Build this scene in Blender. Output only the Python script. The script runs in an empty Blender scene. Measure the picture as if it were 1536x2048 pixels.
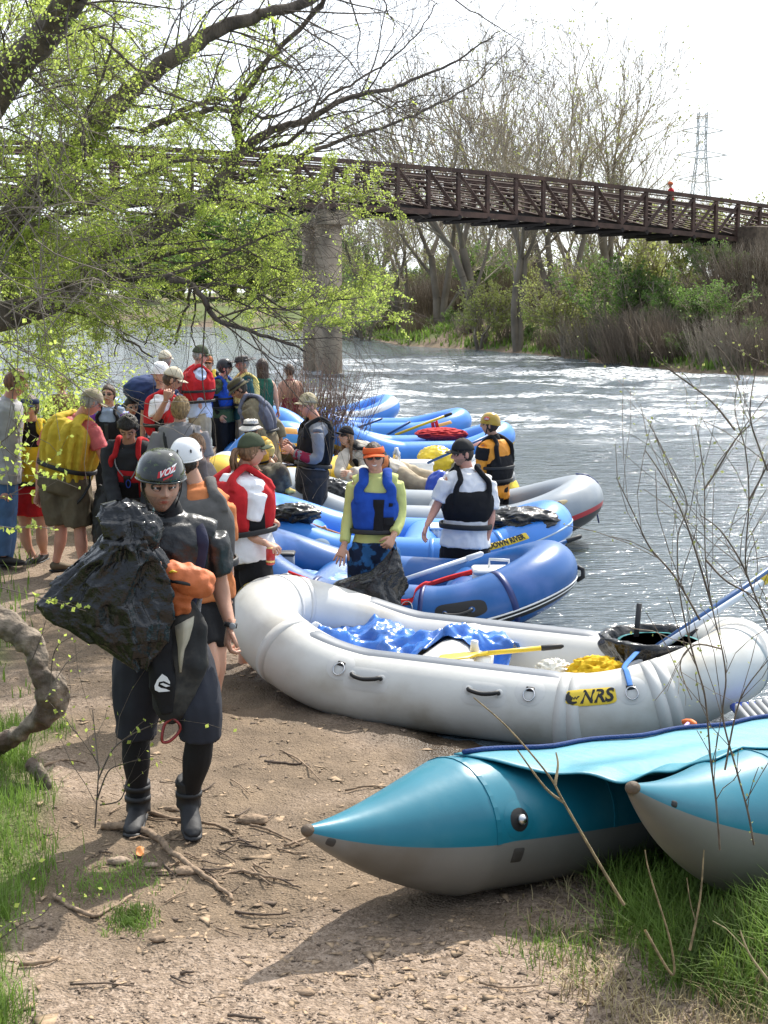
import bpy, math, random
import numpy as np
from mathutils import Vector, Matrix, noise as mnoise
R = random.Random(7); NR = np.random.RandomState(11)
rad = math.radians
V = Vector
SC = bpy.context.scene; COL = SC.collection
# ---------------------------------------------------------------- camera
FPX = 3000.0; PITCH = math.atan(429/3000.0); CAM = V((0, 0, 2.6)); WATER = -0.15
FWD = V((0, math.cos(PITCH), -math.sin(PITCH))); UPV = V((0, math.sin(PITCH), math.cos(PITCH)))
def ray(u, v): return FWD + V((1, 0, 0))*((u-768)/FPX) + UPV*(-(v-1024)/FPX)
def P(u, v, Y):
    d = ray(u, v); return CAM + d*(Y/d.y)
def PZ(u, v, z=0.0):
    d = ray(u, v); return CAM + d*((z-CAM.z)/d.z)
cam = bpy.data.cameras.new('camera'); co = bpy.data.objects.new('camera', cam); COL.objects.link(co)
co.location = CAM; co.rotation_euler = (math.pi/2-PITCH, 0, 0)
cam.sensor_fit = 'VERTICAL'; cam.sensor_height = 36; cam.lens = FPX/2048*36; cam.clip_end = 3000; cam.clip_start = .05
SC.camera = co
SC.render.resolution_x = 768; SC.render.resolution_y = 1024
# ---------------------------------------------------------------- materials
MATS = {}
def _n(nt, t, **kw):
    n = nt.nodes.new(t)
    for k, v in kw.items():
        if k in n.inputs: n.inputs[k].default_value = v
        else: setattr(n, k, v)
    return n
def mat(name, col, rough=.6, var=.15, vscale=6, bump=.0, bscale=40, metal=0, col2=None, c2scale=3, c2lo=.45, c2hi=.6,
        trans=0, coat=0, spec=.5, sss=0, leaf=0, dirt=None, dscale=2, bdist=.01, sheen=0, stretch=None):
    if name in MATS: return MATS[name]
    m = bpy.data.materials.new(name); m.use_nodes = True; nt = m.node_tree; L = nt.links
    b = nt.nodes['Principled BSDF']; out = nt.nodes['Material Output']
    b.inputs['Roughness'].default_value = rough; b.inputs['Metallic'].default_value = metal
    b.inputs['Specular IOR Level'].default_value = spec; b.inputs['Coat Weight'].default_value = coat
    b.inputs['Transmission Weight'].default_value = trans; b.inputs['Sheen Weight'].default_value = sheen
    if sss:
        b.inputs['Subsurface Weight'].default_value = sss; b.inputs['Subsurface Radius'].default_value = (.02, .008, .004); b.inputs['Subsurface Scale'].default_value = .5
    tc = _n(nt, 'ShaderNodeTexCoord'); src = tc.outputs['Object']
    if stretch:
        mp = _n(nt, 'ShaderNodeMapping'); mp.inputs['Scale'].default_value = stretch; L.new(src, mp.inputs[0]); src = mp.outputs[0]
    def noi(scale, detail=4):
        n = _n(nt, 'ShaderNodeTexNoise', Scale=scale, Detail=detail); L.new(src, n.inputs['Vector']); return n.outputs['Fac']
    def mixc(fac, a, c):
        x = _n(nt, 'ShaderNodeMix', data_type='RGBA')
        for s, vv in ((x.inputs[0], fac), (x.inputs[6], a), (x.inputs[7], c)):
            if isinstance(vv, (tuple, float, int)): s.default_value = vv if not isinstance(vv, tuple) else (*vv, 1)[:4]
            else: L.new(vv, s)
        return x.outputs[2]
    def ramp(f, lo, hi):
        r = _n(nt, 'ShaderNodeMapRange'); r.interpolation_type = 'SMOOTHSTEP'
        r.inputs[1].default_value = lo; r.inputs[2].default_value = hi; L.new(f, r.inputs[0]); return r.outputs[0]
    lo = tuple(max(0, c*(1-var)) for c in col); hi = tuple(min(1, c*(1+var)) for c in col)
    c = mixc(ramp(noi(vscale), .3, .7), lo, hi)
    if col2: c = mixc(ramp(noi(c2scale, 6), c2lo, c2hi), c, tuple(col2))
    if dirt:
        c = mixc(ramp(noi(dscale, 8), .48, .8), c, tuple(dirt))
    L.new(c, b.inputs['Base Color'])
    if bump:
        bn = _n(nt, 'ShaderNodeBump', Strength=bump, Distance=bdist); L.new(noi(bscale, 6), bn.inputs['Height']); L.new(bn.outputs[0], b.inputs['Normal'])
    if leaf:
        t = _n(nt, 'ShaderNodeBsdfTranslucent'); L.new(c, t.inputs['Color'])
        ms = _n(nt, 'ShaderNodeMixShader'); ms.inputs[0].default_value = leaf
        L.new(b.outputs[0], ms.inputs[1]); L.new(t.outputs[0], ms.inputs[2]); L.new(ms.outputs[0], out.inputs['Surface'])
    MATS[name] = m
    return m
def cloth(name, col, rough=.85, bump=.25, bscale=28, **k): return mat(name, col, rough=rough, var=k.pop('var', .12), vscale=14, bump=bump, bscale=bscale, spec=.25, bdist=.012, **k)
def plast(name, col, rough=.35, **k): return mat(name, col, rough=rough, var=.06, **k)
def pvc(name, col, rough=.38, dirt=None, **k): return mat(name, col, rough=rough, var=.06, vscale=3, bump=.12, bscale=9, bdist=.01, dirt=dirt, **k)
# ---------------------------------------------------------------- mesh building
class MB:
    def __init__(s): s.v = []; s.f = []; s.m = []; s.cm = 0
    def add(s, vs, fs):
        o = len(s.v); s.v.extend(tuple(p) for p in vs); s.f.extend(tuple(i+o for i in f) for f in fs); s.m.extend([s.cm]*len(fs)); return s
    def rings(s, rs, close=True, caps=True):
        n = len(rs[0]); vs = [p for r in rs for p in r]; fs = []
        for i in range(len(rs)-1):
            for j in range(n if close else n-1):
                k = (j+1) % n; fs.append((i*n+j, i*n+k, (i+1)*n+k, (i+1)*n+j))
        if caps and close:
            fs.append(tuple(range(n-1, -1, -1))); fs.append(tuple(range((len(rs)-1)*n, len(rs)*n)))
        return s.add(vs, fs)
    def tube(s, pts, rr, n=10, ref=None, caps=True, p=1.0, loop=False):
        pts = [V(q) for q in pts]; N = len(pts)
        if not isinstance(rr, (list, tuple)): rr = [rr]*N
        rs = []; a = None
        for i, q in enumerate(pts):
            if loop: t = pts[(i+1) % N]-pts[i-1]
            else: t = pts[min(i+1, N-1)]-pts[max(i-1, 0)]
            t = t.normalized() if t.length > 1e-9 else V((0, 0, 1))
            if ref is not None:
                rf = V(ref[i]) if isinstance(ref, list) else V(ref)
                a = rf-t*rf.dot(t)
            elif a is None:
                a = V((0, 0, 1)) if abs(t.z) < .9 else V((1, 0, 0)); a = a-t*a.dot(t)
            else: a = a-t*a.dot(t)
            a = a.normalized() if a.length > 1e-9 else V((1, 0, 0)); b = t.cross(a)
            r = rr[i]; ra, rb = r if isinstance(r, (tuple, list)) else (r, r)
            ring = []
            for j in range(n):
                th = 2*math.pi*j/n; c, si = math.cos(th), math.sin(th)
                if p != 1: c = math.copysign(abs(c)**p, c); si = math.copysign(abs(si)**p, si)
                ring.append(q+a*(ra*c)+b*(rb*si))
            rs.append(ring)
        if loop:
            rs.append(rs[0]); return s.rings(rs, True, False)
        return s.rings(rs, True, caps)
    def ell(s, c, r, M=None, nu=14, nv=10, fn=None):
        c = V(c); r = (r, r, r) if isinstance(r, (int, float)) else r; M = M or Matrix.Identity(3)
        vs = [c+M @ V((0, 0, -r[2]))]; fs = []
        for i in range(1, nv):
            ph = -math.pi/2+math.pi*i/nv
            for j in range(nu):
                th = 2*math.pi*j/nu; vs.append(c+M @ V((r[0]*math.cos(ph)*math.cos(th), r[1]*math.cos(ph)*math.sin(th), r[2]*math.sin(ph))))
        vs.append(c+M @ V((0, 0, r[2])))
        for j in range(nu): fs.append((0, 1+(j+1) % nu, 1+j))
        for i in range(nv-2):
            for j in range(nu):
                k = (j+1) % nu; a = 1+i*nu; fs.append((a+j, a+k, a+nu+k, a+nu+j))
        a = 1+(nv-2)*nu
        for j in range(nu): fs.append((a+j, a+(j+1) % nu, len(vs)-1))
        return s.add(vs, fs)
    def box(s, c, d, M=None, bev=0):
        c = V(c); M = M or Matrix.Identity(3); hx, hy, hz = d[0]/2, d[1]/2, d[2]/2
        if not bev:
            vs = [c+M @ V((x*hx, y*hy, z*hz)) for x in (-1, 1) for y in (-1, 1) for z in (-1, 1)]
            return s.add(vs, [(0, 1, 3, 2), (4, 6, 7, 5), (0, 4, 5, 1), (2, 3, 7, 6), (0, 2, 6, 4), (1, 5, 7, 3)])
        rs = []
        for z, k in ((-hz, 1), (-hz+bev, 0), (hz-bev, 0), (hz, 1)):
            x, y = hx-bev*k, hy-bev*k; q = bev
            rs.append([c+M @ V(t) for t in ((x-q, -y, z), (x, -y+q, z), (x, y-q, z), (x-q, y, z), (-x+q, y, z), (-x, y-q, z), (-x, -y+q, z), (-x+q, -y, z))])
        return s.rings(rs)
    def grid(s, fn, nu, nv, closed=False):
        vs = [fn(i/nu, j/nv) for i in range(nu+1) for j in range(nv+1)]
        fs = [(i*(nv+1)+j, i*(nv+1)+j+1, (i+1)*(nv+1)+j+1, (i+1)*(nv+1)+j) for i in range(nu) for j in range(nv)]
        return s.add(vs, fs)
    def build(s, name, mats, parent=None, smooth=True, vox=0, sm=0, bumpfn=None, solid=0, label=None, auto=None):
        me = bpy.data.meshes.new(name)
        me.from_pydata(s.v, [], s.f)
        if not isinstance(mats, (list, tuple)): mats = [mats]
        for m in mats: me.materials.append(m)
        if len(mats) > 1 and not vox: me.polygons.foreach_set('material_index', s.m)
        o = bpy.data.objects.new(name, me); COL.objects.link(o)
        if vox or sm or solid:
            if vox: mo = o.modifiers.new('r', 'REMESH'); mo.mode = 'VOXEL'; mo.voxel_size = vox; mo.use_smooth_shade = True
            if solid: so = o.modifiers.new('s', 'SOLIDIFY'); so.thickness = solid; so.offset = 0
            if sm: mo = o.modifiers.new('s', 'SMOOTH'); mo.iterations = sm; mo.factor = .5
            dg = bpy.context.evaluated_depsgraph_get()
            me2 = bpy.data.meshes.new_from_object(o.evaluated_get(dg)); o.modifiers.clear(); o.data = me2; bpy.data.meshes.remove(me); me = me2
            me.name = name
            if not len(me.materials):
                for m in mats: me.materials.append(m)
        if bumpfn:
            for v, nn in zip(me.vertices, [n.vector.copy() for n in me.vertex_normals]):
                v.co += nn*bumpfn(v.co)
        if smooth: me.polygons.foreach_set('use_smooth', [True]*len(me.polygons))
        if auto is not None:
            pass
        if parent is not None: o.parent = parent; o.matrix_parent_inverse = parent.matrix_world.inverted() if False else Matrix.Translation(-V(parent.location))
        if label: o['label'] = label
        return o
def npmesh(name, verts, faces, mats, parent=None, smooth=False, midx=None):
    verts = np.asarray(verts, dtype=np.float32); faces = np.asarray(faces, dtype=np.int32)
    me = bpy.data.meshes.new(name); k = faces.shape[1]
    me.vertices.add(len(verts)); me.vertices.foreach_set('co', verts.ravel())
    me.loops.add(faces.size); me.loops.foreach_set('vertex_index', faces.ravel())
    me.polygons.add(len(faces)); me.polygons.foreach_set('loop_start', np.arange(0, faces.size, k, dtype=np.int32))
    try: me.polygons.foreach_set('loop_total', np.full(len(faces), k, dtype=np.int32))
    except Exception: pass
    if not isinstance(mats, (list, tuple)): mats = [mats]
    for m in mats: me.materials.append(m)
    if midx is not None: me.polygons.foreach_set('material_index', np.asarray(midx, dtype=np.int32))
    if smooth: me.polygons.foreach_set('use_smooth', np.ones(len(faces), dtype=bool))
    me.update(calc_edges=True); me.validate()
    o = bpy.data.objects.new(name, me); COL.objects.link(o)
    if parent is not None: o.parent = parent; o.matrix_parent_inverse = Matrix.Translation(-V(parent.location))
    return o
def tag(o, label=None, cat=None, group=None, kind=None):
    if label: o['label'] = label
    if cat: o['category'] = cat
    if group: o['group'] = group
    if kind: o['kind'] = kind
    return o
def thing(name, loc, label, cat, group=None):
    o = bpy.data.objects.new(name, None); o.location = loc; o.empty_display_size = .1; COL.objects.link(o)
    return tag(o, label, cat, group)
def catmull(pts, k=6):
    pts = [V(p) for p in pts]; out = []
    for i in range(len(pts)-1):
        p0 = pts[max(i-1, 0)]; p1 = pts[i]; p2 = pts[i+1]; p3 = pts[min(i+2, len(pts)-1)]
        for j in range(k):
            t = j/k; out.append(.5*((2*p1)+(p2-p0)*t+(2*p0-5*p1+4*p2-p3)*t*t+(3*p1-p0-3*p2+p3)*t**3))
    out.append(pts[-1]); return out
def lerp(a, b, t): return a+(b-a)*t
def sstep(x, a, b):
    t = min(1, max(0, (x-a)/(b-a))); return t*t*(3-2*t)
def interp(tab, x):
    if x <= tab[0][0]: return tab[0][1:]
    for a, b in zip(tab, tab[1:]):
        if x <= b[0]:
            t = (x-a[0])/(b[0]-a[0]); t = t*t*(3-2*t)*.5+t*.5
            return tuple(lerp(p, q, t) for p, q in zip(a[1:], b[1:]))
    return tab[-1][1:]
def wrinkle(amp, sc, seed=0, st=(1, 1, 1)):
    def f(p):
        q = V((p.x*sc*st[0]+seed*7.3, p.y*sc*st[1]+seed, p.z*sc*st[2]))
        return amp*(1-2*abs(mnoise.noise(q)))+amp*.5*mnoise.noise(q*2.3)
    return f
def text(name, body, size, M, m, parent=None, extrude=.0008, italic=0, bold=0, curve=None, sx=1):
    """flat lettering: M maps text plane (x right, y up, z out) to world; curve(p) may bend it onto a surface"""
    cu = bpy.data.curves.new(name, 'FONT'); cu.body = body; cu.size = size; cu.align_x = 'CENTER'; cu.align_y = 'CENTER'
    cu.extrude = extrude; cu.shear = italic; cu.offset = bold; cu.resolution_u = 3
    o = bpy.data.objects.new(name, cu); COL.objects.link(o)
    dg = bpy.context.evaluated_depsgraph_get(); me = bpy.data.meshes.new_from_object(o.evaluated_get(dg))
    bpy.data.objects.remove(o); bpy.data.curves.remove(cu)
    for v in me.vertices:
        q = V((v.co.x*sx, v.co.y, v.co.z)); v.co = curve(q) if curve else M @ q
    me.materials.clear(); me.materials.append(m)
    o = bpy.data.objects.new(name, me); COL.objects.link(o)
    if parent is not None: o.parent = parent; o.matrix_parent_inverse = Matrix.Translation(-V(parent.location))
    return o
# ---------------------------------------------------------------- light
SUN_AZ = rad(28); SUN_EL = rad(47)
w = bpy.data.worlds.new('World'); SC.world = w; w.use_nodes = True; nt = w.node_tree
sky = nt.nodes.new('ShaderNodeTexSky'); sky.sky_type = 'NISHITA'; sky.sun_disc = False
sky.sun_elevation = SUN_EL; sky.sun_rotation = SUN_AZ; sky.air_density = 1.0; sky.dust_density = .6; sky.ozone_density = 1.0

tcw = _n(nt, 'ShaderNodeTexCoord'); nzw = _n(nt, 'ShaderNodeTexNoise', Scale=2.5, Detail=6); nt.links.new(tcw.outputs['Generated'], nzw.inputs['Vector'])
rw = _n(nt, 'ShaderNodeMapRange'); nt.links.new(nzw.outputs['Fac'], rw.inputs[0]); rw.inputs[1].default_value = .3; rw.inputs[2].default_value = .7; rw.inputs[3].default_value = .6; rw.inputs[4].default_value = .95
mxw = _n(nt, 'ShaderNodeMix', data_type='RGBA'); nt.links.new(rw.outputs[0], mxw.inputs[0]); nt.links.new(sky.outputs[0], mxw.inputs[6]); 
dpw = _n(nt, 'ShaderNodeVectorMath', operation='DOT_PRODUCT'); nt.links.new(tcw.outputs['Generated'], dpw.inputs[0]); dpw.inputs[1].default_value = (math.sin(rad(28))*math.cos(rad(47)), math.cos(rad(28))*math.cos(rad(47)), math.sin(rad(47)))
rgw = _n(nt, 'ShaderNodeValToRGB'); mrw = _n(nt, 'ShaderNodeMapRange'); nt.links.new(dpw.outputs['Value'], mrw.inputs[0]); mrw.inputs[1].default_value = -.7; mrw.inputs[2].default_value = .95
nt.links.new(mrw.outputs[0], rgw.inputs[0]); cr = rgw.color_ramp; cr.elements[0].color = (.20, .235, .30, 1); cr.elements[1].color = (1, 1, 1, 1); e_ = cr.elements.new(.45); e_.color = (.30, .35, .43, 1); e_ = cr.elements.new(.66); e_.color = (.66, .74, .85, 1)
scw = _n(nt, 'ShaderNodeVectorMath', operation='SCALE'); scw.inputs['Scale'].default_value = 18.5; nt.links.new(rgw.outputs[0], scw.inputs[0]); nt.links.new(scw.outputs[0], mxw.inputs[7])
nt.links.new(mxw.outputs[2], nt.nodes['Background'].inputs[0]); nt.nodes['Background'].inputs[1].default_value = .09
sl = bpy.data.lights.new('sun', 'SUN'); sl.energy = 4.9; sl.angle = rad(.6); sl.color = (1, .95, .87)
so = bpy.data.objects.new('sun', sl); COL.objects.link(so)
sd = V((math.sin(SUN_AZ)*math.cos(SUN_EL), math.cos(SUN_AZ)*math.cos(SUN_EL), math.sin(SUN_EL)))
so.rotation_euler = sd.to_track_quat('Z', 'Y').to_euler()
SC.view_settings.view_transform = 'Standard'; SC.view_settings.look = 'None'; SC.view_settings.exposure = .45; SC.view_settings.gamma = 1
SC.cycles.max_bounces = 8; SC.cycles.transparent_max_bounces = 12; SC.cycles.use_denoising = True
SC.cycles.caustics_reflective = False; SC.cycles.caustics_refractive = False
# ---------------------------------------------------------------- terrain
LAND1 = [(-300, -40), (300, -40), (300, 2), (60, 4), (8, 6.0), (3, 6.6), (1.5, 6.9), (1.15, 7.8), (.75, 8.7), (.25, 9.6), (-.5, 10.8), (-.8, 13), (-.9, 15),
         (-.9, 18), (-1.2, 21), (-1.5, 24), (-2.3, 27), (-5, 29), (-10, 30), (-18, 30), (-60, 36), (-300, 60)]
LAND2 = [(300, 8), (80, 22), (40, 32), (20, 44), (13.6, 53), (11.8, 56), (9.8, 61), (8, 72), (4.9, 80), (.9, 87), (-1.8, 108), (-12, 137), (-23, 150), (-60, 190),
         (-300, 260), (-1500, 1500), (1500, 1500), (1500, 8)]
def sdist(poly, x, y):
    """signed distance, positive inside (numpy)"""
    d = np.full(x.shape, 1e9); ins = np.zeros(x.shape, bool); n = len(poly)
    for i in range(n):
        x0, y0 = poly[i]; x1, y1 = poly[(i+1) % n]; ex, ey = x1-x0, y1-y0
        t = np.clip(((x-x0)*ex+(y-y0)*ey)/(ex*ex+ey*ey), 0, 1)
        d = np.minimum(d, np.hypot(x-x0-t*ex, y-y0-t*ey))
        c = ((y0 > y) != (y1 > y)) & (x < (x1-x0)*(y-y0)/((y1-y0) if y1 != y0 else 1e-9)+x0)
        ins ^= c
    return np.where(ins, d, -d)
def vnoise(x, y, seed=0):
    xi = np.floor(x).astype(np.int64); yi = np.floor(y).astype(np.int64); fx = x-xi; fy = y-yi
    fx = fx*fx*(3-2*fx); fy = fy*fy*(3-2*fy)
    def h(a, b):
        n = (a*374761393+b*668265263+seed*982451653) & 0x7fffffff
        n = ((n ^ (n >> 13))*1274126177) & 0x7fffffff
        return ((n ^ (n >> 16)) & 0xffff)/65535.0
    return (h(xi, yi)*(1-fx)+h(xi+1, yi)*fx)*(1-fy)+(h(xi, yi+1)*(1-fx)+h(xi+1, yi+1)*fx)*fy
def fbm(x, y, s=1.0, o=4, seed=0):
    a = 1.0; r = 0*x; t = 0
    for i in range(o): r = r+a*vnoise(x*s+17.3*i, y*s-9.1*i, seed+i); t += a; a *= .5; s *= 2.03
    return r/t
def ss(x, a, b):
    t = np.clip((x-a)/(b-a), 0, 1); return t*t*(3-2*t)
def grass_masks(x, y):
    wob = (fbm(x, y, 1.6, 3, 5)-.5)*1.1
    left = ss(np.where(y < 6.3, -1.44+.10*ss(6.3-y, 0, 1.0), np.where(y < 9, -.228*y, -.245*y-.08))+wob*.45-x, 0, .3)
    right = ss(x-.84-np.maximum(0, 5.9-y)*.28+wob*.35, 0, .3)*(1-ss(y, 7.2, 7.9))
    return left, right
def hgt(x, y):
    x = np.asarray(x, float); y = np.asarray(y, float)
    d1 = sdist(LAND1, x, y); d2 = sdist(LAND2, x, y)
    a = np.where(d1 > 0, WATER+.16*(1-np.exp(-np.maximum(d1, 0)/.7)), WATER+np.maximum(-1.5, d1*.22))
    gl, gr = grass_masks(x, y)
    a = a+.28*ss(-1.5-x, 0, 1.3)*ss(9.5-y, 0, 3)+.25*ss(-x-3.5, 0, 4)+.32*ss(x-.8, 0, 1.2)*ss(6.6-y, 0, 1.0)*(d1 > -.3)
    a = a+((fbm(x, y, 3, 3, 1)-.5)*.06+(fbm(x, y, 7, 2, 15)-.5)*.035)*(d1 > -.2)+(fbm(x, y, 14, 3, 9)-.5)*.02
    b = WATER+np.where(d2 > 0, 2.1*(1-np.exp(-d2/6.0))+.012*np.minimum(d2, 100), np.maximum(-1.5, d2*.3))
    b = b+np.where(d2 > 0, 2.0*np.exp(-(((x-22)/5.0)**2+((y-68)/9.0)**2))+1.3*(fbm(x, y, .22, 4, 3)-.45)*ss(d2, 0, 4), 0)
    return np.where(d2 > -6, np.maximum(a, b), a)
def H(x, y): return float(hgt(np.array([x]), np.array([y]))[0])
def fan(y0, y1, ny, nx, dens=.36):
    yy = y0*(y1/y0)**(np.arange(ny)/(ny-1.0)); t = np.linspace(-1, 1, nx)
    u = dens*t+(1.5-dens)*t**5
    X = yy[:, None]*u[None, :]+t[None, :]*2.0; Y = yy[:, None]+0*u[None, :]
    i = np.arange(ny-1)[:, None]*nx+np.arange(nx-1)[None, :]; i = i.ravel()
    return X.ravel(), Y.ravel(), np.stack([i, i+1, i+nx+1, i+nx], 1)
X, Y, F = fan(2.2, 1400, 470, 420)
Z = hgt(X, Y)
def set_attr(o, name, arr):
    a = o.data.color_attributes.new(name, 'FLOAT_COLOR', 'POINT'); a.data.foreach_set('color', np.ascontiguousarray(arr, dtype=np.float32).ravel())
gl, gr = grass_masks(X, Y); d1 = sdist(LAND1, X, Y); d2 = sdist(LAND2, X, Y)
far = ss(fbm(X, Y, .35, 4, 21), .36, .50)*(d2 > .3)
gm = np.clip(np.maximum(np.maximum(gl, gr)*.75, far), 0, 1)
wet = np.clip(ss(1.0+.7*(fbm(X, Y, 2.5, 3, 31)-.5)*2*(Y > 5)-d1-.5*ss(7.4-Y, 0, .8), 0, .9), 0, 1)*(d1 > -8)
pink = ss(fbm(X, Y, .9, 3, 41)+.32*ss(6.5-Y, 0, 1.0), .45, .72)
farw = (d2 > 0)*1.0
ground = npmesh('ground', np.stack([X, Y, Z], 1), F, [], smooth=True)
set_attr(ground, 'mask', np.stack([gm, wet, pink, farw], 1))
tag(ground, kind='structure')
def ground_mat():
    m = bpy.data.materials.new('river bank ground'); m.use_nodes = True; nt = m.node_tree; L = nt.links; b = nt.nodes['Principled BSDF']
    at = _n(nt, 'ShaderNodeAttribute', attribute_name='mask'); sp = _n(nt, 'ShaderNodeSeparateColor'); L.new(at.outputs['Color'], sp.inputs[0])
    geo = _n(nt, 'ShaderNodeNewGeometry'); pos = geo.outputs['Position']
    def noi(s, d=5, typ='ShaderNodeTexNoise'):
        n = _n(nt, typ, Scale=s)
        if typ == 'ShaderNodeTexNoise': n.inputs['Detail'].default_value = d
        L.new(pos, n.inputs['Vector']); return n
    def rmp(f, stops):
        r = _n(nt, 'ShaderNodeValToRGB'); cr = r.color_ramp
        cr.elements[0].position = stops[0][0]; cr.elements[0].color = (*stops[0][1], 1); cr.elements[1].position = stops[1][0]; cr.elements[1].color = (*stops[1][1], 1)
        for q, c in stops[2:]:
            e = cr.elements.new(q); e.color = (*c, 1)
        L.new(f, r.inputs[0]); return r.outputs[0]
    def mx(f, a, c, bt='MIX'):
        x = _n(nt, 'ShaderNodeMix', data_type='RGBA', blend_type=bt)
        for s, vv in ((x.inputs[0], f), (x.inputs[6], a), (x.inputs[7], c)):
            if isinstance(vv, (int, float)): s.default_value = vv
            elif isinstance(vv, tuple): s.default_value = (*vv, 1)
            else: L.new(vv, s)
        return x.outputs[2]
    dirt = rmp(noi(3.2, 8).outputs['Fac'], [(.3, (.085, .060, .036)), (.7, (.215, .155, .098)), (.5, (.14, .100, .063))])
    grav = rmp(noi(55, 2, 'ShaderNodeTexVoronoi').outputs['Color'], [(0, (.13, .09, .065)), (1, (.60, .47, .37)), (.5, (.34, .255, .19))])
    c = mx(sp.outputs[2], dirt, mx(.8, dirt, grav))
    c = mx(.35, c, rmp(noi(130, 3).outputs['Fac'], [(.35, (.09, .064, .042)), (.65, (.38, .29, .21))])); b.inputs['Specular IOR Level'].default_value = .25
    gcol = rmp(noi(9, 5).outputs['Fac'], [(.3, (.06, .09, .025)), (.7, (.17, .20, .07))])
    c = mx(sp.outputs[0], c, gcol)
    wcol = mx(1.0, c, (.38, .36, .34), 'MULTIPLY'); c = mx(sp.outputs[1], c, wcol)
    L.new(c, b.inputs['Base Color'])
    r = _n(nt, 'ShaderNodeMapRange'); L.new(sp.outputs[1], r.inputs[0]); r.inputs[3].default_value = .95; r.inputs[4].default_value = .3; L.new(r.outputs[0], b.inputs['Roughness'])
    b1 = _n(nt, 'ShaderNodeBump', Strength=.8, Distance=.03); L.new(noi(18, 8).outputs['Fac'], b1.inputs['Height'])
    b2 = _n(nt, 'ShaderNodeBump', Strength=.7, Distance=.012); L.new(noi(75, 3, 'ShaderNodeTexVoronoi').outputs['Distance'], b2.inputs['Height']); L.new(b1.outputs[0], b2.inputs['Normal'])
    L.new(b2.outputs[0], b.inputs['Normal']); return m
ground.data.materials.append(ground_mat())
# ---------------------------------------------------------------- river
X, Y, F = fan(5.0, 1400, 620, 420)
rap = ss(Y, 26, 34)*(1-ss(Y, 62, 80))*ss(X+Y*.09, -1, 3)
calm = .25+.75*ss(Y, 10, 22)
Z = WATER+calm*(.030*(fbm(X*.8, Y*1.6, 1.3, 4, 51)-.5)+.02*(fbm(X, Y*1.5, 4, 3, 55)-.5))+rap*(.34*(fbm(X, Y*2.1, .42, 4, 61)-.5)+.14*(fbm(X, Y*1.8, 1.7, 3, 67)-.5))
crest = ss(fbm(X, Y*2.3, .42, 4, 61), .50, .60)*ss(fbm(X, Y, .14, 3, 71), .40, .58)
ban = fbm(X*.35, Y*1.25+X*.25, .35, 5, 73)
foam = rap*np.clip(np.maximum(crest*.8, ss(ban, .63, .72)*.9), 0, 1)
river = npmesh('river_water', np.stack([X, Y, Z], 1), F, [], smooth=True); tag(river, kind='structure')
set_attr(river, 'mask', np.stack([foam, rap, 0*foam, 1+0*foam], 1))
def water_mat():
    m = bpy.data.materials.new('river water'); m.use_nodes = True; nt = m.node_tree; L = nt.links; b = nt.nodes['Principled BSDF']
    at = _n(nt, 'ShaderNodeAttribute', attribute_name='mask'); sp = _n(nt, 'ShaderNodeSeparateColor'); L.new(at.outputs['Color'], sp.inputs[0])
    geo = _n(nt, 'ShaderNodeNewGeometry'); mp = _n(nt, 'ShaderNodeMapping'); mp.inputs['Scale'].default_value = (.75, 1.7, 1); L.new(geo.outputs['Position'], mp.inputs[0])
    def noi(s, d=4, dist=0):
        n = _n(nt, 'ShaderNodeTexNoise', Scale=s, Detail=d, Distortion=dist); L.new(mp.outputs[0], n.inputs['Vector']); return n.outputs['Fac']
    x = _n(nt, 'ShaderNodeMath', operation='MULTIPLY'); L.new(sp.outputs[0], x.inputs[0])
    r = _n(nt, 'ShaderNodeMapRange'); L.new(noi(5.5, 8, .8), r.inputs[0]); r.inputs[1].default_value = .44; r.inputs[2].default_value = .58; L.new(r.outputs[0], x.inputs[1])
    c = _n(nt, 'ShaderNodeMix', data_type='RGBA'); L.new(x.outputs[0], c.inputs[0]); c.inputs[6].default_value = (.10, .128, .148, 1); c.inputs[7].default_value = (.85, .87, .88, 1)
    L.new(c.outputs[2], b.inputs['Base Color'])
    rr = _n(nt, 'ShaderNodeMapRange'); L.new(x.outputs[0], rr.inputs[0]); rr.inputs[3].default_value = .09; rr.inputs[4].default_value = .8; L.new(rr.outputs[0], b.inputs['Roughness'])
    b.inputs['IOR'].default_value = 1.34
    b1 = _n(nt, 'ShaderNodeBump', Strength=1, Distance=.065); L.new(noi(2.2, 3), b1.inputs['Height'])
    b2 = _n(nt, 'ShaderNodeBump', Strength=1, Distance=.034); L.new(noi(8, 4), b2.inputs['Height']); L.new(b1.outputs[0], b2.inputs['Normal'])
    L.new(b2.outputs[0], b.inputs['Normal']); return m
river.data.materials.append(water_mat())
# ---------------------------------------------------------------- shared materials
BLACKM = plast('black webbing', (.015, .015, .016), .55)
BLKPL = mat('black bin liner plastic', (.012, .012, .013), rough=.12, var=.1, bump=.85, bscale=15, bdist=.03, spec=.55)
METAL = mat('steel', (.55, .55, .56), rough=.25, metal=1, var=.05)
WHITEPL = plast('white plastic', (.78, .78, .76), .35); GREYPL = plast('grey plastic', (.25, .26, .27), .5)
YEL = pvc('yellow vinyl', (.75, .48, .02), .4); LABY = plast('yellow label', (.78, .55, .03), .45); INK = plast('black ink', (.01, .01, .01), .5)
INKW = plast('white ink', (.8, .8, .8), .5); REDST = cloth('red strap webbing', (.55, .02, .02)); WOOD = mat('varnished wood', (.42, .17, .06), rough=.45, var=.2, vscale=20)
BLUEP = plast('blue oar shaft', (.01, .07, .22), .35); YELP = plast('yellow oar plastic', (.75, .52, .03), .4); ALUM = plast('pale oar shaft', (.62, .65, .70), .35)
BLUEST = cloth('blue strap webbing', (.08, .22, .55))
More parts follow.
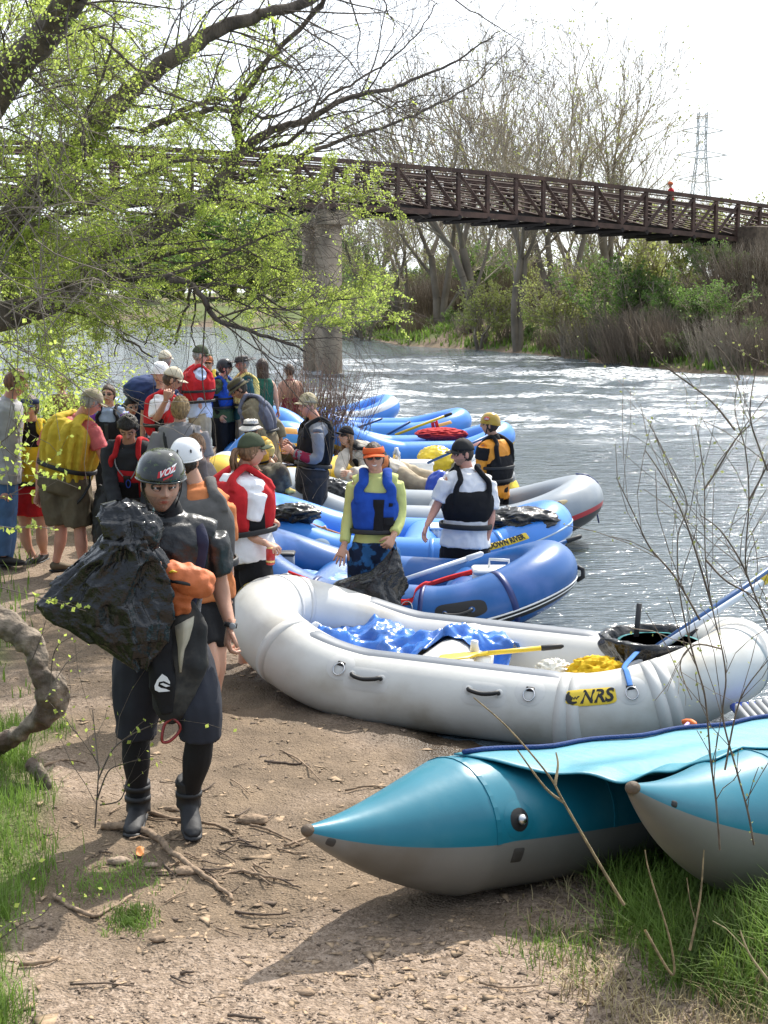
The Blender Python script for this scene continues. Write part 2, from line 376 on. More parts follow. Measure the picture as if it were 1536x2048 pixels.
class Raft:
    def __init__(s, name, C, yaw, L, W, r, kick, label, mats, pitch=0, end=.8, kick2=None, n=160, group='inflatable rafts drawn up along the bank'):
        s.C = V(C); s.M = Matrix.Translation(s.C) @ Matrix.Rotation(rad(yaw), 4, 'Z') @ Matrix.Rotation(rad(pitch), 4, 'Y')
        s.L, s.W, s.r, s.kick = L, W, r, kick; s.kick2 = kick if kick2 is None else kick2; s.end = end; s.mats = mats
        s.T = thing(name, s.C, label, 'raft', group); s.n = n
        s.pts = []; s.out = []
        a = L/2-r; b = W/2-r; e = end
        seg = []
        st = a-e; N1 = n//4
        # param 0..1 starting at right end (+x), going along near side (-y) to left end, back on far side
        def path(q):
            # total: quarter pieces by angle
            th = q*2*math.pi
            c, si = math.cos(th), -math.sin(th)
            # split arc length: end arcs and straights
            return c, si
        per = [];
        ne = n//4
        for i in range(ne): th = -math.pi/2*(i/ne); per.append((st+e*math.cos(th), b*math.sin(th)))
        ns = n//2-2*ne+ne if False else n//4
        for i in range(ns): per.append((st-2*st*i/ns, -b))
        for i in range(2*ne//1):
            th = -math.pi/2-math.pi*i/(2*ne); per.append((-st+e*math.cos(th), b*math.sin(th)))
        for i in range(ns): per.append((-st+2*st*i/ns, b))
        for i in range(ne): th = math.pi/2-math.pi/2*(i/ne); per.append((st+e*math.cos(th), b*math.sin(th)))
        for x, y in per:
            k = s.kick if x > 0 else s.kick2
            z = r+k*max(0, (abs(x)-st*.8)/(a-st*.8))**1.5
            s.pts.append(V((x, y, z)))
        s.N = len(s.pts)
    def fr(s, q):
        q = (q % 1.0)*s.N; i = int(q); f = q-i; g = lambda k: s.pts[k % s.N]
        p = g(i).lerp(g(i+1), f); t = (g(i+1)-g(i)).lerp(g(i+2)-g(i+1), f).normalized()
        up = V((0, 0, 1)); up = (up-t*up.dot(t)).normalized(); out = t.cross(up)*-1
        return p, t, up, out
    def at(s, q, phi, infl=0):
        p, t, up, out = s.fr(q); R_ = s.r+infl; c, si = math.cos(rad(phi)), math.sin(rad(phi))
        if (p+out*.1).xy.length < p.xy.length-1e-6: out = -out
        return s.M @ (p+out*(R_*c)+up*(R_*si))
    def nrm(s, q, phi): return (s.at(q, phi, .05)-s.at(q, phi, 0)).normalized()
    def qx(s, x, side=-1):
        """loop parameter where the near (-1) or far (+1) side passes local x"""
        best = min((abs(p.x-x), i) for i, p in enumerate(s.pts) if p.y*side > 0); return best[1]/s.N
    def hull(s, m2=None, lo=-200, hi=-20, bands=()):
        mb = MB(); ny = 28
        for i in range(s.N+1):
            pass
        rs = []
        for i in range(s.N): rs.append([s.at(i/s.N, 360*j/ny) for j in range(ny)])
        vs = [p for r_ in rs for p in r_]; fs = []; ms = []
        for i in range(s.N):
            for j in range(ny):
                k = (j+1) % ny; i2 = (i+1) % s.N; fs.append((i*ny+j, i*ny+k, i2*ny+k, i2*ny+j))
                ph = 360*(j+.5)/ny; mi = 0
                for bi, (a, b) in enumerate(bands):
                    if a <= ph < b or a <= ph-360 < b: mi = bi+1
                ms.append(mi)
        mb.v = [tuple(p) for p in vs]; mb.f = fs; mb.m = ms
        o = mb.build('tube', s.mats, s.T); return o
    def patch(s, name, q0, q1, p0, p1, m, infl=.004, nu=24, nv=6, oval=0, parent=None):
        """a thin welded patch on the tube (rounded when oval)"""
        mb = MB(); qc, pc = (q0+q1)/2, (p0+p1)/2
        if oval:
            rings = []
            for k in range(0, 5):
                f = k/4; rr = []
                for j in range(28):
                    th = 2*math.pi*j/28; c, si = math.cos(th), math.sin(th)
                    c = math.copysign(abs(c)**oval, c); si = math.copysign(abs(si)**oval, si)
                    rr.append(s.at(qc+(q1-q0)/2*f*c, pc+(p1-p0)/2*f*si, infl if k < 4 else infl-.003))
                rings.append(rr)
            mb.rings(rings, True, False)
        else:
            mb.grid(lambda a, b: s.at(q0+(q1-q0)*a, p0+(p1-p0)*b, infl if .02 < b < .98 and .0 < a < 1 else -.002), nu, nv)
        return mb.build(name, m, parent or s.T)
    def seams(s, qs, m, w=.0042, infl=.0035):
        for q in qs:
            mb = MB(); rs = [[s.at(q+d, 360*j/28, k) for j in range(28)] for d, k in ((-w, -.003), (-w, infl), (w, infl), (w, -.003))]
            mb.rings(rs, True, False); mb.build('seam_band', m, s.T)
    def text(s, name, body, q, phi, size, m, infl=.0065, italic=0, bold=0, flip=1, sx=1, rot=0, parent=None):
        # arc length per q near q
        e = .002; dq = (s.at(q+e, phi)-s.at(q-e, phi)).length/(2*e); dp = math.pi/180*(s.r)
        cr, sr = math.cos(rad(rot)), math.sin(rad(rot))
        def cf(p):
            x, y = p.x*cr-p.y*sr, p.x*sr+p.y*cr
            return s.at(q-flip*x/dq, phi+y/dp, infl+p.z)
        return text(name, body, size, None, m, parent or s.T, italic=italic, bold=bold, curve=cf, sx=sx)
    def handle(s, q, phi, ln, m, pm, parent=None):
        e = .002; dq = (s.at(q+e, phi)-s.at(q-e, phi)).length/(2*e); h = ln/2/dq
        if pm: s.patch('handle_patch', q-h*1.5, q+h*1.5, phi-22, phi+16, pm, .003, oval=.5)
        pts = [s.at(q-h, phi, .0), s.at(q-h*.96, phi, .03), s.at(q-h*.7, phi-3, .045), s.at(q, phi-5, .048), s.at(q+h*.7, phi-3, .045), s.at(q+h*.96, phi, .03), s.at(q+h, phi, .0)]
        MB().tube(catmull(pts, 4), .014, 8).build('carry_handle', m, s.T)
        for k in (-h, h): s.patch('handle_anchor', q+k-h*.3, q+k+h*.3, phi-7, phi+7, pm or s.mats[0], .006, oval=1)
    def dring(s, q, phi, pm, rr=.035):
        e = .002; dq = (s.at(q+e, phi)-s.at(q-e, phi)).length/(2*e)
        s.patch('ring_patch', q-.095/dq, q+.095/dq, phi-.095/s.r*57, phi+.095/s.r*57, pm, .003, oval=1)
        s.patch('ring_strap', q-.03/dq, q+.03/dq, phi-2, phi+8, BLACKM, .012, 6, 4)
        pts = []
        for k in range(20):
            th = 2*math.pi*k/20; pts.append(s.at(q+rr*math.cos(th)/dq, phi-.028/s.r*57+rr*math.sin(th)*1.1/s.r*57, .015))
        MB().tube(pts, .0045, 6, loop=True).build('steel_ring', METAL, s.T)
    def floor(s, m, z=.16, rib=.025):
        a = s.L/2-s.r; b = s.W/2-s.r
        mb = MB(); ox = s
        def f(u, v):
            x = (u*2-1)*(a-.05); y = (v*2-1)*b*math.sqrt(max(0, 1-max(0, (abs(x)-(a-s.end))/s.end)**2))
            k = s.kick if x > 0 else s.kick2
            st = a-s.end; zz = z+k*.85*max(0, (abs(x)-st*.55)/(a-st*.55))**1.7+rib*abs(math.sin(v*math.pi*5))
            return s.M @ V((x, y, zz))
        mb.grid(f, 30, 30); mb.build('floor', m, s.T, solid=.02)
    def thwart(s, x, m, r=.19, z=None):
        b = s.W/2-s.r; z = z or s.r+.04
        MB().tube([s.M @ V((x, -b-.02+(2*b+.04)*k/10, z)) for k in range(11)], [r*.9]+[r]*9+[r*.9], 20).build('thwart', m, s.T)
    def loc(s, x, y, z): return s.M @ V((x, y, z))
def paddle(name, pts_a, pts_b, r, m, label, cat, grip=None, gm=None, blade=None, bm=None, sleeve=None, group=None):
    a, b = V(pts_a), V(pts_b); t = thing(name, a, label, cat, group); d = (b-a).normalized()
    MB().tube([a, a.lerp(b, .5), b], r, 10).build('shaft', m, t)
    side = d.cross(V((0, 0, 1))).normalized(); up = side.cross(d).normalized()
    if grip == 'T':
        MB().tube([b-side*.05, b-side*.03+d*.012, b+d*.018, b+side*.03+d*.012, b+side*.05], [.012, .016, .018, .016, .012], 8).build('grip', gm, t)
    if grip == 'R': MB().tube([b-d*.02, b+d*.0, b+d*.12, b+d*.14], [r*.8, r*1.25, r*1.15, r*.5], 10).build('grip', gm, t)
    if blade:
        L_, w_ = blade
        MB().tube([a+d*.05, a-d*.02, a-d*L_*.3, a-d*L_*.8, a-d*L_], [(r, r), (r*1.2, r*.9), (w_/2, .012), (w_/2, .008), (w_*.35, .005)], 12, ref=side).build('blade', bm or m, t)
    if sleeve:
        f0, f1, smt = sleeve; MB().tube([a.lerp(b, f0), a.lerp(b, f1)], r*1.25, 10).build('sleeve', smt, t)
    return t
def crumple(name, c, r, m, label=None, cat='bag', seed=1, amp=.25, sc=3.0, M=None, nu=60, nv=40, group=None, parent=None, shape=None, sharp=1.5, vox=0):
    """crumpled plastic heap: ridged noise folds on a shaped blob"""
    c = V(c); mb = MB(); M = M or Matrix.Identity(3); r = V(r); sd = seed*13.7
    def f(u, v):
        ph = (u-.5)*math.pi; th = v*2*math.pi; d = V((math.cos(ph)*math.cos(th), math.cos(ph)*math.sin(th), math.sin(ph)))
        q = d*sc+V((sd, sd*.7, -sd)); n1 = abs(mnoise.noise(q)); n2 = abs(mnoise.noise(q*2.1+V((5, 1, 2)))); n3 = abs(mnoise.noise(q*4.6))
        k = 1+amp*(.7-sharp*n1-.6*n2-.22*n3)
        p = V((d.x*r.x, d.y*r.y, d.z*r.z))*k
        if shape: p = shape(p)
        return c+M @ p
    mb.grid(f, nv, nu); o = mb.build(name, m, parent)
    if label: tag(o, label, cat, group)
    return o
# ---------------------------------------------------------------- white raft
WH = pvc('white raft vinyl', (.62, .61, .57), .42, dirt=(.36, .32, .25), dscale=2.2); WH2 = pvc('white raft seam', (.60, .59, .56), .45); SLATE = pvc('slate chafer strip', (.13, .15, .18), .5)
wr = Raft('white_raft', (.70, 9.84, WATER-.01), -18, 3.70, 1.70, .238, .31, 'large white inflatable raft holding a teal tub and crumpled blue tarp', [WH], pitch=2.3, end=.80, kick2=.28)
wr.hull(); wr.floor(WH, .13); wr.thwart(-.25, WH, .19); wr.thwart(1.0, WH, .17, .27)
for sd_ in (-1, 1): wr.patch('chafer_strip', wr.qx(.62, sd_), wr.qx(-1.12, sd_), 72 if sd_ < 0 else 80, 104 if sd_ < 0 else 112, SLATE, .006, 40, 6)
wr.seams([wr.qx(.66), wr.qx(.72), wr.qx(1.18), wr.qx(1.23), wr.qx(-1.25), wr.qx(-1.52, 1)], WH2)
wr.seams([.02, .52], WH2)
for x_ in (.43, -.82): wr.dring(wr.qx(x_), 40, WH2)
wr.dring(wr.qx(1.05), 40, WH2); wr.dring(wr.qx(-1.55, 1)+.0, 70, WH2)
for x_ in (.16, -.60): wr.handle(wr.qx(x_), 30, .19, BLACKM, WH2)
def nrs(q, phi, s=1.0, rot=0):
    e = .002; dq = (wr.at(q+e, phi)-wr.at(q-e, phi)).length/(2*e); hw, hp = .15*s/dq, .055*s/wr.r*57.3
    lb = wr.patch('brand_label', q-hw, q+hw, phi-hp, phi+hp, LABY, .005, oval=.35)
    wr.text('lettering', 'NRS', q-.035*s/dq, phi-.5, .115*s, INK, italic=.25, bold=.0035, sx=.95, parent=lb)
    # otter-like dark swoosh on the left of the letters
    def sw(pts, w):
        mb = MB(); n = len(pts); L_ = []; 
        for i, (x, y) in enumerate(pts):
            a = pts[max(i-1, 0)]; b = pts[min(i+1, n-1)]; tx, ty = b[0]-a[0], b[1]-a[1]; l = math.hypot(tx, ty) or 1
            ww = w*math.sin(math.pi*min(1, (i+.4)/(n-.4)))**.6+.002
            L_.append([wr.at(q+(.105-(x-ty/l*ww*k))*s/dq, phi+(y+tx/l*ww*k)*s/wr.r*57.3, .0075) for k in (-1, 1)])
        mb.rings(L_, False); mb.build('emblem', INK, lb, smooth=False)
    sw([(-.02, .035), (-.028, .015), (-.028, -.01), (-.015, -.028), (.008, -.036), (.03, -.03)], .010)
    sw([(-.022, .012), (-.008, -.008), (-.004, -.02)], .012)
    sw([(-.004, -.012), (.006, .0), (.012, -.012), (.020, .002), (.027, -.010), (.036, .004), (.044, .004)], .003)
    return lb
nrs(wr.qx(.835), 36); nrs(wr.qx(-1.62), 40, .9)
# contents of the white raft
tarp = mat('blue tarpaulin', (.04, .16, .52), rough=.28, var=.3, vscale=5, bump=.5, bscale=10, bdist=.03, col2=(.55, .58, .62), c2scale=2.6, c2lo=.62, c2hi=.64)
def sheet(name, fn, m, nu, nv, label, cat, amp=.05, sc=3, seed=0, th=.004, group=None):
    mb = MB()
    def g(u, v):
        p = fn(u, v); q = V((p.x*sc+seed, p.y*sc, p.z*sc*1.3)); n = abs(mnoise.noise(q)); n2 = abs(mnoise.noise(q*2.3)); n3 = mnoise.noise(q*5)
        e = min(1, 6*min(u, 1-u, v, 1-v)+.5)
        return p+V((0, -.3, 1))*(amp*(.5-1.7*n-.8*n2+.25*n3)*e)
    mb.grid(g, nu, nv); o = mb.build(name, m, solid=th); return tag(o, label, cat, group)
def tf(u, v):
    x = -1.38+1.5*u; y = (v-.5)*(.85+.15*math.sin(u*7)); z = .33+.16*math.exp(-((x+.22)/.25)**2)+.10*math.exp(-((x+1.0)/.28)**2)+.05*math.sin(u*11+v*4)-.09*abs(v-.5)*2
    if x > -.35: y = y*.55+.16
    return wr.loc(x, y, z+.06)
sheet('tarp', tf, tarp, 70, 46, 'crumpled blue and silver tarp heaped inside the white raft', 'tarp', .09, 3.4)
jug = thing('jug', wr.loc(.05, -.33, .3), 'small white plastic jug lying beside the blue tarp', 'jug')
jp = [wr.loc(-.06, -.33, .40), wr.loc(-.06, -.33, .46), wr.loc(-.06, -.33, .53), wr.loc(-.06, -.33, .56), wr.loc(-.06, -.33, .59)]
MB().tube([wr.loc(-.02+.1*k, -.34, .42-.02*k) for k in (0, .1, 1, 1.1)], [.05, .075, .075, .04], 16).build('body', WHITEPL, jug)
MB().tube([wr.loc(-.02, -.34, .44), wr.loc(-.03, -.34, .53), wr.loc(-.03, -.34, .555)], [.04, .025, .025], 12).build('cap', WHITEPL, jug)
# teal tub with bin liner
TEAL = plast('teal plastic', (.03, .30, .33), .4); tubp = wr.loc(1.12, .02, .36)
tub = thing('tub', tubp, 'round teal plastic tub in the white raft with a black liner folded over its rim', 'tub')
MB().tube([tubp+V((0, 0, z)) for z in (0, .02, .22, .24, .24, .05)], [.20, .215, .255, .27, .25, .2], 32).build('basin', TEAL, tub)
mb = MB()
def linf(u, v):
    th = v*2*math.pi; fl = .5+.5*math.sin(th*17+math.sin(th*5)*2); fl2 = mnoise.noise(V((math.cos(th)*3, math.sin(th)*3, u*4)))
    if u < .45: k = u/.45; r_ = .285+.05*math.sin(k*math.pi*.5)+.014*fl+.03*fl2; z = .13+.02*math.sin(th*4)+.15*k
    else: k = (u-.45)/.55; r_ = .33-.10*k+.016*fl-.02*fl2; z = .28+.02*math.sin(k*3)-.18*k*k
    return tubp+V((r_*math.cos(th)*1.12, r_*math.sin(th), z+.014*fl2))
mb.grid(linf, 20, 170); mb.build('bin_liner', BLKPL, tub)
b_ = tubp+V((-.14, .12, .1)); tag(MB().tube([b_, b_+V((.03, .02, .36))], [(.018, .008)]*2, 8, ref=V((1, 0, 0))).build('stick', BLACKM), 'straight black stick standing up behind the teal tub', 'stick')
paddle('oar', wr.loc(.88, -.38, .42), P(1600, 1116, 9.5), .021, ALUM, 'pale grey oar with a yellow grip resting on the bow of the white raft', 'oar', 'R', YELP, sleeve=(.80, .9, YELP), group='two oars leaning out over the white bow')
paddle('oar', wr.loc(.9, -.30, .43), P(1600, 1098, 9.85), .021, BLUEP, 'dark blue oar with a yellow collar lying behind the pale grey one', 'oar', 'R', YELP, sleeve=(.84, .95, YELP), group='two oars leaning out over the white bow')
paddle('paddle', P(960, 1308, 9.45), P(1085, 1296, 9.5), .016, YELP, 'yellow paddle shaft with a black grip lying along the near tube', 'paddle', 'R', BLACKM, blade=(.30, .16))
cg = cloth('yellow fleece', (.72, .45, .02)); crumple('fleece_jacket', wr.loc(.78, -.37, .45), (.17, .12, .085), cg, 'bundled yellow fleece stuffed beside the teal tub', 'jacket', 4, .4, 3.2)
clr = mat('clear plastic film', (.75, .72, .62), rough=.15, var=.3, bump=.6, bscale=14, spec=.8); crumple('plastic_bag', wr.loc(.50, -.36, .43), (.11, .08, .06), clr, 'small crumpled clear plastic bag beside the yellow fleece', 'bag', 8, .35, 3)
q = wr.qx(1.05); st = [wr.loc(1.0, -.1, .55), wr.loc(1.02, -.35, .60), wr.at(q, 95, .012), wr.at(q, 75, .012), wr.at(q, 55, .014), wr.at(q, 44, .018)]
tag(MB().tube(catmull(st, 5), [(.018, .002)]*26, 6, ref=V((1, 0, 0))).build('tie_strap', BLUEST), 'blue webbing strap tying the teal tub to the near tube of the white raft', 'strap')
# ---------------------------------------------------------------- dark blue raft
DB = pvc('dark blue vinyl', (.008, .095, .32), .34, dirt=(.06, .14, .40), dscale=3.5); DB2 = pvc('navy vinyl', (.012, .03, .15), .4)
db = Raft('dark_blue_raft', (.10, 12.4, WATER+.02), -9, 3.0, 1.75, .235, .30, 'dark blue raft with black and white racing stripes on its bow', [DB], pitch=1.5, end=.75)
db.hull(); db.floor(DB2, .12); db.thwart(.55, DB, .16); db.thwart(-.6, DB, .16); db.seams([db.qx(.30), db.qx(.93), db.qx(-.6)], DB2, .003)
for p0, p1, m_ in ((-34, -8, BLACKM), (-14, -10, INKW), (-22, -18, INKW)): db.patch('bow_stripe', -.16+(.005 if m_ is INKW else 0), db.qx(.28), p0, p1, m_, .004 if m_ is BLACKM else .007, 50, 4)
q = db.qx(.60); db.patch('handle_patch', q-.026, q+.026, -2, 32, BLACKM, .006, oval=.6); db.handle(q, 14, .22, BLACKM, None)
q = db.qx(.20); db.dring(q, 30, DB, .045)
MB().tube([db.at(.985, 5, .0), db.at(.985, 0, .05), db.at(.985, -12, .06), db.at(.985, -22, .02)], .02, 8).build('bow_handle', BLACKM, db.T)
rs = [db.loc(.66, .2, .46), db.loc(.45, -.1, .44), db.loc(.33, -.40, .44), db.at(db.qx(.30), 95, .008), db.at(db.qx(.27), 60, .008), db.at(db.qx(.24), 36, .010), db.at(db.qx(.05), 34, .010), db.at(db.qx(-.25), 40, .010), db.at(db.qx(-.8), 60, .010)]
tag(MB().tube(catmull(rs, 5), [(.024, .003)]*41, 6, ref=V((.3, .3, 1))).build('tie_strap', REDST), 'red webbing strap running over the near tube of the dark blue raft', 'strap')
ic = thing('cooler', db.loc(.86, -.12, .42), 'small white cooler with a carrying handle in the dark blue raft', 'cooler')
MB().box(db.loc(.86, -.12, .44), (.42, .26, .16), bev=.03).build('box', WHITEPL, ic); MB().box(db.loc(.86, -.12, .535), (.44, .28, .04), bev=.015).build('lid', WHITEPL, ic)
MB().tube([db.loc(.78, -.12, .55), db.loc(.78, -.12, .62), db.loc(.94, -.12, .62), db.loc(.94, -.12, .55)], .012, 8).build('handle', WHITEPL, ic)
paddle('oar', P(770, 1172, 11.95), P(935, 1117, 12.1), .02, ALUM, 'pale worn oar handle lying across the dark blue raft by the cooler', 'oar', 'R', ALUM, sleeve=(.0, .12, BLUEP))
paddle('paddle', P(985, 1135, 12.8), P(1135, 1082, 13.0), .018, BLUEP, 'dark blue paddle lying across the bows of the two blue rafts', 'paddle', 'R', BLACKM, blade=(.35, .16))
bx = thing('ammo_box', P(560, 1125, 12.3), 'black hard plastic box on the left end of the dark blue raft', 'box')
MB().box(P(562, 1122, 12.3), (.22, .16, .13), bev=.015).build('box', GREYPL, bx); MB().box(P(562, 1107, 12.3), (.235, .175, .03), bev=.01).build('lid', BLACKM, bx)
tarp2 = mat('pale blue tarp', (.20, .36, .68), rough=.3, var=.5, vscale=8, bump=.4, bscale=14); sheet('tarp', lambda u, v: db.loc(-1.15+1.1*u, -.32+.4*v, .40), tarp2, 40, 16, 'thin pale blue tarp strip lying in the dark blue raft', 'tarp', .05, 6)
# ---------------------------------------------------------------- light blue raft
LB = pvc('light blue vinyl', (.04, .22, .68), .34, dirt=(.10, .33, .74)); LB2 = pvc('silver blue strip', (.35, .45, .55), .4)
lb = Raft('light_blue_raft', (.21, 14.75, WATER+.02), -5, 3.3, 1.75, .235, .30, 'light blue raft with a yellow lettered label on its bow', [LB], pitch=1, end=.75)
lb.hull(); lb.floor(LB, .12); lb.thwart(.15, LB, .19); lb.thwart(-1.0, LB, .2); lb.seams([lb.qx(.3), lb.qx(.95), lb.qx(-.55)], LB, .003, .003)
lb.patch('rub_strip', -.16, lb.qx(-1.3), 12, 17, LB2, .006, 70, 3); lb.patch('bow_strip', -.14, lb.qx(.35), -22, -10, LB2, .005, 40, 3)
q = lb.qx(.98); ll = lb.patch('label', q-.026, q+.026, 27, 45, LABY, .006); lb.text('lettering', 'DOWN RIVER', q, 36, .072, INK, .009, bold=.003, sx=.8, parent=ll)
lb.dring(lb.qx(-.75), 30, LB2, .03)
crt = thing('crate', P(880, 1085, 14.9), 'white ribbed plastic crate in the light blue raft behind the man in black vest', 'crate')
MB().box(P(884, 1075, 14.9), (.22, .3, .20), bev=.012).build('box', WHITEPL, crt); MB().box(P(884, 1052, 14.9), (.25, .33, .025), bev=.008).build('rim', WHITEPL, crt)
for k in range(5): MB().box(P(868+k*8, 1075, 14.74), (.01, .012, .16)).build('rib', WHITEPL, crt)
paddle('oar', P(800, 1112, 14.6), P(610, 1045, 14.9), .019, WOOD, 'orange brown wooden oar lying in the light blue raft', 'oar')
tag(MB().tube([P(636, 1068, 14.7), P(641, 1060, 14.7), P(648, 1056, 14.7), P(652, 1066, 14.7)], [(.03, .02)]*4, 8).build('paddle_grip', WOOD), 'small orange paddle grip poking out of the light blue raft', 'grip')
# ---------------------------------------------------------------- grey raft
GY = pvc('grey vinyl', (.25, .29, .33), .36, dirt=(.36, .38, .39)); GYB = pvc('black hull vinyl', (.035, .035, .038), .5); GYR = pvc('red stripe vinyl', (.45, .03, .04), .4)
gy = Raft('grey_raft', (.55, 16.95, WATER-.02), -4, 3.85, 1.85, .255, .30, 'grey raft with a red stripe and black underside, farthest along the near row', [GY, GYB, GYR], pitch=1, end=.85)
gy.hull(bands=((180, 346), (346, 359))); gy.floor(GYB, .12); gy.thwart(.1, GY, .18); gy.thwart(-1.1, GY, .18); gy.seams([gy.qx(.9), gy.qx(-.4)], GYB, .002)
q = gy.qx(1.35); gy.patch('oval_badge', q-.011, q+.011, 34, 48, mat('tan badge', (.45, .35, .18)), .004, oval=1); gy.text('badge_mark', 'B', q, 41, .06, INK, .006)
MB().tube([gy.at(.985, a, .012) for a in (100, 70, 40, 10, -20, -40)]+[gy.at(.985, -40, .05)+V((0, 0, -.1))], .009, 6).build('bow_line', DB2, gy.T)
paddle('paddle', P(985, 1012, 16.6), P(1140, 1016, 16.4), .016, GYB, 'thin dark paddle lying on the grey raft bow', 'paddle', 'R', ALUM)
# ---------------------------------------------------------------- rafts further out
LG = pvc('pale grey vinyl', (.50, .53, .56), .4)
r4 = Raft('pale_grey_raft', (-.35, 19.8, WATER), -2, 4.0, 1.75, .23, .26, 'pale grey raft with a plank deck, moored beyond the grey raft', [LG], end=.8)
r4.hull(); r4.floor(LG, .12); PLK = mat('weathered plank', (.36, .29, .20), rough=.8, var=.25, vscale=14, bump=.3)
fr = thing('plank_deck', P(680, 950, 19.3), 'weathered wooden plank deck strapped on the pale grey raft', 'deck')
for k in range(4): MB().box(P(665, 962-k*9, 18.9+.35*k), (1.35, .30, .035), bev=.008).build('plank', PLK, fr)
MB().tube([P(560, 962, 18.7), P(760, 966, 18.7)], .022, 8).build('frame_tube', METAL, fr); MB().tube([P(560, 930, 20.2), P(760, 934, 20.2)], .022, 8).build('frame_tube', METAL, fr)
cl = thing('cooler', P(828, 945, 19.9), 'long white cooler on the pale grey raft beside the yellow dry bag', 'cooler')
MB().box(P(826, 940, 19.8), (.52, .35, .22), bev=.02).build('box', WHITEPL, cl); MB().box(P(826, 925, 19.8), (.55, .38, .05), bev=.015).build('lid', WHITEPL, cl)
YB = mat('yellow dry bag vinyl', (.75, .55, .03), rough=.25, var=.15, bump=.4, bscale=8, bdist=.03)
crumple('dry_bag', P(872, 918, 20.2), (.24, .2, .17), YB, 'creased yellow dry bag beside the long white cooler', 'dry bag', 11, .22, 2)
BBG = mat('blue dry bag vinyl', (.02, .07, .45), rough=.3, bump=.4, bscale=8, bdist=.02)
crumple('dry_bag', P(878, 985, 18.0), (.17, .15, .26), BBG, 'upright blue dry bag standing behind the man in black vest', 'dry bag', 12, .12, 2)
MB().tube([P(793, 925, 19.3), P(793, 905, 19.3), P(793, 900, 19.3), P(793, 895, 19.3)], [.05, .05, .03, .025], 14).build('flask', METAL); tag(bpy.data.objects['flask'], 'small steel flask standing beside the white cooler', 'flask')
paddle('paddle', P(855, 926, 19.3), P(985, 868, 19.6), .018, BLUEP, 'dark teal paddle slanting up behind the orange visor woman', 'paddle', 'T', WOOD)
crumple('dry_bag', P(1018, 990, 18.9), (.14, .25, .24), YB, 'round yellow dry bag behind the man in the yellow helmet', 'dry bag', 13, .06, 1.5)
crumple('dry_bag', P(1003, 955, 18.9), (.18, .22, .14), GREYPL, 'grey dry bag on top of the round yellow one', 'dry bag', 14, .06, 1.5)
REDC = cloth('red nylon', (.45, .03, .03)); crumple('throw_bag', P(985, 985, 17.9), (.0, .0, .0), REDC) if False else None
r5 = Raft('blue_yellow_raft', (.62, 24.4, WATER), 10, 3.1, 1.6, .24, .26, 'light blue raft with a yellow rubbing band moored behind the cooler', [LB, YEL], end=.8)
r5.hull(bands=((-40, -8),)); r5.floor(LB); q = r5.qx(.7); r5.patch('red_label', q-.02, q+.02, 30, 46, pvc('pale red label', (.65, .30, .25)), .005)
crumple('rain_cover', P(883, 868, 24.6), (.40, .3, .10), REDC, 'crumpled red cover draped over the bow of the blue and yellow raft', 'cover', 15, .25, 3)
r6 = Raft('blue_raft', (.05, 28.0, WATER), 6, 3.2, 1.6, .24, .22, 'light blue raft with a small orange label, second from the far end of the row', [LB], end=.8); r6.hull(); r6.floor(LB)
q = r6.qx(.95); r6.patch('orange_label', q-.018, q+.018, 25, 42, pvc('orange label', (.7, .35, .08)), .005)
r7 = Raft('striped_blue_raft', (-1.1, 31.0, WATER), 22, 3.0, 1.5, .24, .26, 'farthest light blue raft, its white bow raised beside the willow shrub', [LB, LG], end=.8); r7.hull(bands=((20, 70),)); r7.floor(LB)
paddle('oar', P(770, 872, 26), P(818, 845, 26), .022, BLUEP, 'dark oar with a T grip standing up from the far blue rafts', 'oar', 'T', BLACKM, group='oars on the far blue rafts')
paddle('oar', P(650, 880, 27), P(762, 838, 27), .022, BLUEP, 'long blue oar slanting behind the woman in the black cap', 'oar', 'T', BLACKM, group='oars on the far blue rafts')
paddle('oar', P(790, 870, 27), P(890, 832, 27), .024, YELP, 'pale yellow oar raised highest above the far blue rafts', 'oar', blade=None, grip='R', gm=BLACKM, group='oars on the far blue rafts')
tag(MB().tube([P(868, 862, 25.5), P(865, 846, 25.5), P(872, 842, 25.5), P(876, 860, 25.5)], [(.03, .004)]*4, 6, ref=V((1, 0, 0))).build('tie_strap', REDST), 'red strap hanging from the raised yellow oar', 'strap')
# the raft whose bow points at the camera
bw = Raft('raised_bow_raft', (-1.55, 21.3, .02), -82, 3.4, 1.55, .27, .42, 'blue raft with a yellow band seen bow first between the standing rafters', [LB, YEL, GYB], end=.8)
bw.hull(bands=((-22, -2), (180, 338))); q = .995; bw.patch('orange_label', q-.016, q+.016, 25, 48, pvc('orange label', (.7, .35, .08)), .006)
yr = Raft('yellow_raft', (-1.3, 19.0, -.02), 0, 2.0, 1.2, .22, .2, 'yellow raft end showing beside the woman with the ponytail', [YEL], end=.5); yr.hull(); yr.floor(YEL)
bs = Raft('small_blue_raft', (-5.0, 29.5, -.12), 80, 2.8, 1.0, .22, .45, 'small blue raft bow glimpsed between the bushes and the carried backpack', [LB, GYB], end=.7); bs.hull(bands=((-30, -8),))
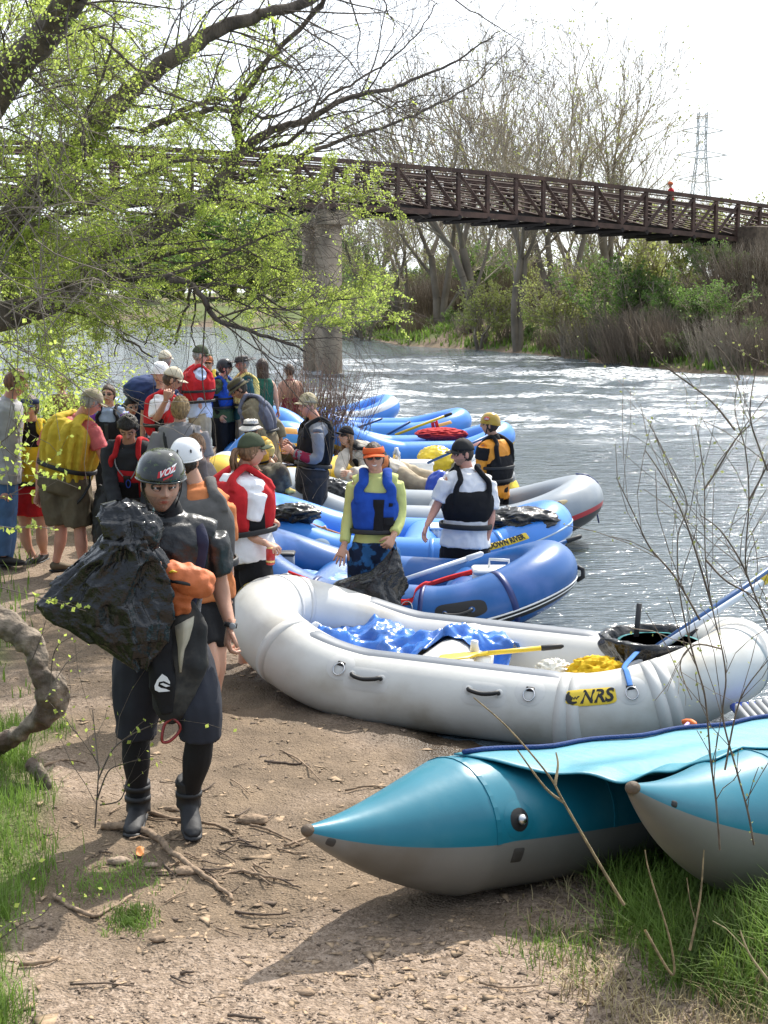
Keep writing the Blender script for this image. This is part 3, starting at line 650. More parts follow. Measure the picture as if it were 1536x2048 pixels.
# ---------------------------------------------------------------- cataraft
TQ = pvc('turquoise vinyl', (.010, .165, .235), .32, dirt=(.045, .20, .26), dscale=4); TQG = pvc('grey underside vinyl', (.20, .195, .18), .45, dirt=(.13, .115, .09)); TQ2 = pvc('dull turquoise band', (.010, .155, .22), .35); TQT = mat('turquoise mesh sheet', (.025, .21, .28), rough=.5, var=.12, vscale=4, bump=.3, bscale=20)
cd1 = V((.76, .65, 0)).normalized(); cd2 = V((.70, .71, 0)).normalized(); cd = cd1
tip1 = P(612, 1662, 5.80); tip2 = P(1262, 1577, 5.45)
ct = thing('cataraft', (tip1+tip2)/2, 'turquoise and grey cataraft with two pointed pontoons on the near shore', 'raft')
CR = .30; CL = 4.3
def caxis(tip, s_):
    k = .21*(1-math.exp(-s_/.5)) if tip is tip1 else .40*(1-math.exp(-s_/.7))
    far = max(0, s_-3.0); return tip+(cd1 if tip is tip1 else cd2)*s_+V((0, 0, -k+.10*far*far-(.10*max(0, s_-.9) if tip is tip1 else .08*s_)))
def crad(s_):
    f = min(1, max(0, s_/.80)); g = min(1, max(0, (CL-s_)/.80)); h_ = min(f, g); return .022+(CR-.022)*(.22*math.sin(h_*math.pi/2)+.78*min(1, h_*1.03))
def pontoon(tip):
    mb = MB(); n = 36; rs = []; ns = 130; ss_ = [CL*(k/ns)**1.15 for k in range(ns+1)]
    for s_ in ss_:
        c = caxis(tip, s_); t = (caxis(tip, s_+.01)-c).normalized(); sd_ = t.cross(V((0, 0, 1))).normalized(); up = sd_.cross(t); r_ = crad(s_)
        rs.append([c+sd_*(r_*math.cos(2*math.pi*j/n))+up*(r_*math.sin(2*math.pi*j/n)) for j in range(n)])
    vs = [p for q_ in rs for p in q_]
    for i in range(ns):
        for j in range(n):
            k = (j+1) % n; mb.f.append((i*n+j, i*n+k, (i+1)*n+k, (i+1)*n+j)); mb.m.append(0 if 0 <= j < n//2 else 1)
    mb.v = [tuple(p) for p in vs]; mb.f.append(tuple(range(n))); mb.m.append(1)
    o = mb.build('pontoon', [TQ, TQG], ct); o['label'] = 'left hand pontoon with a round valve' if tip is tip1 else 'right hand pontoon nearest the grass'
    tc_ = caxis(tip, .0); MB().ell(tc_+cd*.01, (.03, .03, .026)).build('nose_cap', mat('worn brown rubber', (.10, .07, .045), rough=.7, bump=.5, bscale=60), o)
    return o
def cpt(tip, s_, phi, infl=0):
    c = caxis(tip, s_); t = (caxis(tip, s_+.01)-c).normalized(); sd_ = t.cross(V((0, 0, 1))).normalized(); up = sd_.cross(t); r_ = crad(s_)+infl
    return c+sd_*(r_*math.cos(rad(phi)))+up*(r_*math.sin(rad(phi)))
p1_ = pontoon(tip1); p2_ = pontoon(tip2)
def cdisc(tip, s_, phi, rr, infl, m, name, par, sq=1):
    mb = MB(); L_ = []
    for k in range(4):
        L_.append([cpt(tip, s_+rr*k/3*math.copysign(abs(math.cos(t_))**sq, math.cos(t_)), phi+rr*k/3*math.copysign(abs(math.sin(t_))**sq, math.sin(t_))/crad(s_)*57, infl if k < 3 else infl-.004) for t_ in [2*math.pi*j/24 for j in range(24)]])
    mb.rings(L_, True, False); return mb.build(name, m, par)
cdisc(tip1, .92, 17, .085, .004, TQ, 'valve_patch', p1_); v1 = cdisc(tip1, .92, 17, .055, .007, BLACKM, 'valve', p1_); MB().ell(cpt(tip1, .92, 17, .014), (.024, .024, .024)).build('valve_cap', METAL, p1_)
cdisc(tip1, .93, -13, .035, .004, mat('dark tar patch', (.05, .045, .04), rough=.7), 'repair_patch', p1_, .3); cdisc(tip1, .09, -20, .02, .003, mat('dark tar patch', (.05, .045, .04)), 'scuff', p1_, .6); cdisc(tip2, .16, 10, .014, .003, BLACKM, 'scuff', p2_, .6)
cdisc(tip1, .82, 60, .0, .0, TQ, 'weld_patch', p1_) if False else None
mb = MB()
def deck(u, v):
    a = cpt(tip1, .84+3.2*u, 100-22*min(1, v*8), .010); b = cpt(tip2, .55+3.3*u, 112-14*max(0, v*8-7), .010)
    k = v; fr_ = math.exp(-u*5); sag = (.07+.045*fr_)*math.sin(k*math.pi)+.02*math.sin(k*math.pi)**8
    p = a.lerp(b, k)-V((0, 0, sag))+cd*(.22*math.sin(k*math.pi)*fr_)
    return p+V((0, 0, (.006+.010*fr_)*math.sin(k*21+u*9)*math.sin(k*math.pi)+.008*mnoise.noise(V((u*9, k*5, 1)))*math.sin(k*math.pi)))
mb.grid(deck, 70, 60); mb.build('deck_sheet', TQT, ct, solid=.006)
MB().tube([cpt(tip1, .86+3.2*k/30, 92+4*math.sin(k), .022) for k in range(31)], .011, 7).build('edge_rope', mat('navy rope', (.01, .04, .16), rough=.8, bump=.8, bscale=120), ct)
for tp_, po_ in ((tip1, p1_), (tip2, p2_)):
    for s0 in (.80, 1.55, 2.4):
        m_ = MB(); m_.rings([[cpt(tp_, s0+d, 180*j/18, k) for j in range(19)] for d, k in ((-.012, -.002), (-.012, .0035), (.012, .0035), (.012, -.002))], False, False); m_.build('weld_band', TQ2, po_, smooth=False)
wl = cpt(tip2, 1.35, 118, .003)
def em(pts, w_, name='emblem'):
    mb = MB(); L_ = []
    for i, (x, y) in enumerate(pts): L_.append([cpt(tip2, 1.05+x, 112-(y+w_*k)/CR*57, .004) for k in (-1, 1)])
    mb.rings(L_, False); mb.build(name, mat('faded white print', (.30, .55, .62)), p2_)
em([(.05*math.cos(t_*.4)*1.4, .05*math.sin(t_*.4)) for t_ in range(14)], .003); em([(.1+.02*k, .012*math.sin(k*1.9)) for k in range(12)], .003)
paddle('paddle', P(1335, 1492, 8.0), P(1378, 1448, 8.1), .016, mat('lilac shaft', (.42, .30, .60)), 'lilac paddle with an orange T grip between the white raft and the cataraft', 'paddle', 'T', mat('orange grip plastic', (.75, .16, .03)))
sf = thing('raft_frame', P(1500, 1440, 8.6), 'grey slatted frame with a blue cover behind the cataraft', 'frame')
for k in range(5): MB().box(P(1490+k*14, 1442-k*3, 8.4), (.03, .4, .10), bev=.006).build('slat', GREYPL, sf)
MB().box(P(1520, 1425, 8.7), (.3, .3, .06), bev=.02).build('cover', BBG, sf)
# ---------------------------------------------------------------- people
SKIN = mat('skin', (.56, .31, .21), rough=.5, var=.08, vscale=9, sss=.12, bump=.08, bscale=90, bdist=.004)
SKINT = mat('tanned skin', (.50, .27, .18), rough=.5, var=.1, vscale=9, sss=.1, bump=.1, bscale=90, bdist=.004)
SKINP = mat('flushed skin', (.60, .30, .22), rough=.5, var=.1, vscale=9, sss=.12, bump=.08, bscale=90, bdist=.004)
LIP = mat('lips', (.42, .13, .10), rough=.4); TEETH = plast('teeth', (.85, .83, .78), .3); EYEW = plast('eye white', (.7, .68, .64), .2); IRIS = plast('iris', (.03, .02, .015), .15)
LENS = mat('dark lens', (.01, .01, .012), rough=.08, spec=.8)
def hairm(n, c): return mat('hair '+n, c, rough=.5, var=.45, vscale=60, bump=.9, bscale=110, bdist=.01, stretch=(1, 1, .25))
H_BRN = hairm('brown', (.075, .042, .024)); H_BLD = hairm('blond', (.36, .23, .10)); H_DRK = hairm('dark', (.02, .014, .01)); H_GRY = hairm('grey', (.30, .28, .26)); H_LBR = hairm('light brown', (.20, .11, .055)); H_RED = hairm('auburn', (.16, .065, .03))
STUB = mat('stubble', (.38, .22, .155), rough=.7, var=.15, vscale=120)
def headdir(d, f):
    """surface point of a head for unit direction d (x right, y face forward, z up), metres; f = detail on"""
    x, y, z = d
    p = V((x*.076, y*.096, z*.118))
    lo = sstep(-z, .05, .95)
    p.x *= 1-.25*lo; 
    if y < 0: p.y *= 1-.30*lo; p.z += .012*lo*(-y)
    else: p.y *= 1-.04*lo
    if z > 0: p.x *= 1+.03*math.sin(z*3); p.y *= 1+.02*z
    if y > 0.1 and f:
        g = lambda cx, cz, sx, sz: math.exp(-((p.x-cx)/sx)**2-((p.z-cz)/sz)**2)
        # flatten the face plane, brow, eye sockets, nose, mouth, chin
        p.y -= .008*math.exp(-((p.z-.0)/.05)**2)*(1-math.exp(-(p.x/.03)**2))*y
        p.y += .005*(g(.028, .028, .022, .009)+g(-.028, .028, .022, .009))
        p.y -= .012*(g(.030, .006, .016, .012)+g(-.030, .006, .016, .012))
        nz = sstep(p.z, -.040, -.026)*(1-sstep(p.z, -.020, .022))
        p.y += .025*nz*math.exp(-(p.x/(.0085+.005*sstep(-p.z, .0, .03)))**2)+.006*math.exp(-(p.x/.010)**2)*math.exp(-((p.z-.01)/.014)**2)
        p.y += .006*(g(.013, -.031, .007, .007)+g(-.013, -.031, .007, .007))
        p.y += .006*g(0, -.056, .024, .012)-.0035*g(0, -.0575, .024, .0022)-.004*g(0, -.070, .02, .005)
        p.y += .007*g(0, -.095, .02, .016)+.003*(g(.042, -.02, .018, .016)+g(-.042, -.02, .018, .016))
    return p
class Person:
    def __init__(s, x, top, Y, yaw, zg=0.0, label='', group='rafters gathered on the river bank', lod=1, h=None, lean=(0, 0), skin=SKIN, fat=1.0, J=None, head=(0, 0, 0), name='person', hs=1.0):
        s.hs = hs; s.si = 0
        """x,top: picture column and row of the head top, Y depth, yaw 0 = facing away, 180 = facing the camera, head=(yaw,pitch,roll) relative"""
        topz = P(x, top, Y); s.h = h or (topz.z-zg); s.k = s.h/1.8; s.fat = fat; s.skin = skin; s.Y = Y; s.lod = lod
        s.base = V((topz.x, Y, zg)); s.Rz = Matrix.Rotation(rad(yaw), 3, 'Z'); k = s.k
        s.T = thing(name, s.base, label, 'person', group)
        L = lambda a, b, c: s.base+s.Rz @ (V((a, b, c))*k)
        J = J or {}
        def j(n, d):
            if n in J:
                v = J[n]; return P(v[0], v[1], Y+(v[2] if len(v) > 2 else 0))
            return d
        lx, ly = lean
        s.neck = j('neck', L(lx*.55, ly*.55+.0, 1.50)); s.pel = j('pel', L(0, 0, .95))
        up = (s.neck-s.pel).normalized(); s.right = (s.Rz @ V((1, 0, 0))); s.right = (s.right-up*s.right.dot(up)).normalized(); s.fwd = up.cross(s.right); s.up = up
        s.chest = j('chest', s.pel.lerp(s.neck, .62)-s.fwd*.015*k)
        s.head = j('head', s.neck+V((0, 0, .175))*k+s.fwd*.025*k+s.Rz @ V((lx*.1, ly*.1, 0)))
        ry = Matrix.Rotation(rad(yaw+head[0]), 3, 'Z') @ Matrix.Rotation(rad(head[1]), 3, 'X') @ Matrix.Rotation(rad(head[2]), 3, 'Y'); s.HR = ry
        s.sh = {}; s.el = {}; s.wr = {}; s.hp = {}; s.kn = {}; s.an = {}; s.hd = {}
        for n, sg in (('L', -1), ('R', 1)):
            s.sh[n] = j('sh'+n, s.neck-up*.055*k+s.right*(sg*.178*k*(.6+.4*fat)))
            s.el[n] = j('el'+n, s.sh[n]+s.right*(sg*.055*k)-V((0, 0, .285))*k-s.fwd*.02*k)
            s.wr[n] = j('wr'+n, s.el[n]-V((0, 0, .25))*k+s.fwd*.05*k+s.right*(sg*.0*k))
            d = (s.wr[n]-s.el[n]).normalized(); s.hd[n] = (j('hd'+n, s.wr[n]+d)-s.wr[n]).normalized()
            s.hp[n] = j('hp'+n, s.pel+s.right*(sg*.09*k*fat)-up*.02*k)
            s.kn[n] = j('kn'+n, s.hp[n]+(s.Rz @ V((sg*.01, .02, -.44)))*k)
            s.an[n] = j('an'+n, s.kn[n]+(s.Rz @ V((0, -.03, -.41)))*k)
        s.spine = catmull([s.pel-up*.11*k, s.pel, s.chest, s.neck, s.neck.lerp(s.head, .5), s.head], 8)
        ls = [0]
        for a, b in zip(s.spine, s.spine[1:]): ls.append(ls[-1]+(b-a).length)
        # map default heights .84 (crotch) .95 (pelvis) 1.29 (chest) 1.5 (neck) 1.59, 1.68
        s.hk = [.84, .95, 1.29, 1.50, 1.59, 1.675]
    def spt(s, z):
        hk = s.hk; z = min(max(z, hk[0]), hk[-1])
        for i in range(5):
            if z <= hk[i+1] or i == 4:
                q = (i+(z-hk[i])/(hk[i+1]-hk[i]))*8; a = min(int(q), len(s.spine)-2); f = q-a
                p = s.spine[a].lerp(s.spine[a+1], f); t = (s.spine[min(a+2, len(s.spine)-1)]-s.spine[max(a-1, 0)]).normalized(); break
        shr = (s.sh['R']-s.sh['L']).normalized(); hpr = (s.hp['R']-s.hp['L']).normalized(); f = sstep(z, .95, 1.42); r = hpr.lerp(shr, f)
        r = (r-t*r.dot(t)).normalized(); return p, t, r, t.cross(r)
    TOR = [(.84, .10, .09), (.90, .155, .115), (.98, .165, .12), (1.10, .142, .108), (1.25, .155, .118), (1.36, .170, .122), (1.43, .165, .105), (1.48, .11, .085), (1.52, .062, .066), (1.60, .055, .06), (1.70, .05, .055)]
    def tr(s, z):
        a, b = interp(s.TOR, z); g = s.fat if z < 1.46 else 1; return a*s.k*g, b*s.k*(1+(g-1)*1.3)
    def tp(s, z, th, infl=0, pw=.85, inflb=None):
        """torso surface point at height z (default metres), angle th degrees (0 right, 90 front)"""
        p, t, r, f = s.spt(z); a, b = s.tr(z); c, si = math.cos(rad(th)), math.sin(rad(th))
        c = math.copysign(abs(c)**pw, c); si = math.copysign(abs(si)**pw, si); ib = infl if inflb is None else inflb
        return p+r*((a+infl)*c)+f*((b+ib)*si)
    def torso(s, mb, z0, z1, infl, n=22, steps=14, pw=.85, flare=0, inflb=None):
        rs = []
        for i in range(steps+1):
            z = lerp(z0, z1, i/steps); e = infl+flare*(1-i/steps); eb = (inflb if inflb is not None else infl)+flare*(1-i/steps)
            rs.append([s.tp(z, 360*j/n, e, pw, eb) for j in range(n)])
        mb.rings(rs)
    def limb(s, mb, pts, tab, infl=0, f0=0, f1=1, n=12, flare=0):
        """tab: (fraction along polyline, radius)"""
        pts = catmull([V(p) for p in pts], 6); d = [0]
        for a, b in zip(pts, pts[1:]): d.append(d[-1]+(b-a).length)
        T = d[-1]; out = []; rr = []
        N = 16
        for i in range(N+1):
            q = lerp(f0, f1, i/N)*T
            for m_ in range(len(d)-1):
                if d[m_+1] >= q-1e-9: break
            f = (q-d[m_])/max(1e-9, d[m_+1]-d[m_]); out.append(pts[m_].lerp(pts[m_+1], f)); rr.append(interp(tab, q/T)[0]*s.k+infl+flare*(i/N))
        mb.tube(out, rr, n); return out[-1]
    ARM = [(0, .054), (.12, .056), (.3, .048), (.48, .040), (.58, .043), (.8, .033), (1, .026)]
    LEG = [(0, .095), (.15, .098), (.35, .080), (.5, .058), (.6, .060), (.7, .062), (.9, .040), (1, .038)]
    def armpts(s, n):
        i = s.neck.lerp(s.sh[n], .55)-s.up*.01; return [s.sh[n], s.el[n], s.wr[n]]
    def hand(s, mb, n, curl=.5, spread=.15, nrm=None, point=0):
        k = s.k; w = s.wr[n]; d = s.hd[n]; sg = -1 if n == 'L' else 1
        nr = nrm if nrm is not None else (-s.right*sg); nr = V(nr); nr = (nr-d*nr.dot(d)).normalized(); a = d.cross(nr)   # nr palm normal
        # thumb side towards front
        th = s.fwd if abs(s.fwd.dot(a)) > .25 else s.up; a = a if a.dot(th) > 0 else -a
        nf = 8 if s.lod > 1 else 6
        mb.tube([w-d*.03*k, w+d*.012*k, w+d*.045*k, w+d*.085*k, w+d*.098*k], [(.024*k, .02*k), (.028*k, .017*k), (.038*k, .0165*k), (.041*k, .0145*k), (.034*k, .010*k)], 10, ref=a)
        for i in range(4):
            off = (1.5-i)*.0205*k; L_ = (.078, .086, .080, .064)[i]*k; p = w+d*(.088-.004*abs(i-1))*k+a*off; cr = curl*(1+.12*i); dd = (d+a*(1.5-i)*spread*.35).normalized()
            pts = [p-dd*.015*k, p]; ang = 0
            for seg in (.44, .31, .25): ang += cr*(.75 if seg > .4 else 1.0); pts.append(pts[-1]+(dd*math.cos(ang)+nr*math.sin(ang))*(L_*seg))
            mb.tube(pts, [.0098*k, .0102*k, .0092*k, .0082*k, .0058*k], nf)
        p = w+d*.025*k+a*.024*k; t1 = (a*.75+d*.65+nr*.25).normalized(); t2 = (d*.85+a*.25+nr*(.25+.4*curl)).normalized()
        mb.tube([p-a*.01*k, p+t1*.028*k, p+t1*.04*k+t2*.022*k, p+t1*.044*k+t2*.052*k], [.014*k, .0125*k, .0108*k, .0075*k], nf)
    def body(s, shod=False, curlL=.5, curlR=.5, feet=True, legs=True, face=None, nrmL=None, nrmR=None, hands='LR', spread=.15, stub=False, brow=None, ears=True):
        mb = MB(); k = s.k; brow = brow or H_BRN
        feet = feet and not shod
        s.torso(mb, .86, 1.50, 0); mb.tube([s.spt(z)[0] for z in (1.42, 1.5, 1.56, 1.62, 1.66)], [.075*k, .062*k, .056*k, .055*k, .05*k], 14)
        for n in 'LR':
            mb.tube([s.neck-s.up*.04*k, s.neck.lerp(s.sh[n], .6)-s.up*.0*k, s.sh[n]], [.06*k, .052*k, .052*k], 12); s.limb(mb, s.armpts(n), s.ARM)
            if legs:
                s.limb(mb, [s.hp[n], s.kn[n], s.an[n]], s.LEG)
                if feet: mb.tube([s.an[n]-s.Rz @ V((0, .03*k, .02*k)), s.an[n]+s.Rz @ V((0, .03*k, -.035*k)), s.an[n]+s.Rz @ V((0, .10*k, -.055*k)), s.an[n]+s.Rz @ V((0, .17*k, -.062*k))], [(.038*k, .045*k), (.04*k, .038*k), (.045*k, .026*k), (.03*k, .014*k)], 12, ref=s.right)
        tmp = mb.build('tmp', s.skin, vox=.011 if s.lod > 1 else (.014 if s.lod == 1 else .02), sm=2)
        B = MB(); me = tmp.data; B.v = [tuple(v.co) for v in me.vertices]; B.f = [tuple(p.vertices) for p in me.polygons]; B.m = [0]*len(B.f); bpy.data.objects.remove(tmp); bpy.data.meshes.remove(me)
        for n in 'LR':
            if n in hands: s.hand(B, n, curlL if n == 'L' else curlR, spread, nrmL if n == 'L' else nrmR)
        # head
        nu, nv = {2: (84, 72), 1: (52, 44), 0: (26, 22)}[s.lod]; o = len(B.v); hp = []
        for i in range(nv+1):
            ph = -math.pi/2+math.pi*i/nv
            for j in range(nu):
                t = 2*math.pi*(j/nu)+math.pi/2; t2 = t-.32*math.sin(2*(t-math.pi/2))*0
                # concentrate columns on the face
                u = j/nu*2-1; t = math.pi/2+math.pi*(math.copysign(abs(u)**1.25, u))
                d = (math.cos(ph)*math.cos(t), math.cos(ph)*math.sin(t), math.sin(ph)); q = headdir(d, True); hp.append(q); B.v.append(tuple(s.hw(q)))
        for i in range(nv):
            for j in range(nu):
                k2 = (j+1) % nu; B.f.append((o+i*nu+j, o+i*nu+k2, o+(i+1)*nu+k2, o+(i+1)*nu+j))
                c = (hp[i*nu+j]+hp[(i+1)*nu+k2])/2; m_ = 0
                if c.y > .03:
                    lw = .022 if face == 'smile' else .019; lz = -.0575+(.006*(abs(c.x)/.02)**2 if face == 'smile' else .001)
                    lh = .0075*(1-min(1, (abs(c.x)/lw))**2)
                    if abs(c.x) < lw:
                        if face == 'smile' and abs(c.z-lz) < lh*.75: m_ = 2
                        elif abs(c.z-lz) < lh*(1.5 if face == 'smile' else .85): m_ = 1
                    bz = .029-.12*max(0, abs(c.x)-.038)+.05*min(.02, abs(c.x)-.012)
                    if .012 < abs(c.x) < .050 and abs(c.z-bz) < .0042: m_ = 3
                if stub and m_ == 0 and c.z < -.035 and c.y > -.01 and (abs(c.x) > .018 or c.z < -.067 or c.z > -.05) and c.z < -.03-.0*abs(c.x) and not (abs(c.x) < .03 and c.z > -.042): m_ = 6
                B.m.append(m_)
        if s.lod:
            for sg in (-1, 1):
                B.cm = 4; B.ell(s.hw(V((sg*.030, .0760, .005))), .0112*k*s.hs, nu=12, nv=8); B.cm = 5; B.ell(s.hw(V((sg*.030, .0828, .0048))), .0058*k*s.hs, nu=10, nv=6)
                B.cm = 0; B.tube([s.hw(V((sg*.013, .086, .012))), s.hw(V((sg*.030, .0885, .0155))), s.hw(V((sg*.045, .078, .010)))], [.004*k, .0068*k, .004*k], 6)
                B.tube([s.hw(V((sg*.015, .083, -.003))), s.hw(V((sg*.030, .0855, -.0065))), s.hw(V((sg*.044, .078, -.001)))], [.003*k, .0056*k, .003*k], 6)
        if ears:
            B.cm = 0
            for sg in (-1, 1):
                M = s.HR @ Matrix.Rotation(rad(-18*sg), 3, 'Z'); B.ell(s.hw(V((sg*.0765, -.008, -.005))), (.008*k, .020*k, .031*k), M, 10, 8); B.ell(s.hw(V((sg*.0745, .004, -.012))), (.006*k, .010*k, .016*k), M, 8, 6)
        s.bodyo = B.build('body', [s.skin, LIP, TEETH, brow, EYEW, IRIS, STUB], s.T)
        return s
    def hw(s, p): return s.head+s.HR @ (V(p)*s.k*s.hs)
    def hair(s, m, style='short', infl=.010, front=.055, back=-.07, nz=.006):
        mb = MB(); nu, nv = (40, 30) if s.lod else (24, 18); k = s.k; pts = {}
        def lim(x, y): return lerp(back, front, sstep(y, -.4, .75))
        idx = {}
        for i in range(nv+1):
            ph = -math.pi/2+math.pi*i/nv
            for j in range(nu):
                t = 2*math.pi*j/nu; d = (math.cos(ph)*math.cos(t), math.cos(ph)*math.sin(t), math.sin(ph)); q = headdir(d, False)
                side = math.exp(-((d[1]-.1)/.35)**2)*.02
                inside = q.z > lim(d[0], d[1])-side
                nn = mnoise.noise(V(d)*6)*nz+mnoise.noise(V(d)*14)*nz*.6
                e = infl+nn if inside else -.004
                q2 = q+V(d)*e; idx[(i, j)] = len(mb.v); mb.v.append(tuple(s.hw(q2)))
        for i in range(nv):
            for j in range(nu):
                j2 = (j+1) % nu; mb.f.append((idx[(i, j)], idx[(i, j2)], idx[(i+1, j2)], idx[(i+1, j)])); mb.m.append(0)
        rr = random.Random(int(s.base.x*100))
        if style == 'long' or style == 'dread':
            N = 26 if style == 'long' else 34; Ln = .24 if style == 'long' else .34
            for i in range(N):
                t = math.pi*(1.05+.9*i/(N-1))+.0 if True else 0; a = V((math.cos(t)*.078, math.sin(t)*.085-.0, .02)); b = V((math.cos(t)*.088, math.sin(t)*.098-.005, -.06)); c = V((math.cos(t)*.088+rr.uniform(-.015, .015), math.sin(t)*.09-.02, -.10-Ln*.4)); e_ = V((math.cos(t)*.075+rr.uniform(-.02, .02), math.sin(t)*.085-.03+rr.uniform(-.02, .02), -.10-Ln*rr.uniform(.7, 1)))
                r0 = .014 if style == 'long' else .010; mb.tube([s.hw(p) for p in catmull([a, b, c, e_], 3)], [r0*k]*8+[r0*.7*k, r0*.3*k], 6)
        if style == 'pony':
            for i in range(14):
                o = V((rr.uniform(-.014, .014), rr.uniform(-.01, .01), rr.uniform(-.014, .014))); w_ = V((rr.uniform(-.035, .035), rr.uniform(-.02, .03), rr.uniform(-.02, .02)))
                mb.tube([s.hw(p) for p in catmull([V((0, -.085, .01))+o*.5, V((0, -.125, .0))+o, V((0, -.145, -.06))+o*1.3+w_*.4, V((.0, -.125, -.15))+o+w_]  , 3)], [.012*k, .013*k, .014*k, .015*k, .016*k, .016*k, .015*k, .012*k, .009*k, .003*k], 6)
            mb2 = MB().tube([s.hw(V((.018*math.cos(a), -.098, .008+.018*math.sin(a)))) for a in [2*math.pi*q/12 for q in range(12)]], .006*k, 6, loop=True).build('hair_tie', BLACKM, s.T)
        o = mb.build('hair', m, s.T); return o
    def cap(s, m, bm=None, tilt=0, brimlen=.07, z0=.042, inflate=.016, name='cap', badge=None):
        mb = MB(); k = s.k; n = 28; rs = []
        for i in range(9):
            f = i/8; z = lerp(z0, .128+inflate, f**.8 if f < 1 else 1); ww = math.sqrt(max(0, 1-((z-.03)/(.10+inflate))**2)) if z > .03 else 1
            rs.append([s.hw(V(((.079+inflate*.7)*ww*math.cos(t), (.099+inflate*.7)*ww*math.sin(t)-.002, z-.010*(math.sin(t) < -.3)*(1-f)+.004*math.cos(6*t)*math.sin(f*3)*.5))) for t in [2*math.pi*j/n for j in range(n)]])
        mb.rings(rs); o = mb.build(name, m, s.T)
        MB().ell(s.hw(V((0, 0, .129+inflate))), .006*k, nu=8, nv=5).build('button', bm or m, o)
        if brimlen:
            mb = MB()
            def f(u, v):
                t = lerp(-1.15, 1.15, u); e = math.cos(t*1.2)**.6 if abs(t*1.2) < math.pi/2 else 0
                x = (.083+.004*v)*math.sin(t); y = .103*math.cos(t)-.004+v*brimlen*(.25+.75*e); return s.hw(V((x, y, z0+.004-.012*v-.020*(x/.08)**2-.001*v*0)))
            mb.grid(f, 20, 6); mb.build('brim', bm or m, o, solid=.005*k)
        if badge: 
            M = s.HR; MB().ell(s.hw(V((0, .113, .085))), (.02*k, .004*k, .016*k), M, 10, 6).build('badge', badge, o)
        return o
    def helmet(s, m, z0=.018, infl=.028, strap=True, vents=0, ear=False):
        mb = MB(); k = s.k; n = 36; rs = []; top = .123+infl
        for i in range(15):
            ph = math.pi/2*(i/14); z = lerp(z0, top, math.sin(ph)); w_ = math.cos(ph*.985)**.75 if i < 14 else .05
            rs.append([s.hw(V(((.080+infl*.85)*w_*math.cos(t), (.102+infl*.85)*w_*math.sin(t)-.004, z+(0.0-.012*(1-sstep(i, 0, 8)))*(-math.sin(t))*.0-(.018*max(0, -math.sin(t))*(1-i/14))))) for t in [2*math.pi*j/n for j in range(n)]])
        mb.rings(rs); o = mb.build('helmet', m, s.T)
        mb = MB(); mb.tube([(V(p)+V(rs[0][(i+1) % n])*0) for i, p in enumerate(rs[0])], .0045*k, 6, loop=True); mb.build('rim', m, o)
        for i in range(vents):
            t = rad(-150+i*75/max(1, vents-1)*2); p = V(((.080+infl*.95)*.93*math.cos(t), (.102+infl*.95)*.93*math.sin(t)-.004, z0+.055)); d = s.HR @ V((math.cos(t), math.sin(t), .3)).normalized()
            M = d.to_track_quat('Z', 'Y').to_matrix(); MB().ell(s.hw(p), (.006*k, .013*k, .004*k), M, 10, 6).build('vent', BLACKM, o)
        if strap:
            for sg in (-1, 1):
                MB().tube([s.hw(p) for p in (V((sg*.086, .02, .03)), V((sg*.080, .022, -.03)), V((sg*.055, .035, -.095)), V((0, .045, -.122)))], [(.007*k, .0025*k)]*4, 6, ref=s.HR @ V((0, 1, 0))).build('chin_strap', BLACKM, o)
        return o
    def brimhat(s, m, band, r=.17, droop=.03, h=.10):
        mb = MB(); n = 32; rs = []
        for i in range(7):
            f = i/6; w_ = (1-.12*f) if f < .99 else .5; rs.append([s.hw(V((.092*w_*math.cos(t), .110*w_*math.sin(t), .040+h*f*1.0-(.012*math.exp(-(math.cos(t)/.3)**2) if f > .8 else 0)))) for t in [2*math.pi*j/n for j in range(n)]])
        mb.rings(rs); o = mb.build('hat', m, s.T)
        mb = MB(); mb.grid(lambda u, v: s.hw(V(((.090+(r-.09)*v)*math.cos(u*2*math.pi), (.108+(r-.09)*v)*math.sin(u*2*math.pi), .044-droop*v*(1 if droop < 0 or abs(math.sin(u*2*math.pi)) > .0 else 1)+.35*droop*v*math.cos(4*math.pi*u)))), 36, 5); mb.build('brim', m, o, solid=.005)
        MB().tube([s.hw(V((.0935*math.cos(t), .1115*math.sin(t), .056))) for t in [2*math.pi*j/24 for j in range(24)]], [(.016*s.k, .003*s.k)]*24, 6, ref=s.HR @ V((0, 0, 1)), loop=True).build('hat_band', band, o)
        return o
    def visor(s, m, under=None):
        k = s.k; n = 28
        mb = MB(); rs = [[s.hw(V(((.083+e)*math.cos(t), (.103+e)*math.sin(t), z))) for t in [math.pi*(-.15)+math.pi*1.3*j/n for j in range(n+1)]] for z, e in ((.036, .002), (.05, .006), (.075, .0), (.085, -.006))]
        mb.rings(rs, False); o = mb.build('visor', m, s.T, solid=.004)
        mb = MB()
        mb.grid(lambda u, v: s.hw(V(((.088+.006*v)*math.sin(lerp(-1.2, 1.2, u)), .105*math.cos(lerp(-1.2, 1.2, u))+v*.075*(.25+.75*max(0, math.cos(lerp(-1.25, 1.25, u)*1.2))**.6), .040-.014*v-.022*math.sin(lerp(-1.2, 1.2, u))**2))), 20, 6); mb.build('brim', m, o, solid=.005)
        MB().tube([s.hw(V((.086*math.cos(t), .104*math.sin(t), .05))) for t in [math.pi*(.9)+math.pi*1.2*j/14 for j in range(15)]], [(.012*k, .002*k)]*15, 6, ref=s.HR @ V((0, 0, 1))).build('band', m, o)
        return o
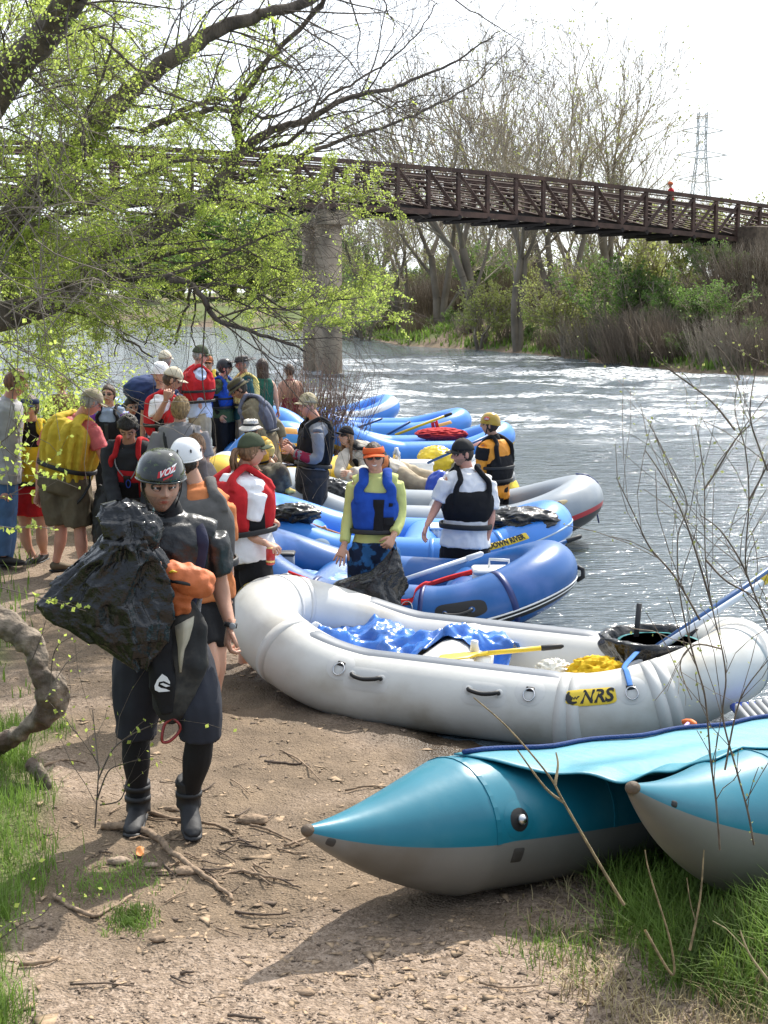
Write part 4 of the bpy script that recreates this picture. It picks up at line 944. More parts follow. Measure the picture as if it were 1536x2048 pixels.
    def shades(s, m=LENS):
        k = s.k; mb = MB()
        for sg in (-1, 1):
            M = s.HR @ Matrix.Rotation(rad(-14*sg), 3, 'Z'); mb.ell(s.hw(V((sg*.031, .092, .004))), (.026*k, .0045*k, .016*k), M, 14, 8)
            mb.tube([s.hw(V((sg*.054, .084, .009))), s.hw(V((sg*.077, .04, .008))), s.hw(V((sg*.079, -.005, .006)))], [(.005*k, .002*k)]*3, 6, ref=s.HR @ V((0, 0, 1)))
        mb.tube([s.hw(V((-.01, .098, .009))), s.hw(V((0, .101, .011))), s.hw(V((.01, .098, .009)))], .0028*k, 6); return mb.build('sunglasses', m, s.T)
    def shirt(s, m, sleeve=.30, z0=.90, z1=1.49, infl=.016, flare=.012, name='shirt', amp=.006, collar=None, sl2=None):
        mb = MB(); k = s.k; s.si = infl+flare*.45+.004; s.torso(mb, z0, z1, infl, flare=flare)
        mb.tube([s.spt(z)[0] for z in (1.40, 1.47, 1.505, 1.52)], [.10*k, .085*k, .072*k, .066*k], 14)
        for n in 'LR':
            if sleeve is not None:
                mb.tube([s.neck-s.up*.045*k, s.neck.lerp(s.sh[n], .6)-s.up*.002*k, s.sh[n]], [.072*k, .065*k, .068*k], 12)
                s.limb(mb, s.armpts(n), s.ARM, infl*.9, 0, sleeve, flare=.014 if sleeve < .6 else .004)
            else: mb.tube([s.neck-s.up*.045*k, s.neck.lerp(s.sh[n], .55)-s.up*.002*k], [.07*k, .058*k], 12)
        o = mb.build(name, m, s.T, vox=.0095 if s.lod > 1 else (.012 if s.lod else .018), sm=2, bumpfn=wrinkle(amp, 9, s.base.x)); return o
    def sleeves(s, m, f0, f1, infl=.02, name='sleeve', sides='LR'):
        for n in sides:
            mb = MB(); s.limb(mb, s.armpts(n), s.ARM, infl, f0, f1); mb.build(name, m, s.T, vox=.010 if s.lod > 1 else .014, sm=1, bumpfn=wrinkle(.004, 14, 3))
    def pants(s, m, f=.98, infl=.022, z1=1.04, flare=0, name='trousers', amp=.007, ztop=None):
        mb = MB(); s.torso(mb, .86, z1, infl)
        for n in 'LR': s.limb(mb, [s.hp[n], s.kn[n], s.an[n]], s.LEG, infl, 0, f, flare=flare)
        return mb.build(name, m, s.T, vox=.011 if s.lod > 1 else (.014 if s.lod else .02), sm=2, bumpfn=wrinkle(amp, 8, s.base.x+3, (1, 1, .6)))
    def vest(s, m, m2=None, z0=1.04, z1=1.40, infl=.045, strapr=.038, name='life_vest', quilt=0, belts=(1.10, 1.22), open_=True, side=None, beltm=None, pocket=None, low=False, amp=.003):
        """buoyancy vest: bulky torso band, two shoulder straps, side panels, belts, zip, pocket"""
        k = s.k; infl = infl+s.si; mb = MB(); steps = 18; n = 48; rs = []; side_mat = side
        for i in range(steps+1):
            f = i/steps; z = lerp(z0, z1, f); e = infl*(math.sin(math.pi*min(1, max(0, (f*.94+.03))))**.35)*k; 
            ring = []
            for j in range(n):
                th = 360*j/n; c = abs(math.cos(rad(th))); ee = e*(.62 if c > .93 else 1)
                q = abs(math.sin(rad(th*quilt/2))) if quilt else 1; ee *= (1-.50*(1-min(1, q*2.0))) if quilt else 1
                arm = max(0, f-.72)/.28*(c > .6)*(c-.6)/.4; zz = z-arm*.16*k*0
                p = s.tp(z, th, ee-arm*.0, .8, ee)
                if arm > 0: p = p-s.spt(z)[2]*(math.copysign(1, math.cos(rad(th)))*arm*.055*k)
                ring.append(p)
            rs.append(ring)
        mb.rings(rs)
        for sg in (-1, 1):
            pts = []
            for z, th, e in ((z1-.07, 90-sg*38, infl*.75), (1.40, 90-sg*38, .03+s.si*.6), (1.455, 90-sg*32, .025+s.si*.6)): pts.append(s.tp(z, th, e*k))
            c = s.neck+s.right*(sg*.095*k)+s.up*(.014*k+s.si*.7); pts.append(c+s.fwd*.02*k); pts.append(c-s.fwd*.035*k)
            for z, th, e in ((1.455, -90+sg*32, .025+s.si*.6), (1.40, -90+sg*38, .03+s.si*.6), (z1-.07, -90+sg*38, infl*.75)): pts.append(s.tp(z, th, e*k))
            pts = catmull(pts, 3); N = len(pts); mb.tube(pts, [(strapr*k, .024*k if .25 < i/N < .75 else .030*k) for i in range(N)], 12, ref=s.right)
        o = mb.build(name, m, s.T, vox=.0085 if s.lod > 1 else (.011 if s.lod else .016), sm=3, bumpfn=wrinkle(amp, 10, s.base.x+5))
        bm_ = beltm or BLACKM
        for z in belts: s.band(z, (infl+.004)*k, bm_, 'belt', .016, o)
        if open_: s.strip('zip', BLACKM, 90, z0+.01, z1-.02, 5 if m2 is None else 8, infl*k+.005, o)
        if side_mat is not None:
            for sg in (0, 180): s.strip('side_panel', side_mat, sg, z0+.02, z1-.08, 20, infl*.5*k+.012, o)
        if pocket: 
            th, z, w_, h_ = pocket[:4]; s.strip('pocket', pocket[4], th, z, z+h_, w_, (infl+.018)*k, o)
        return o
    def band(s, z, infl, m, name='belt', w_=.02, par=None, th0=0, th1=360):
        mb = MB(); n = 48; full = th1-th0 >= 359
        rs = [[s.tp(z+dz, th0+(th1-th0)*j/n, e, .8, e) for j in range(n+(0 if full else 1))] for dz, e in ((-w_, infl-.012), (-w_, infl+.001), (-w_*.5, infl+.004), (w_*.5, infl+.004), (w_, infl+.001), (w_, infl-.012))]
        mb.rings(rs, full, False); return mb.build(name, m, par or s.T)
    def strip(s, name, m, th, z0, z1, dth, infl, par=None, nz=12, edge=.01):
        mb = MB(); mb.grid(lambda u, v: s.tp(lerp(z0, z1, u), th+dth*(v*2-1), *(lambda e: (e, .8, e))(infl-(edge if (u in (0, 1) or v in (0, 1)) else 0))), nz, 8); return mb.build(name, m, par or s.T)
    def shoe(s, m, sole=None, boot=0, name='shoe'):
        k = s.k
        for n in 'LR':
            a = s.an[n]; F = s.toe[n] if hasattr(s, 'toe') and n in s.toe else s.Rz @ V((0, 1, 0)); F = V(F).normalized(); rt = F.cross(V((0, 0, 1))).normalized(); D = V((0, 0, -1)) if abs(F.z) < .01 else rt.cross(F).normalized()*(-1 if rt.cross(F).z > 0 else 1)
            mb = MB(); hb = a-D*(.05+boot)*k
            mb.tube([a+F*-.055*k+D*.045*k, a+F*-.03*k+D*.035*k, a+F*.03*k+D*.04*k, a+F*.10*k+D*.055*k, a+F*.165*k+D*.065*k, a+F*.195*k+D*.07*k], [(.03*k, .03*k), (.040*k, .045*k), (.043*k, .042*k), (.048*k, .03*k), (.044*k, .024*k), (.02*k, .012*k)], 14, ref=rt)
            if boot: mb.tube([a-F*.012*k-D*boot*k, a-F*.012*k, a+D*.04*k], [.060*k, .058*k, .060*k], 14)
            o = mb.build(name, m, s.T, vox=.008 if s.lod > 1 else .012, sm=2)
            mb = MB(); mb.tube([a+F*-.07*k+D*.078*k, a+F*-.05*k+D*.078*k, a+F*.05*k+D*.082*k, a+F*.12*k+D*.085*k, a+F*.19*k+D*.082*k, a+F*.21*k+D*.08*k], [(.02*k, .008*k), (.04*k, .012*k), (.042*k, .012*k), (.05*k, .012*k), (.04*k, .012*k), (.015*k, .008*k)], 14, ref=rt); mb.build('sole', sole or BLACKM, o)
def C_(n, c, **k): return cloth(n, c, **k)
WHT = C_('white cotton', (.80, .80, .82), var=.04); BLKC = C_('black cloth', (.012, .012, .014)); REDV = C_('red vest nylon', (.50, .02, .025)); YELV = C_('yellow vest nylon', (.62, .45, .05), bump=.5, bscale=22)
KHK = C_('khaki drab cotton', (.13, .105, .07)); TAN = C_('tan cotton', (.40, .33, .23)); OLV = C_('olive cap cotton', (.07, .085, .05)); NAVY = C_('navy cloth', (.02, .035, .09)); LGR = C_('grey cotton', (.36, .36, .38)); BLV = C_('blue vest nylon', (.015, .07, .38)); ORG = C_('orange nylon', (.62, .14, .03)); CRM = C_('cream cap cotton', (.62, .55, .42))
SLT = C_('slate vest nylon', (.11, .105, .10)); MAR = C_('maroon fleece', (.22, .03, .05)); CAMOB = cloth('blue camouflage print', (.025, .11, .28), col2=(.01, .02, .05), c2scale=13, c2lo=.47, c2hi=.53)
# ---------------------------------------------------------------- foreground man with the bin bag
DRYTOP = mat('black coated nylon', (.009, .010, .011), rough=.38, var=.2, vscale=6, bump=.55, bscale=13, bdist=.02, spec=.6)
NEO = mat('black neoprene', (.012, .012, .014), rough=.75, var=.15, bump=.15, bscale=60, spec=.3); NEOG = mat('dark grey neoprene', (.026, .028, .038), rough=.8, bump=.2, bscale=40, spec=.3)
HLM = mat('speckled black helmet shell', (.018, .022, .02), rough=.12, var=.3, bump=.03, bscale=30, col2=(.06, .09, .03), c2scale=42, c2lo=.60, c2hi=.64, coat=.6)
m1 = Person(325, 889, 7.12, 171, 0, 'man in black helmet and black dry top walking up the beach with a bin bag', lod=2, skin=SKINT, head=(27, -7, 0), hs=1.08,
    J=dict(neck=(340, 1038, 0), head=(322, 968, -.05), pel=(318, 1278, 0), shL=(424, 1070, .03), elL=(442, 1180, .07), wrL=(461, 1250, -.03), hdL=(452, 1300, -.06), shR=(264, 1070, -.04), elR=(222, 1175, -.02), wrR=(278, 1122, -.27), hdR=(300, 1118, -.32),
           hpL=(358, 1290, .0), hpR=(286, 1290, .0), knL=(400, 1445, -.16), anL=(378, 1598, -.02), knR=(272, 1450, .03), anR=(276, 1606, .10)))
m1.body(shod=True, curlL=.75, curlR=1.1, stub=True, brow=H_DRK, nrmL=V((1, .3, 0)))
m1.hair(H_DRK, front=.05, back=-.085, infl=.006); hh = m1.helmet(HLM, z0=.030, infl=.027)
def hsurf(p, x, z, off=.0, infl=.028, z0=.030):
    top = .123+infl; si = min(.99, max(0, (z-z0)/(top-z0))); ph = math.asin(si); w_ = math.cos(ph*.985)**.75; a = (.080+infl*.85)*w_+off; b = (.102+infl*.85)*w_+off
    y = b*math.sqrt(max(0, 1-(x/a)**2))-.004; return p.hw(V((x, y, z)))
REDG = plast('red decal', (.6, .02, .03), .2)
mb = MB(); mb.grid(lambda u, v: hsurf(m1, .036-.075*u-.006*v, .052+.026*u+.026*v, .0035, .027), 14, 6); dcl = mb.build('helmet_decal', REDG, hh)
mb = MB(); mb.grid(lambda u, v: hsurf(m1, .012-.04*u, .044+.018*u+.008*v, .0035, .027), 10, 3); mb.build('helmet_decal', REDG, hh)
text('lettering', 'VOZ', .034, None, INKW, dcl, italic=.45, bold=.001, extrude=.0004, curve=lambda p: hsurf(m1, -.003-p.x*1.0, .077+p.y*1.0+.35*p.x, .0055+p.z, .027))
m1.shirt(DRYTOP, sleeve=.40, z0=1.0, infl=.018, name='dry_top', amp=.009)
MB().tube([m1.spt(z)[0] for z in (1.46, 1.50, 1.55, 1.60)], [.092, .075, .064, .06], 18).build('neck_gasket', NEO, m1.T)
m1.pants(NEOG, f=.55, infl=.026, flare=.014, name='shorts', z1=1.02)
mb = MB()
for n in 'LR': m1.limb(mb, [m1.hp[n], m1.kn[n], m1.an[n]], m1.LEG, .006, .45, .97)
mb.build('leggings', NEO, m1.T, vox=.009, sm=1)
m1.toe = {'L': V((.22, -.9, -.28)), 'R': V((-.02, -1, -.05))}
m1.shoe(mat('black boot rubber', (.02, .02, .022), rough=.65, bump=.3, bscale=20), BLACKM, boot=.11, name='boot')
# shoulder strap of the vest worn open, buckle
pts = [m1.tp(z, 58, .03) for z in (1.12, 1.2, 1.3, 1.38, 1.44)]+[m1.neck+m1.right*(-.10)*0+m1.sh['L'].lerp(m1.neck, .42)-m1.neck+m1.neck+V((0, 0, .065))]
pts = [m1.tp(z, 132, .034) for z in (1.08, 1.18, 1.3, 1.38, 1.43)]+[m1.sh['L'].lerp(m1.neck, .40)+V((0, .0, .058)), m1.sh['L'].lerp(m1.neck, .40)+V((0, .09, .03))]
NVST = cloth('dark navy webbing', (.03, .032, .06)); st_ = MB().tube(catmull(pts, 4), [(.030, .010)]*25, 10, ref=m1.right).build('vest_strap', NVST, m1.T)
MB().box(m1.tp(1.24, 132, .048), (.045, .02, .05), m1.Rz, bev=.006).build('buckle', GREYPL, m1.T); MB().box(m1.tp(1.21, 100, .03), (.06, .012, .04), m1.Rz, bev=.005).build('vent_patch', GREYPL, m1.T)
m1.band(1.05, .035, BLACKM, 'waist_belt', .03)
# watch
w_ = m1.wr['L']; d_ = m1.hd['L']; MB().tube([w_-d_*.012, w_+d_*.012], [.033, .033], 16).build('watch_strap', BLACKM, m1.T); MB().ell(w_+V((.012, -.03, 0)), (.017, .008, .017)).build('watch_face', GREYPL, m1.T)
# orange throw bag / rolled vest under the arm
ORF = mat('orange nylon fabric', (.58, .15, .045), rough=.6, var=.12, bump=.6, bscale=12, bdist=.02)
def P1(u, v, dy): return P(u, v, 7.12+dy)
ob = thing('vest_bundle', P1(375, 1180, -.22), 'orange and black life vest rolled up under the foreground man\'s arm', 'life vest')
mb = MB(); mb.tube([P1(332, 1140, -.26), P1(352, 1150, -.27), P1(385, 1160, -.25), P1(408, 1170, -.2), P1(414, 1176, -.15)], [(.045, .05), (.062, .06), (.072, .065), (.064, .058), (.035, .03)], 20, ref=V((0, 0, 1)))
mb.tube([P1(352, 1148, -.24), P1(352, 1190, -.25), P1(356, 1226, -.22)], [(.060, .04), (.075, .035), (.055, .02)], 16, ref=V((1, 0, 0)))
mb.build('rolled_vest', ORF, ob, vox=.008, sm=2, bumpfn=wrinkle(.009, 14, 2))
MB().tube([P1(340, 1162, -.33), P1(365, 1166, -.335), P1(392, 1172, -.31)], [(.004, .008)]*3, 8, ref=V((0, 1, 0))).build('zip_flap', BLACKM, ob)
mb = MB(); mb.tube([P1(338, 1146, -.33), P1(345, 1142, -.335), P1(354, 1144, -.335)], [.004, .006, .002], 8); mb.build('emblem', LABY, ob)
# neoprene spray deck hanging down, with carabiner
SPR = mat('worn neoprene', (.02, .02, .02), rough=.8, var=.3, bump=.4, bscale=14, col2=(.06, .055, .045), c2scale=6); TANN = mat('buff lining', (.42, .38, .29), rough=.8, var=.15, bump=.3, bscale=20)
sp_ = thing('spray_deck', P1(350, 1350, -.2), 'black neoprene spray deck with a white printed logo hanging from the rolled vest', 'spray deck')
mb = MB(); mb.tube([P1(350, 1212, -.16), P1(360, 1260, -.19), P1(362, 1320, -.22), P1(350, 1380, -.24), P1(340, 1420, -.23), P1(335, 1440, -.22)], [(.085, .04), (.120, .05), (.125, .05), (.105, .04), (.075, .03), (.03, .015)], 22, ref=V((1, 0, 0)))
mb.build('deck', SPR, sp_, vox=.008, sm=2, bumpfn=wrinkle(.012, 9, 8, (1, 1, .5)))
mb = MB(); mb.tube([P1(318, 1250, -.24), P1(318, 1300, -.27), P1(326, 1370, -.285), P1(335, 1425, -.26)], [(.055, .02), (.06, .025), (.06, .025), (.03, .012)], 16, ref=V((1, 0, 0))); mb.build('skirt_tunnel', NEO, sp_, vox=.008, sm=2, bumpfn=wrinkle(.008, 8, 4))
mb = MB(); pa = [(350, 1252, 388, 1232), (352, 1270, 386, 1250), (356, 1295, 378, 1278), (357, 1315, 368, 1300), (360, 1345, 362, 1344)]
mb.rings([[P1(lerp(a, c, q), lerp(b, d, q), -.315+.03*abs(q-.5)*2+.01*math.sin(q*9)) for q in (0, .2, .4, .6, .8, 1)] for a, b, c, d in pa], False); mb.build('lining_flap', TANN, sp_, solid=.006)
def blob(pts, m, name, dy=-.325, par=sp_):
    mb = MB(); mb.add([P1(u, v, dy) for u, v in pts], [tuple(range(len(pts)))]); mb.build(name, m, par, smooth=False, solid=.003)
sx_ = lambda l: [(310+(x)*1.0, 1380+y) for x, y in l]
blob(sx_([(0, 0), (-1, -8), (4, -20), (14, -32), (24, -26), (30, -16), (30, -12), (18, -18), (8, -16), (6, -8), (12, -4), (22, -2), (30, 2), (22, 3), (8, 4)]), INKW, 'logo', -.34)
blob(sx_([(10, -12), (16, -14), (30, -8), (22, -6)]), INKW, 'logo', -.34)

cb = MB(); cpts = [P1(346, 1436, -.25), P1(360, 1450, -.25), P1(358, 1464, -.25), P1(340, 1482, -.26), P1(326, 1484, -.26), P1(324, 1472, -.26), P1(330, 1448, -.25)]; cp2 = catmull(cpts+[cpts[0]], 4)[:-1]
tag(cb.tube(cp2, .0075, 8, loop=True).build('carabiner', mat('red anodised aluminium', (.30, .06, .06), rough=.3, metal=.8)), 'red metal carabiner clipped under the spray deck', 'carabiner')
# black bin bag
bag = thing('bin_bag', P1(230, 1200, -.3), 'big half full black bin bag hanging from the foreground man\'s right arm', 'bag')
BB = BLKPL
def bshape(pr):
    return pr
mb = MB()
prof = [(248, 1000, 16, -.30), (244, 1010, 44, -.32), (248, 1035, 56, -.34), (256, 1068, 50, -.34), (254, 1090, 54, -.33), (246, 1118, 78, -.33), (228, 1160, 108, -.33), (212, 1200, 122, -.33), (225, 1240, 112, -.32), (258, 1280, 74, -.31), (272, 1310, 42, -.3), (284, 1336, 16, -.29)]
def bgf(u, v):
    q = u*(len(prof)-1); i = min(int(q), len(prof)-2); f = q-i; f = f*f*(3-2*f); cu, cv, w_, dy = (lerp(a, b, f) for a, b in zip(prof[i], prof[i+1])); th = v*2*math.pi
    W_ = w_/3000*7.1; x = math.cos(th); y = math.sin(th); c = P1(cu, cv, dy)
    if u > .35 and u < .75 and x < 0: c.z += -.05*x*x*math.sin((u-.35)*2.5*math.pi)*.3
    q_ = V((x*1.6, y*1.6, u*5.5)); q_.z = u*3.4+x*.8; n1 = abs(mnoise.noise(q_+V((3, 1, 0)))); n2 = abs(mnoise.noise(q_*2.1+V((1, 7, 2)))); n3 = abs(mnoise.noise(q_*4)); k_ = 1.04+.34*(.5-1.6*n1-.8*n2-.35*n3)
    dpt = .13 if u > .3 else .10
    # stretched cloth: long diagonal folds radiating from the grip
    fold = .004*math.sin(th*5+u*7)
    return c+V((x*W_*k_, y*(dpt*k_*(1-.55*u if u > .8 else 1)*(.6 if u < .2 else 1))+fold, .02*(n1-.3)+fold*.6))
mb.grid(bgf, 90, 130); mb.build('sack', BB, bag)
mb = MB()
def bg2(u, v):
    a = P1(lerp(100, 200, u), lerp(1166, 1078, u), -.28); b = P1(lerp(190, 262, u), lerp(1264, 1180, u), -.36); p = a.lerp(b, v); q_ = V((u*4, v*5, 3)); n1 = abs(mnoise.noise(q_)); n2 = abs(mnoise.noise(q_*2.3)); return p+V((0, -.10*math.sin(math.pi*v)*u-.07*(.5-1.5*n1-n2), .03*(n1-.3)))
mb.grid(bg2, 46, 46); mb.build('loose_flap', BB, bag, solid=.004)
crumple('knot', P1(292, 1062, -.34), (.075, .07, .09), BB, seed=5, amp=.22, sc=1.3, parent=bag, nu=60, nv=44)
# ---------------------------------------------------------------- man in orange with white helmet (seen from behind)
OR2 = C_('orange jersey', (.55, .19, .07)); HW = plast('white helmet shell', (.80, .80, .80), .18)
m2 = Person(368, 876, 9.3, 15, 0, 'person in orange jersey, grey vest and white helmet, back turned, behind the foreground man', lod=1, skin=SKIN, head=(-25, 0, 0),
    J=dict(neck=(392, 975, 0), head=(372, 922, 0), pel=(412, 1175, 0), shR=(448, 1010, .0), elR=(456, 1110, .02), wrR=(460, 1180, 0), hpR=(438, 1190, .02), knR=(436, 1300, .0), anR=(430, 1396, .0), knL=(418, 1305, -.1), anL=(420, 1400, -.1)))
m2.body(shod=True); m2.hair(H_DRK, infl=.004, back=-.08); m2.helmet(HW, z0=.02, infl=.03, vents=4); m2.shirt(OR2, sleeve=.42, infl=.018); m2.vest(SLT, z0=1.06, z1=1.42, infl=.05, open_=False, belts=(1.10,))
m2.pants(NEO, f=.48, infl=.012, name='shorts', z1=1.02); m2.shoe(mat('grey and red trainer', (.25, .22, .22), col2=(.5, .05, .04), c2scale=20), BLACKM)
# ---------------------------------------------------------------- woman with ponytail, white tee, red vest
m3 = Person(505, 862, 10.7, -58, -.02, 'woman with ponytail, olive cap, white t-shirt and red life vest holding a can', lod=2, skin=SKIN, fat=1.12, head=(-15, 0, 0),
    J=dict(neck=(482, 948, .02), head=(503, 902, 0), pel=(497, 1108, 0), shL=(452, 985, .22), shR=(512, 985, -.14), elR=(497, 1063, -.16), wrR=(533, 1087, -.22), hdR=(546, 1094, -.25), elL=(540, 1040, .2), wrL=(555, 1050, .1)))
m3.TOR = [(z, a*1.0, b*1.08) for z, a, b in Person.TOR]
m3.body(curlR=.85, nrmR=V((.2, .2, -1)), face=None, hands='R'); m3.hair(H_LBR, 'pony', front=.05); m3.cap(OLV, bm=OLV); m3.shirt(WHT, sleeve=.42, z0=.93, infl=.03, flare=.02, amp=.008)
v3 = m3.vest(REDV, z0=1.10, z1=1.44, infl=.045, open_=False, belts=(1.12,), side=BLKC, strapr=.05)
m3.pants(BLKC, f=.42, infl=.03, name='shorts')
can = thing('drink_can', m3.wr['R'], 'red and gold drink can in the hand of the woman with the ponytail', 'can')
cp_ = P(541, 1112, 10.44); REDCAN = plast('red can paint', (.5, .03, .03), .25); GOLD = mat('gold metal', (.7, .5, .2), rough=.3, metal=.9)
MB().tube([cp_+V((0, 0, z)) for z in (-.062, -.056, .048, .060)], [.024, .032, .032, .025], 20).build('can_body', REDCAN, can); MB().tube([cp_+V((0, 0, z)) for z in (.052, .063)], [.029, .025], 20).build('can_top', GOLD, can); MB().tube([cp_+V((0, 0, z)) for z in (-.045, -.03)], [.0325, .0325], 20).build('can_band', GOLD, can)
# ---------------------------------------------------------------- older man in yellow vest
m4 = Person(182, 767, 14.0, -48, 0, 'grey haired man in thick yellow quilted life vest, khaki cap and shorts', lod=2, skin=SKINP, fat=1.18, head=(-8, -26, 0),
    J=dict(neck=(158, 838, 0), head=(181, 806, -.05), pel=(128, 965, 0), shR=(184, 858, -.1), elR=(206, 915, -.12), wrR=(226, 968, -.16), hdR=(237, 990, -.2), shL=(110, 848, .15), elL=(84, 905, .2), wrL=(76, 985, .1), hpR=(150, 975, -.03), hpL=(108, 972, .05), knR=(160, 1060, -.06), anR=(166, 1134, -.02), knL=(122, 1060, .05), anL=(112, 1124, .1)))
m4.body(shod=True, curlR=.6); m4.hair(H_GRY, front=.05, back=-.06, infl=.008); m4.cap(mat('khaki cap', (.36, .31, .23), rough=.9, bump=.2, bscale=30)); m4.shirt(C_('salmon tee', (.62, .16, .17)), sleeve=.36, infl=.02)
v4 = m4.vest(YELV, z0=1.00, z1=1.47, infl=.07, quilt=16, belts=(1.10,), open_=False, strapr=.06, amp=.006)
m4.pants(KHK, f=.47, infl=.05, flare=.02, name='shorts', amp=.012); MB().tube([m4.tp(1.1, 0, .09), m4.tp(1.02, -5, .11), m4.tp(.92, -20, .12), m4.tp(.80, -35, .10)-V((0, 0, .1))], [(.012, .003)]*4, 6).build('loose_strap', BLACKM, v4)
m4.shoe(KHK, BLACKM)
ds = thing('dark_bag', P(228, 1050, 13.9), 'dark rubbish sack held low beside the man in the yellow vest', 'bag')
crumple('sack', P(222, 1045, 13.9), (.17, .12, .38), mat('dull black sack', (.025, .025, .025), rough=.5, bump=.4, bscale=12), seed=21, amp=.25, sc=2.2, parent=ds)
MB().tube([P(228, 985, 13.85), P(224, 1005, 13.88)], [.02, .09], 12).build('gathered_neck', BLKPL, ds)
# ---------------------------------------------------------------- woman with visor, black yellow red kit
YEK = C_('yellow panel', (.65, .48, .03)); 
m5 = Person(66, 780, 14.6, 165, 0, 'woman in a navy visor and sunglasses wearing a black, yellow and red paddling outfit', lod=1, skin=SKIN, head=(-5, 0, 0), fat=.95,
    J=dict(elR=(40, 925, 0), wrR=(60, 985, -.05), shR=(38, 862, 0), shL=(86, 860, 0), neck=(64, 848, 0), pel=(66, 985, 0), anR=(66, 1112, 0), anL=(88, 1104, .1)))
m5.body(); m5.hair(H_BRN, 'short', back=-.10); m5.visor(NAVY); m5.shades(); m5.shirt(BLKC, sleeve=None, infl=.015, name='sleeveless_top'); v5 = m5.vest(YEK, z0=1.02, z1=1.32, infl=.035, side=BLKC, belts=(1.04,), open_=False)
m5.pants(REDV, f=.32, infl=.045, name='skirt_shorts', flare=.02); m5.strip('yellow_stripe', YEK, 115, .80+.06, 1.0, 10, .06); m5.shoe(BLACKM)
# ---------------------------------------------------------------- man at far left, grey tee and jeans
m6 = Person(36, 734, 14.2, -75, .05, 'man in a grey t-shirt and blue jeans at the left edge behind the twigs', lod=1, skin=SKINP, head=(-5, -18, 0),
    J=dict(neck=(18, 800, 0), head=(32, 766, -.05), pel=(6, 945, 0), shR=(8, 818, -.1), elR=(0, 905, -.1), wrR=(6, 975, -.15), hpR=(4, 950, -.05), knR=(6, 1030, -.05), anR=(6, 1112, 0)))
m6.body(shod=True); m6.hair(H_RED, infl=.014, back=-.07); m6.shirt(LGR, sleeve=.42, infl=.03, flare=.02); m6.pants(C_('blue denim', (.08, .16, .32), bump=.3), infl=.03); m6.shoe(BLACKM)
# ---------------------------------------------------------------- woman with sunglasses, grey and purple
PUR = C_('purple panel', (.25, .06, .45)); GBT = C_('grey blue top', (.28, .35, .46))
m7 = Person(218, 768, 16.8, 172, 0, 'woman with sunglasses in a grey blue top with purple shoulders behind the yellow vest man', lod=1, fat=.9)
m7.body(); m7.hair(H_BRN, back=-.09, front=.06); m7.shades(); m7.shirt(GBT, sleeve=.95); m7.sleeves(PUR, 0, .25, .02); v7 = m7.vest(BLKC, z0=1.1, z1=1.34, infl=.03, strapr=.02, belts=()); m7.pants(BLKC)
# ---------------------------------------------------------------- crouching man, red pocket vest
m8 = Person(258, 824, 13.6, 176, 0, 'dark haired man bending down, head lowered, in a black jacket and red pocket vest', lod=1, h=1.8, skin=SKINT, head=(5, -42, 0),
    J=dict(neck=(258, 888, -.12), head=(256, 855, -.22), pel=(268, 1010, .2), chest=(262, 930, .0), elR=(222, 965, -.15), wrR=(236, 1030, -.35), elL=(300, 965, -.15), wrL=(290, 1030, -.35), knR=(240, 1085, -.1), knL=(300, 1085, -.1), anR=(240, 1150, .2), anL=(298, 1150, .2)))
m8.body(); m8.hair(H_DRK, infl=.018, nz=.012, back=-.05); m8.shirt(C_('charcoal jacket', (.035, .037, .042)), sleeve=.95, infl=.025, amp=.010); v8 = m8.vest(REDV, z0=1.08, z1=1.32, infl=.045, strapr=.025, belts=(1.1,), pocket=(90, 1.12, 20, .12, BLKC)); m8.pants(C_('teal trousers', (.02, .06, .07)))
MB().tube(catmull([m8.tp(1.46, 130, .03), m8.tp(1.36, 110, .06), m8.tp(1.26, 92, .07), m8.tp(1.36, 70, .06), m8.tp(1.46, 50, .03)], 4), .006, 6).build('neck_cord', LGR, m8.T); MB().tube([m8.tp(1.26, 92, .08)+V((.02*math.cos(a), -.01, .035*math.sin(a)-.03)) for a in [q*.52 for q in range(12)]], .005, 6, loop=True).build('carabiner', mat('blue anodised', (.04, .08, .4), metal=.7, rough=.3), m8.T)
# ---------------------------------------------------------------- man bending under a blue pack
m9 = Person(292, 758, 17.6, -150, 0, 'man in dark blue bending under a big navy backpack', lod=0, h=1.75,
    J=dict(neck=(272, 800, 0), head=(262, 815, -.15), pel=(300, 880, .1), elR=(276, 870, 0), wrR=(296, 850, -.1), elL=(290, 855, 0)))
m9.body(); m9.hair(H_DRK); m9.shirt(NAVY, sleeve=.45); m9.pants(BLKC)
crumple('backpack', P(294, 778, 17.4), (.27, .22, .16), C_('navy pack cloth', (.03, .05, .13)), 'large navy backpack carried on the bending man\'s back', 'backpack', 30, .10, 1.8)
# ---------------------------------------------------------------- man in cream cap, white tee, red vest
m10 = Person(342, 731, 16.4, -80, 0, 'man in cream cap, white t-shirt and red vest with one arm raised to his chest', lod=1, skin=SKINT, head=(0, -22, 0),
    J=dict(neck=(330, 792, 0), head=(344, 760, -.02), shR=(314, 802, -.12), elR=(312, 838, -.2), wrR=(332, 800, -.32), hdR=(334, 790, -.33), pel=(326, 905, 0)))
m10.body(curlR=1.1); m10.hair(H_BRN, infl=.005); m10.cap(CRM); m10.shirt(WHT, sleeve=.4, infl=.02, flare=.04); m10.vest(REDV, m2=1, z0=1.12, z1=1.38, infl=.035, side=BLKC, strapr=.025); m10.pants(BLKC)
m10b = Person(322, 727, 17.2, 165, 0, 'person in a white helmet half hidden behind the man in the cream cap', lod=0, J=dict()); m10b.body(); m10b.helmet(HW, strap=False, vents=3); m10b.shirt(NAVY); m10b.pants(BLKC)
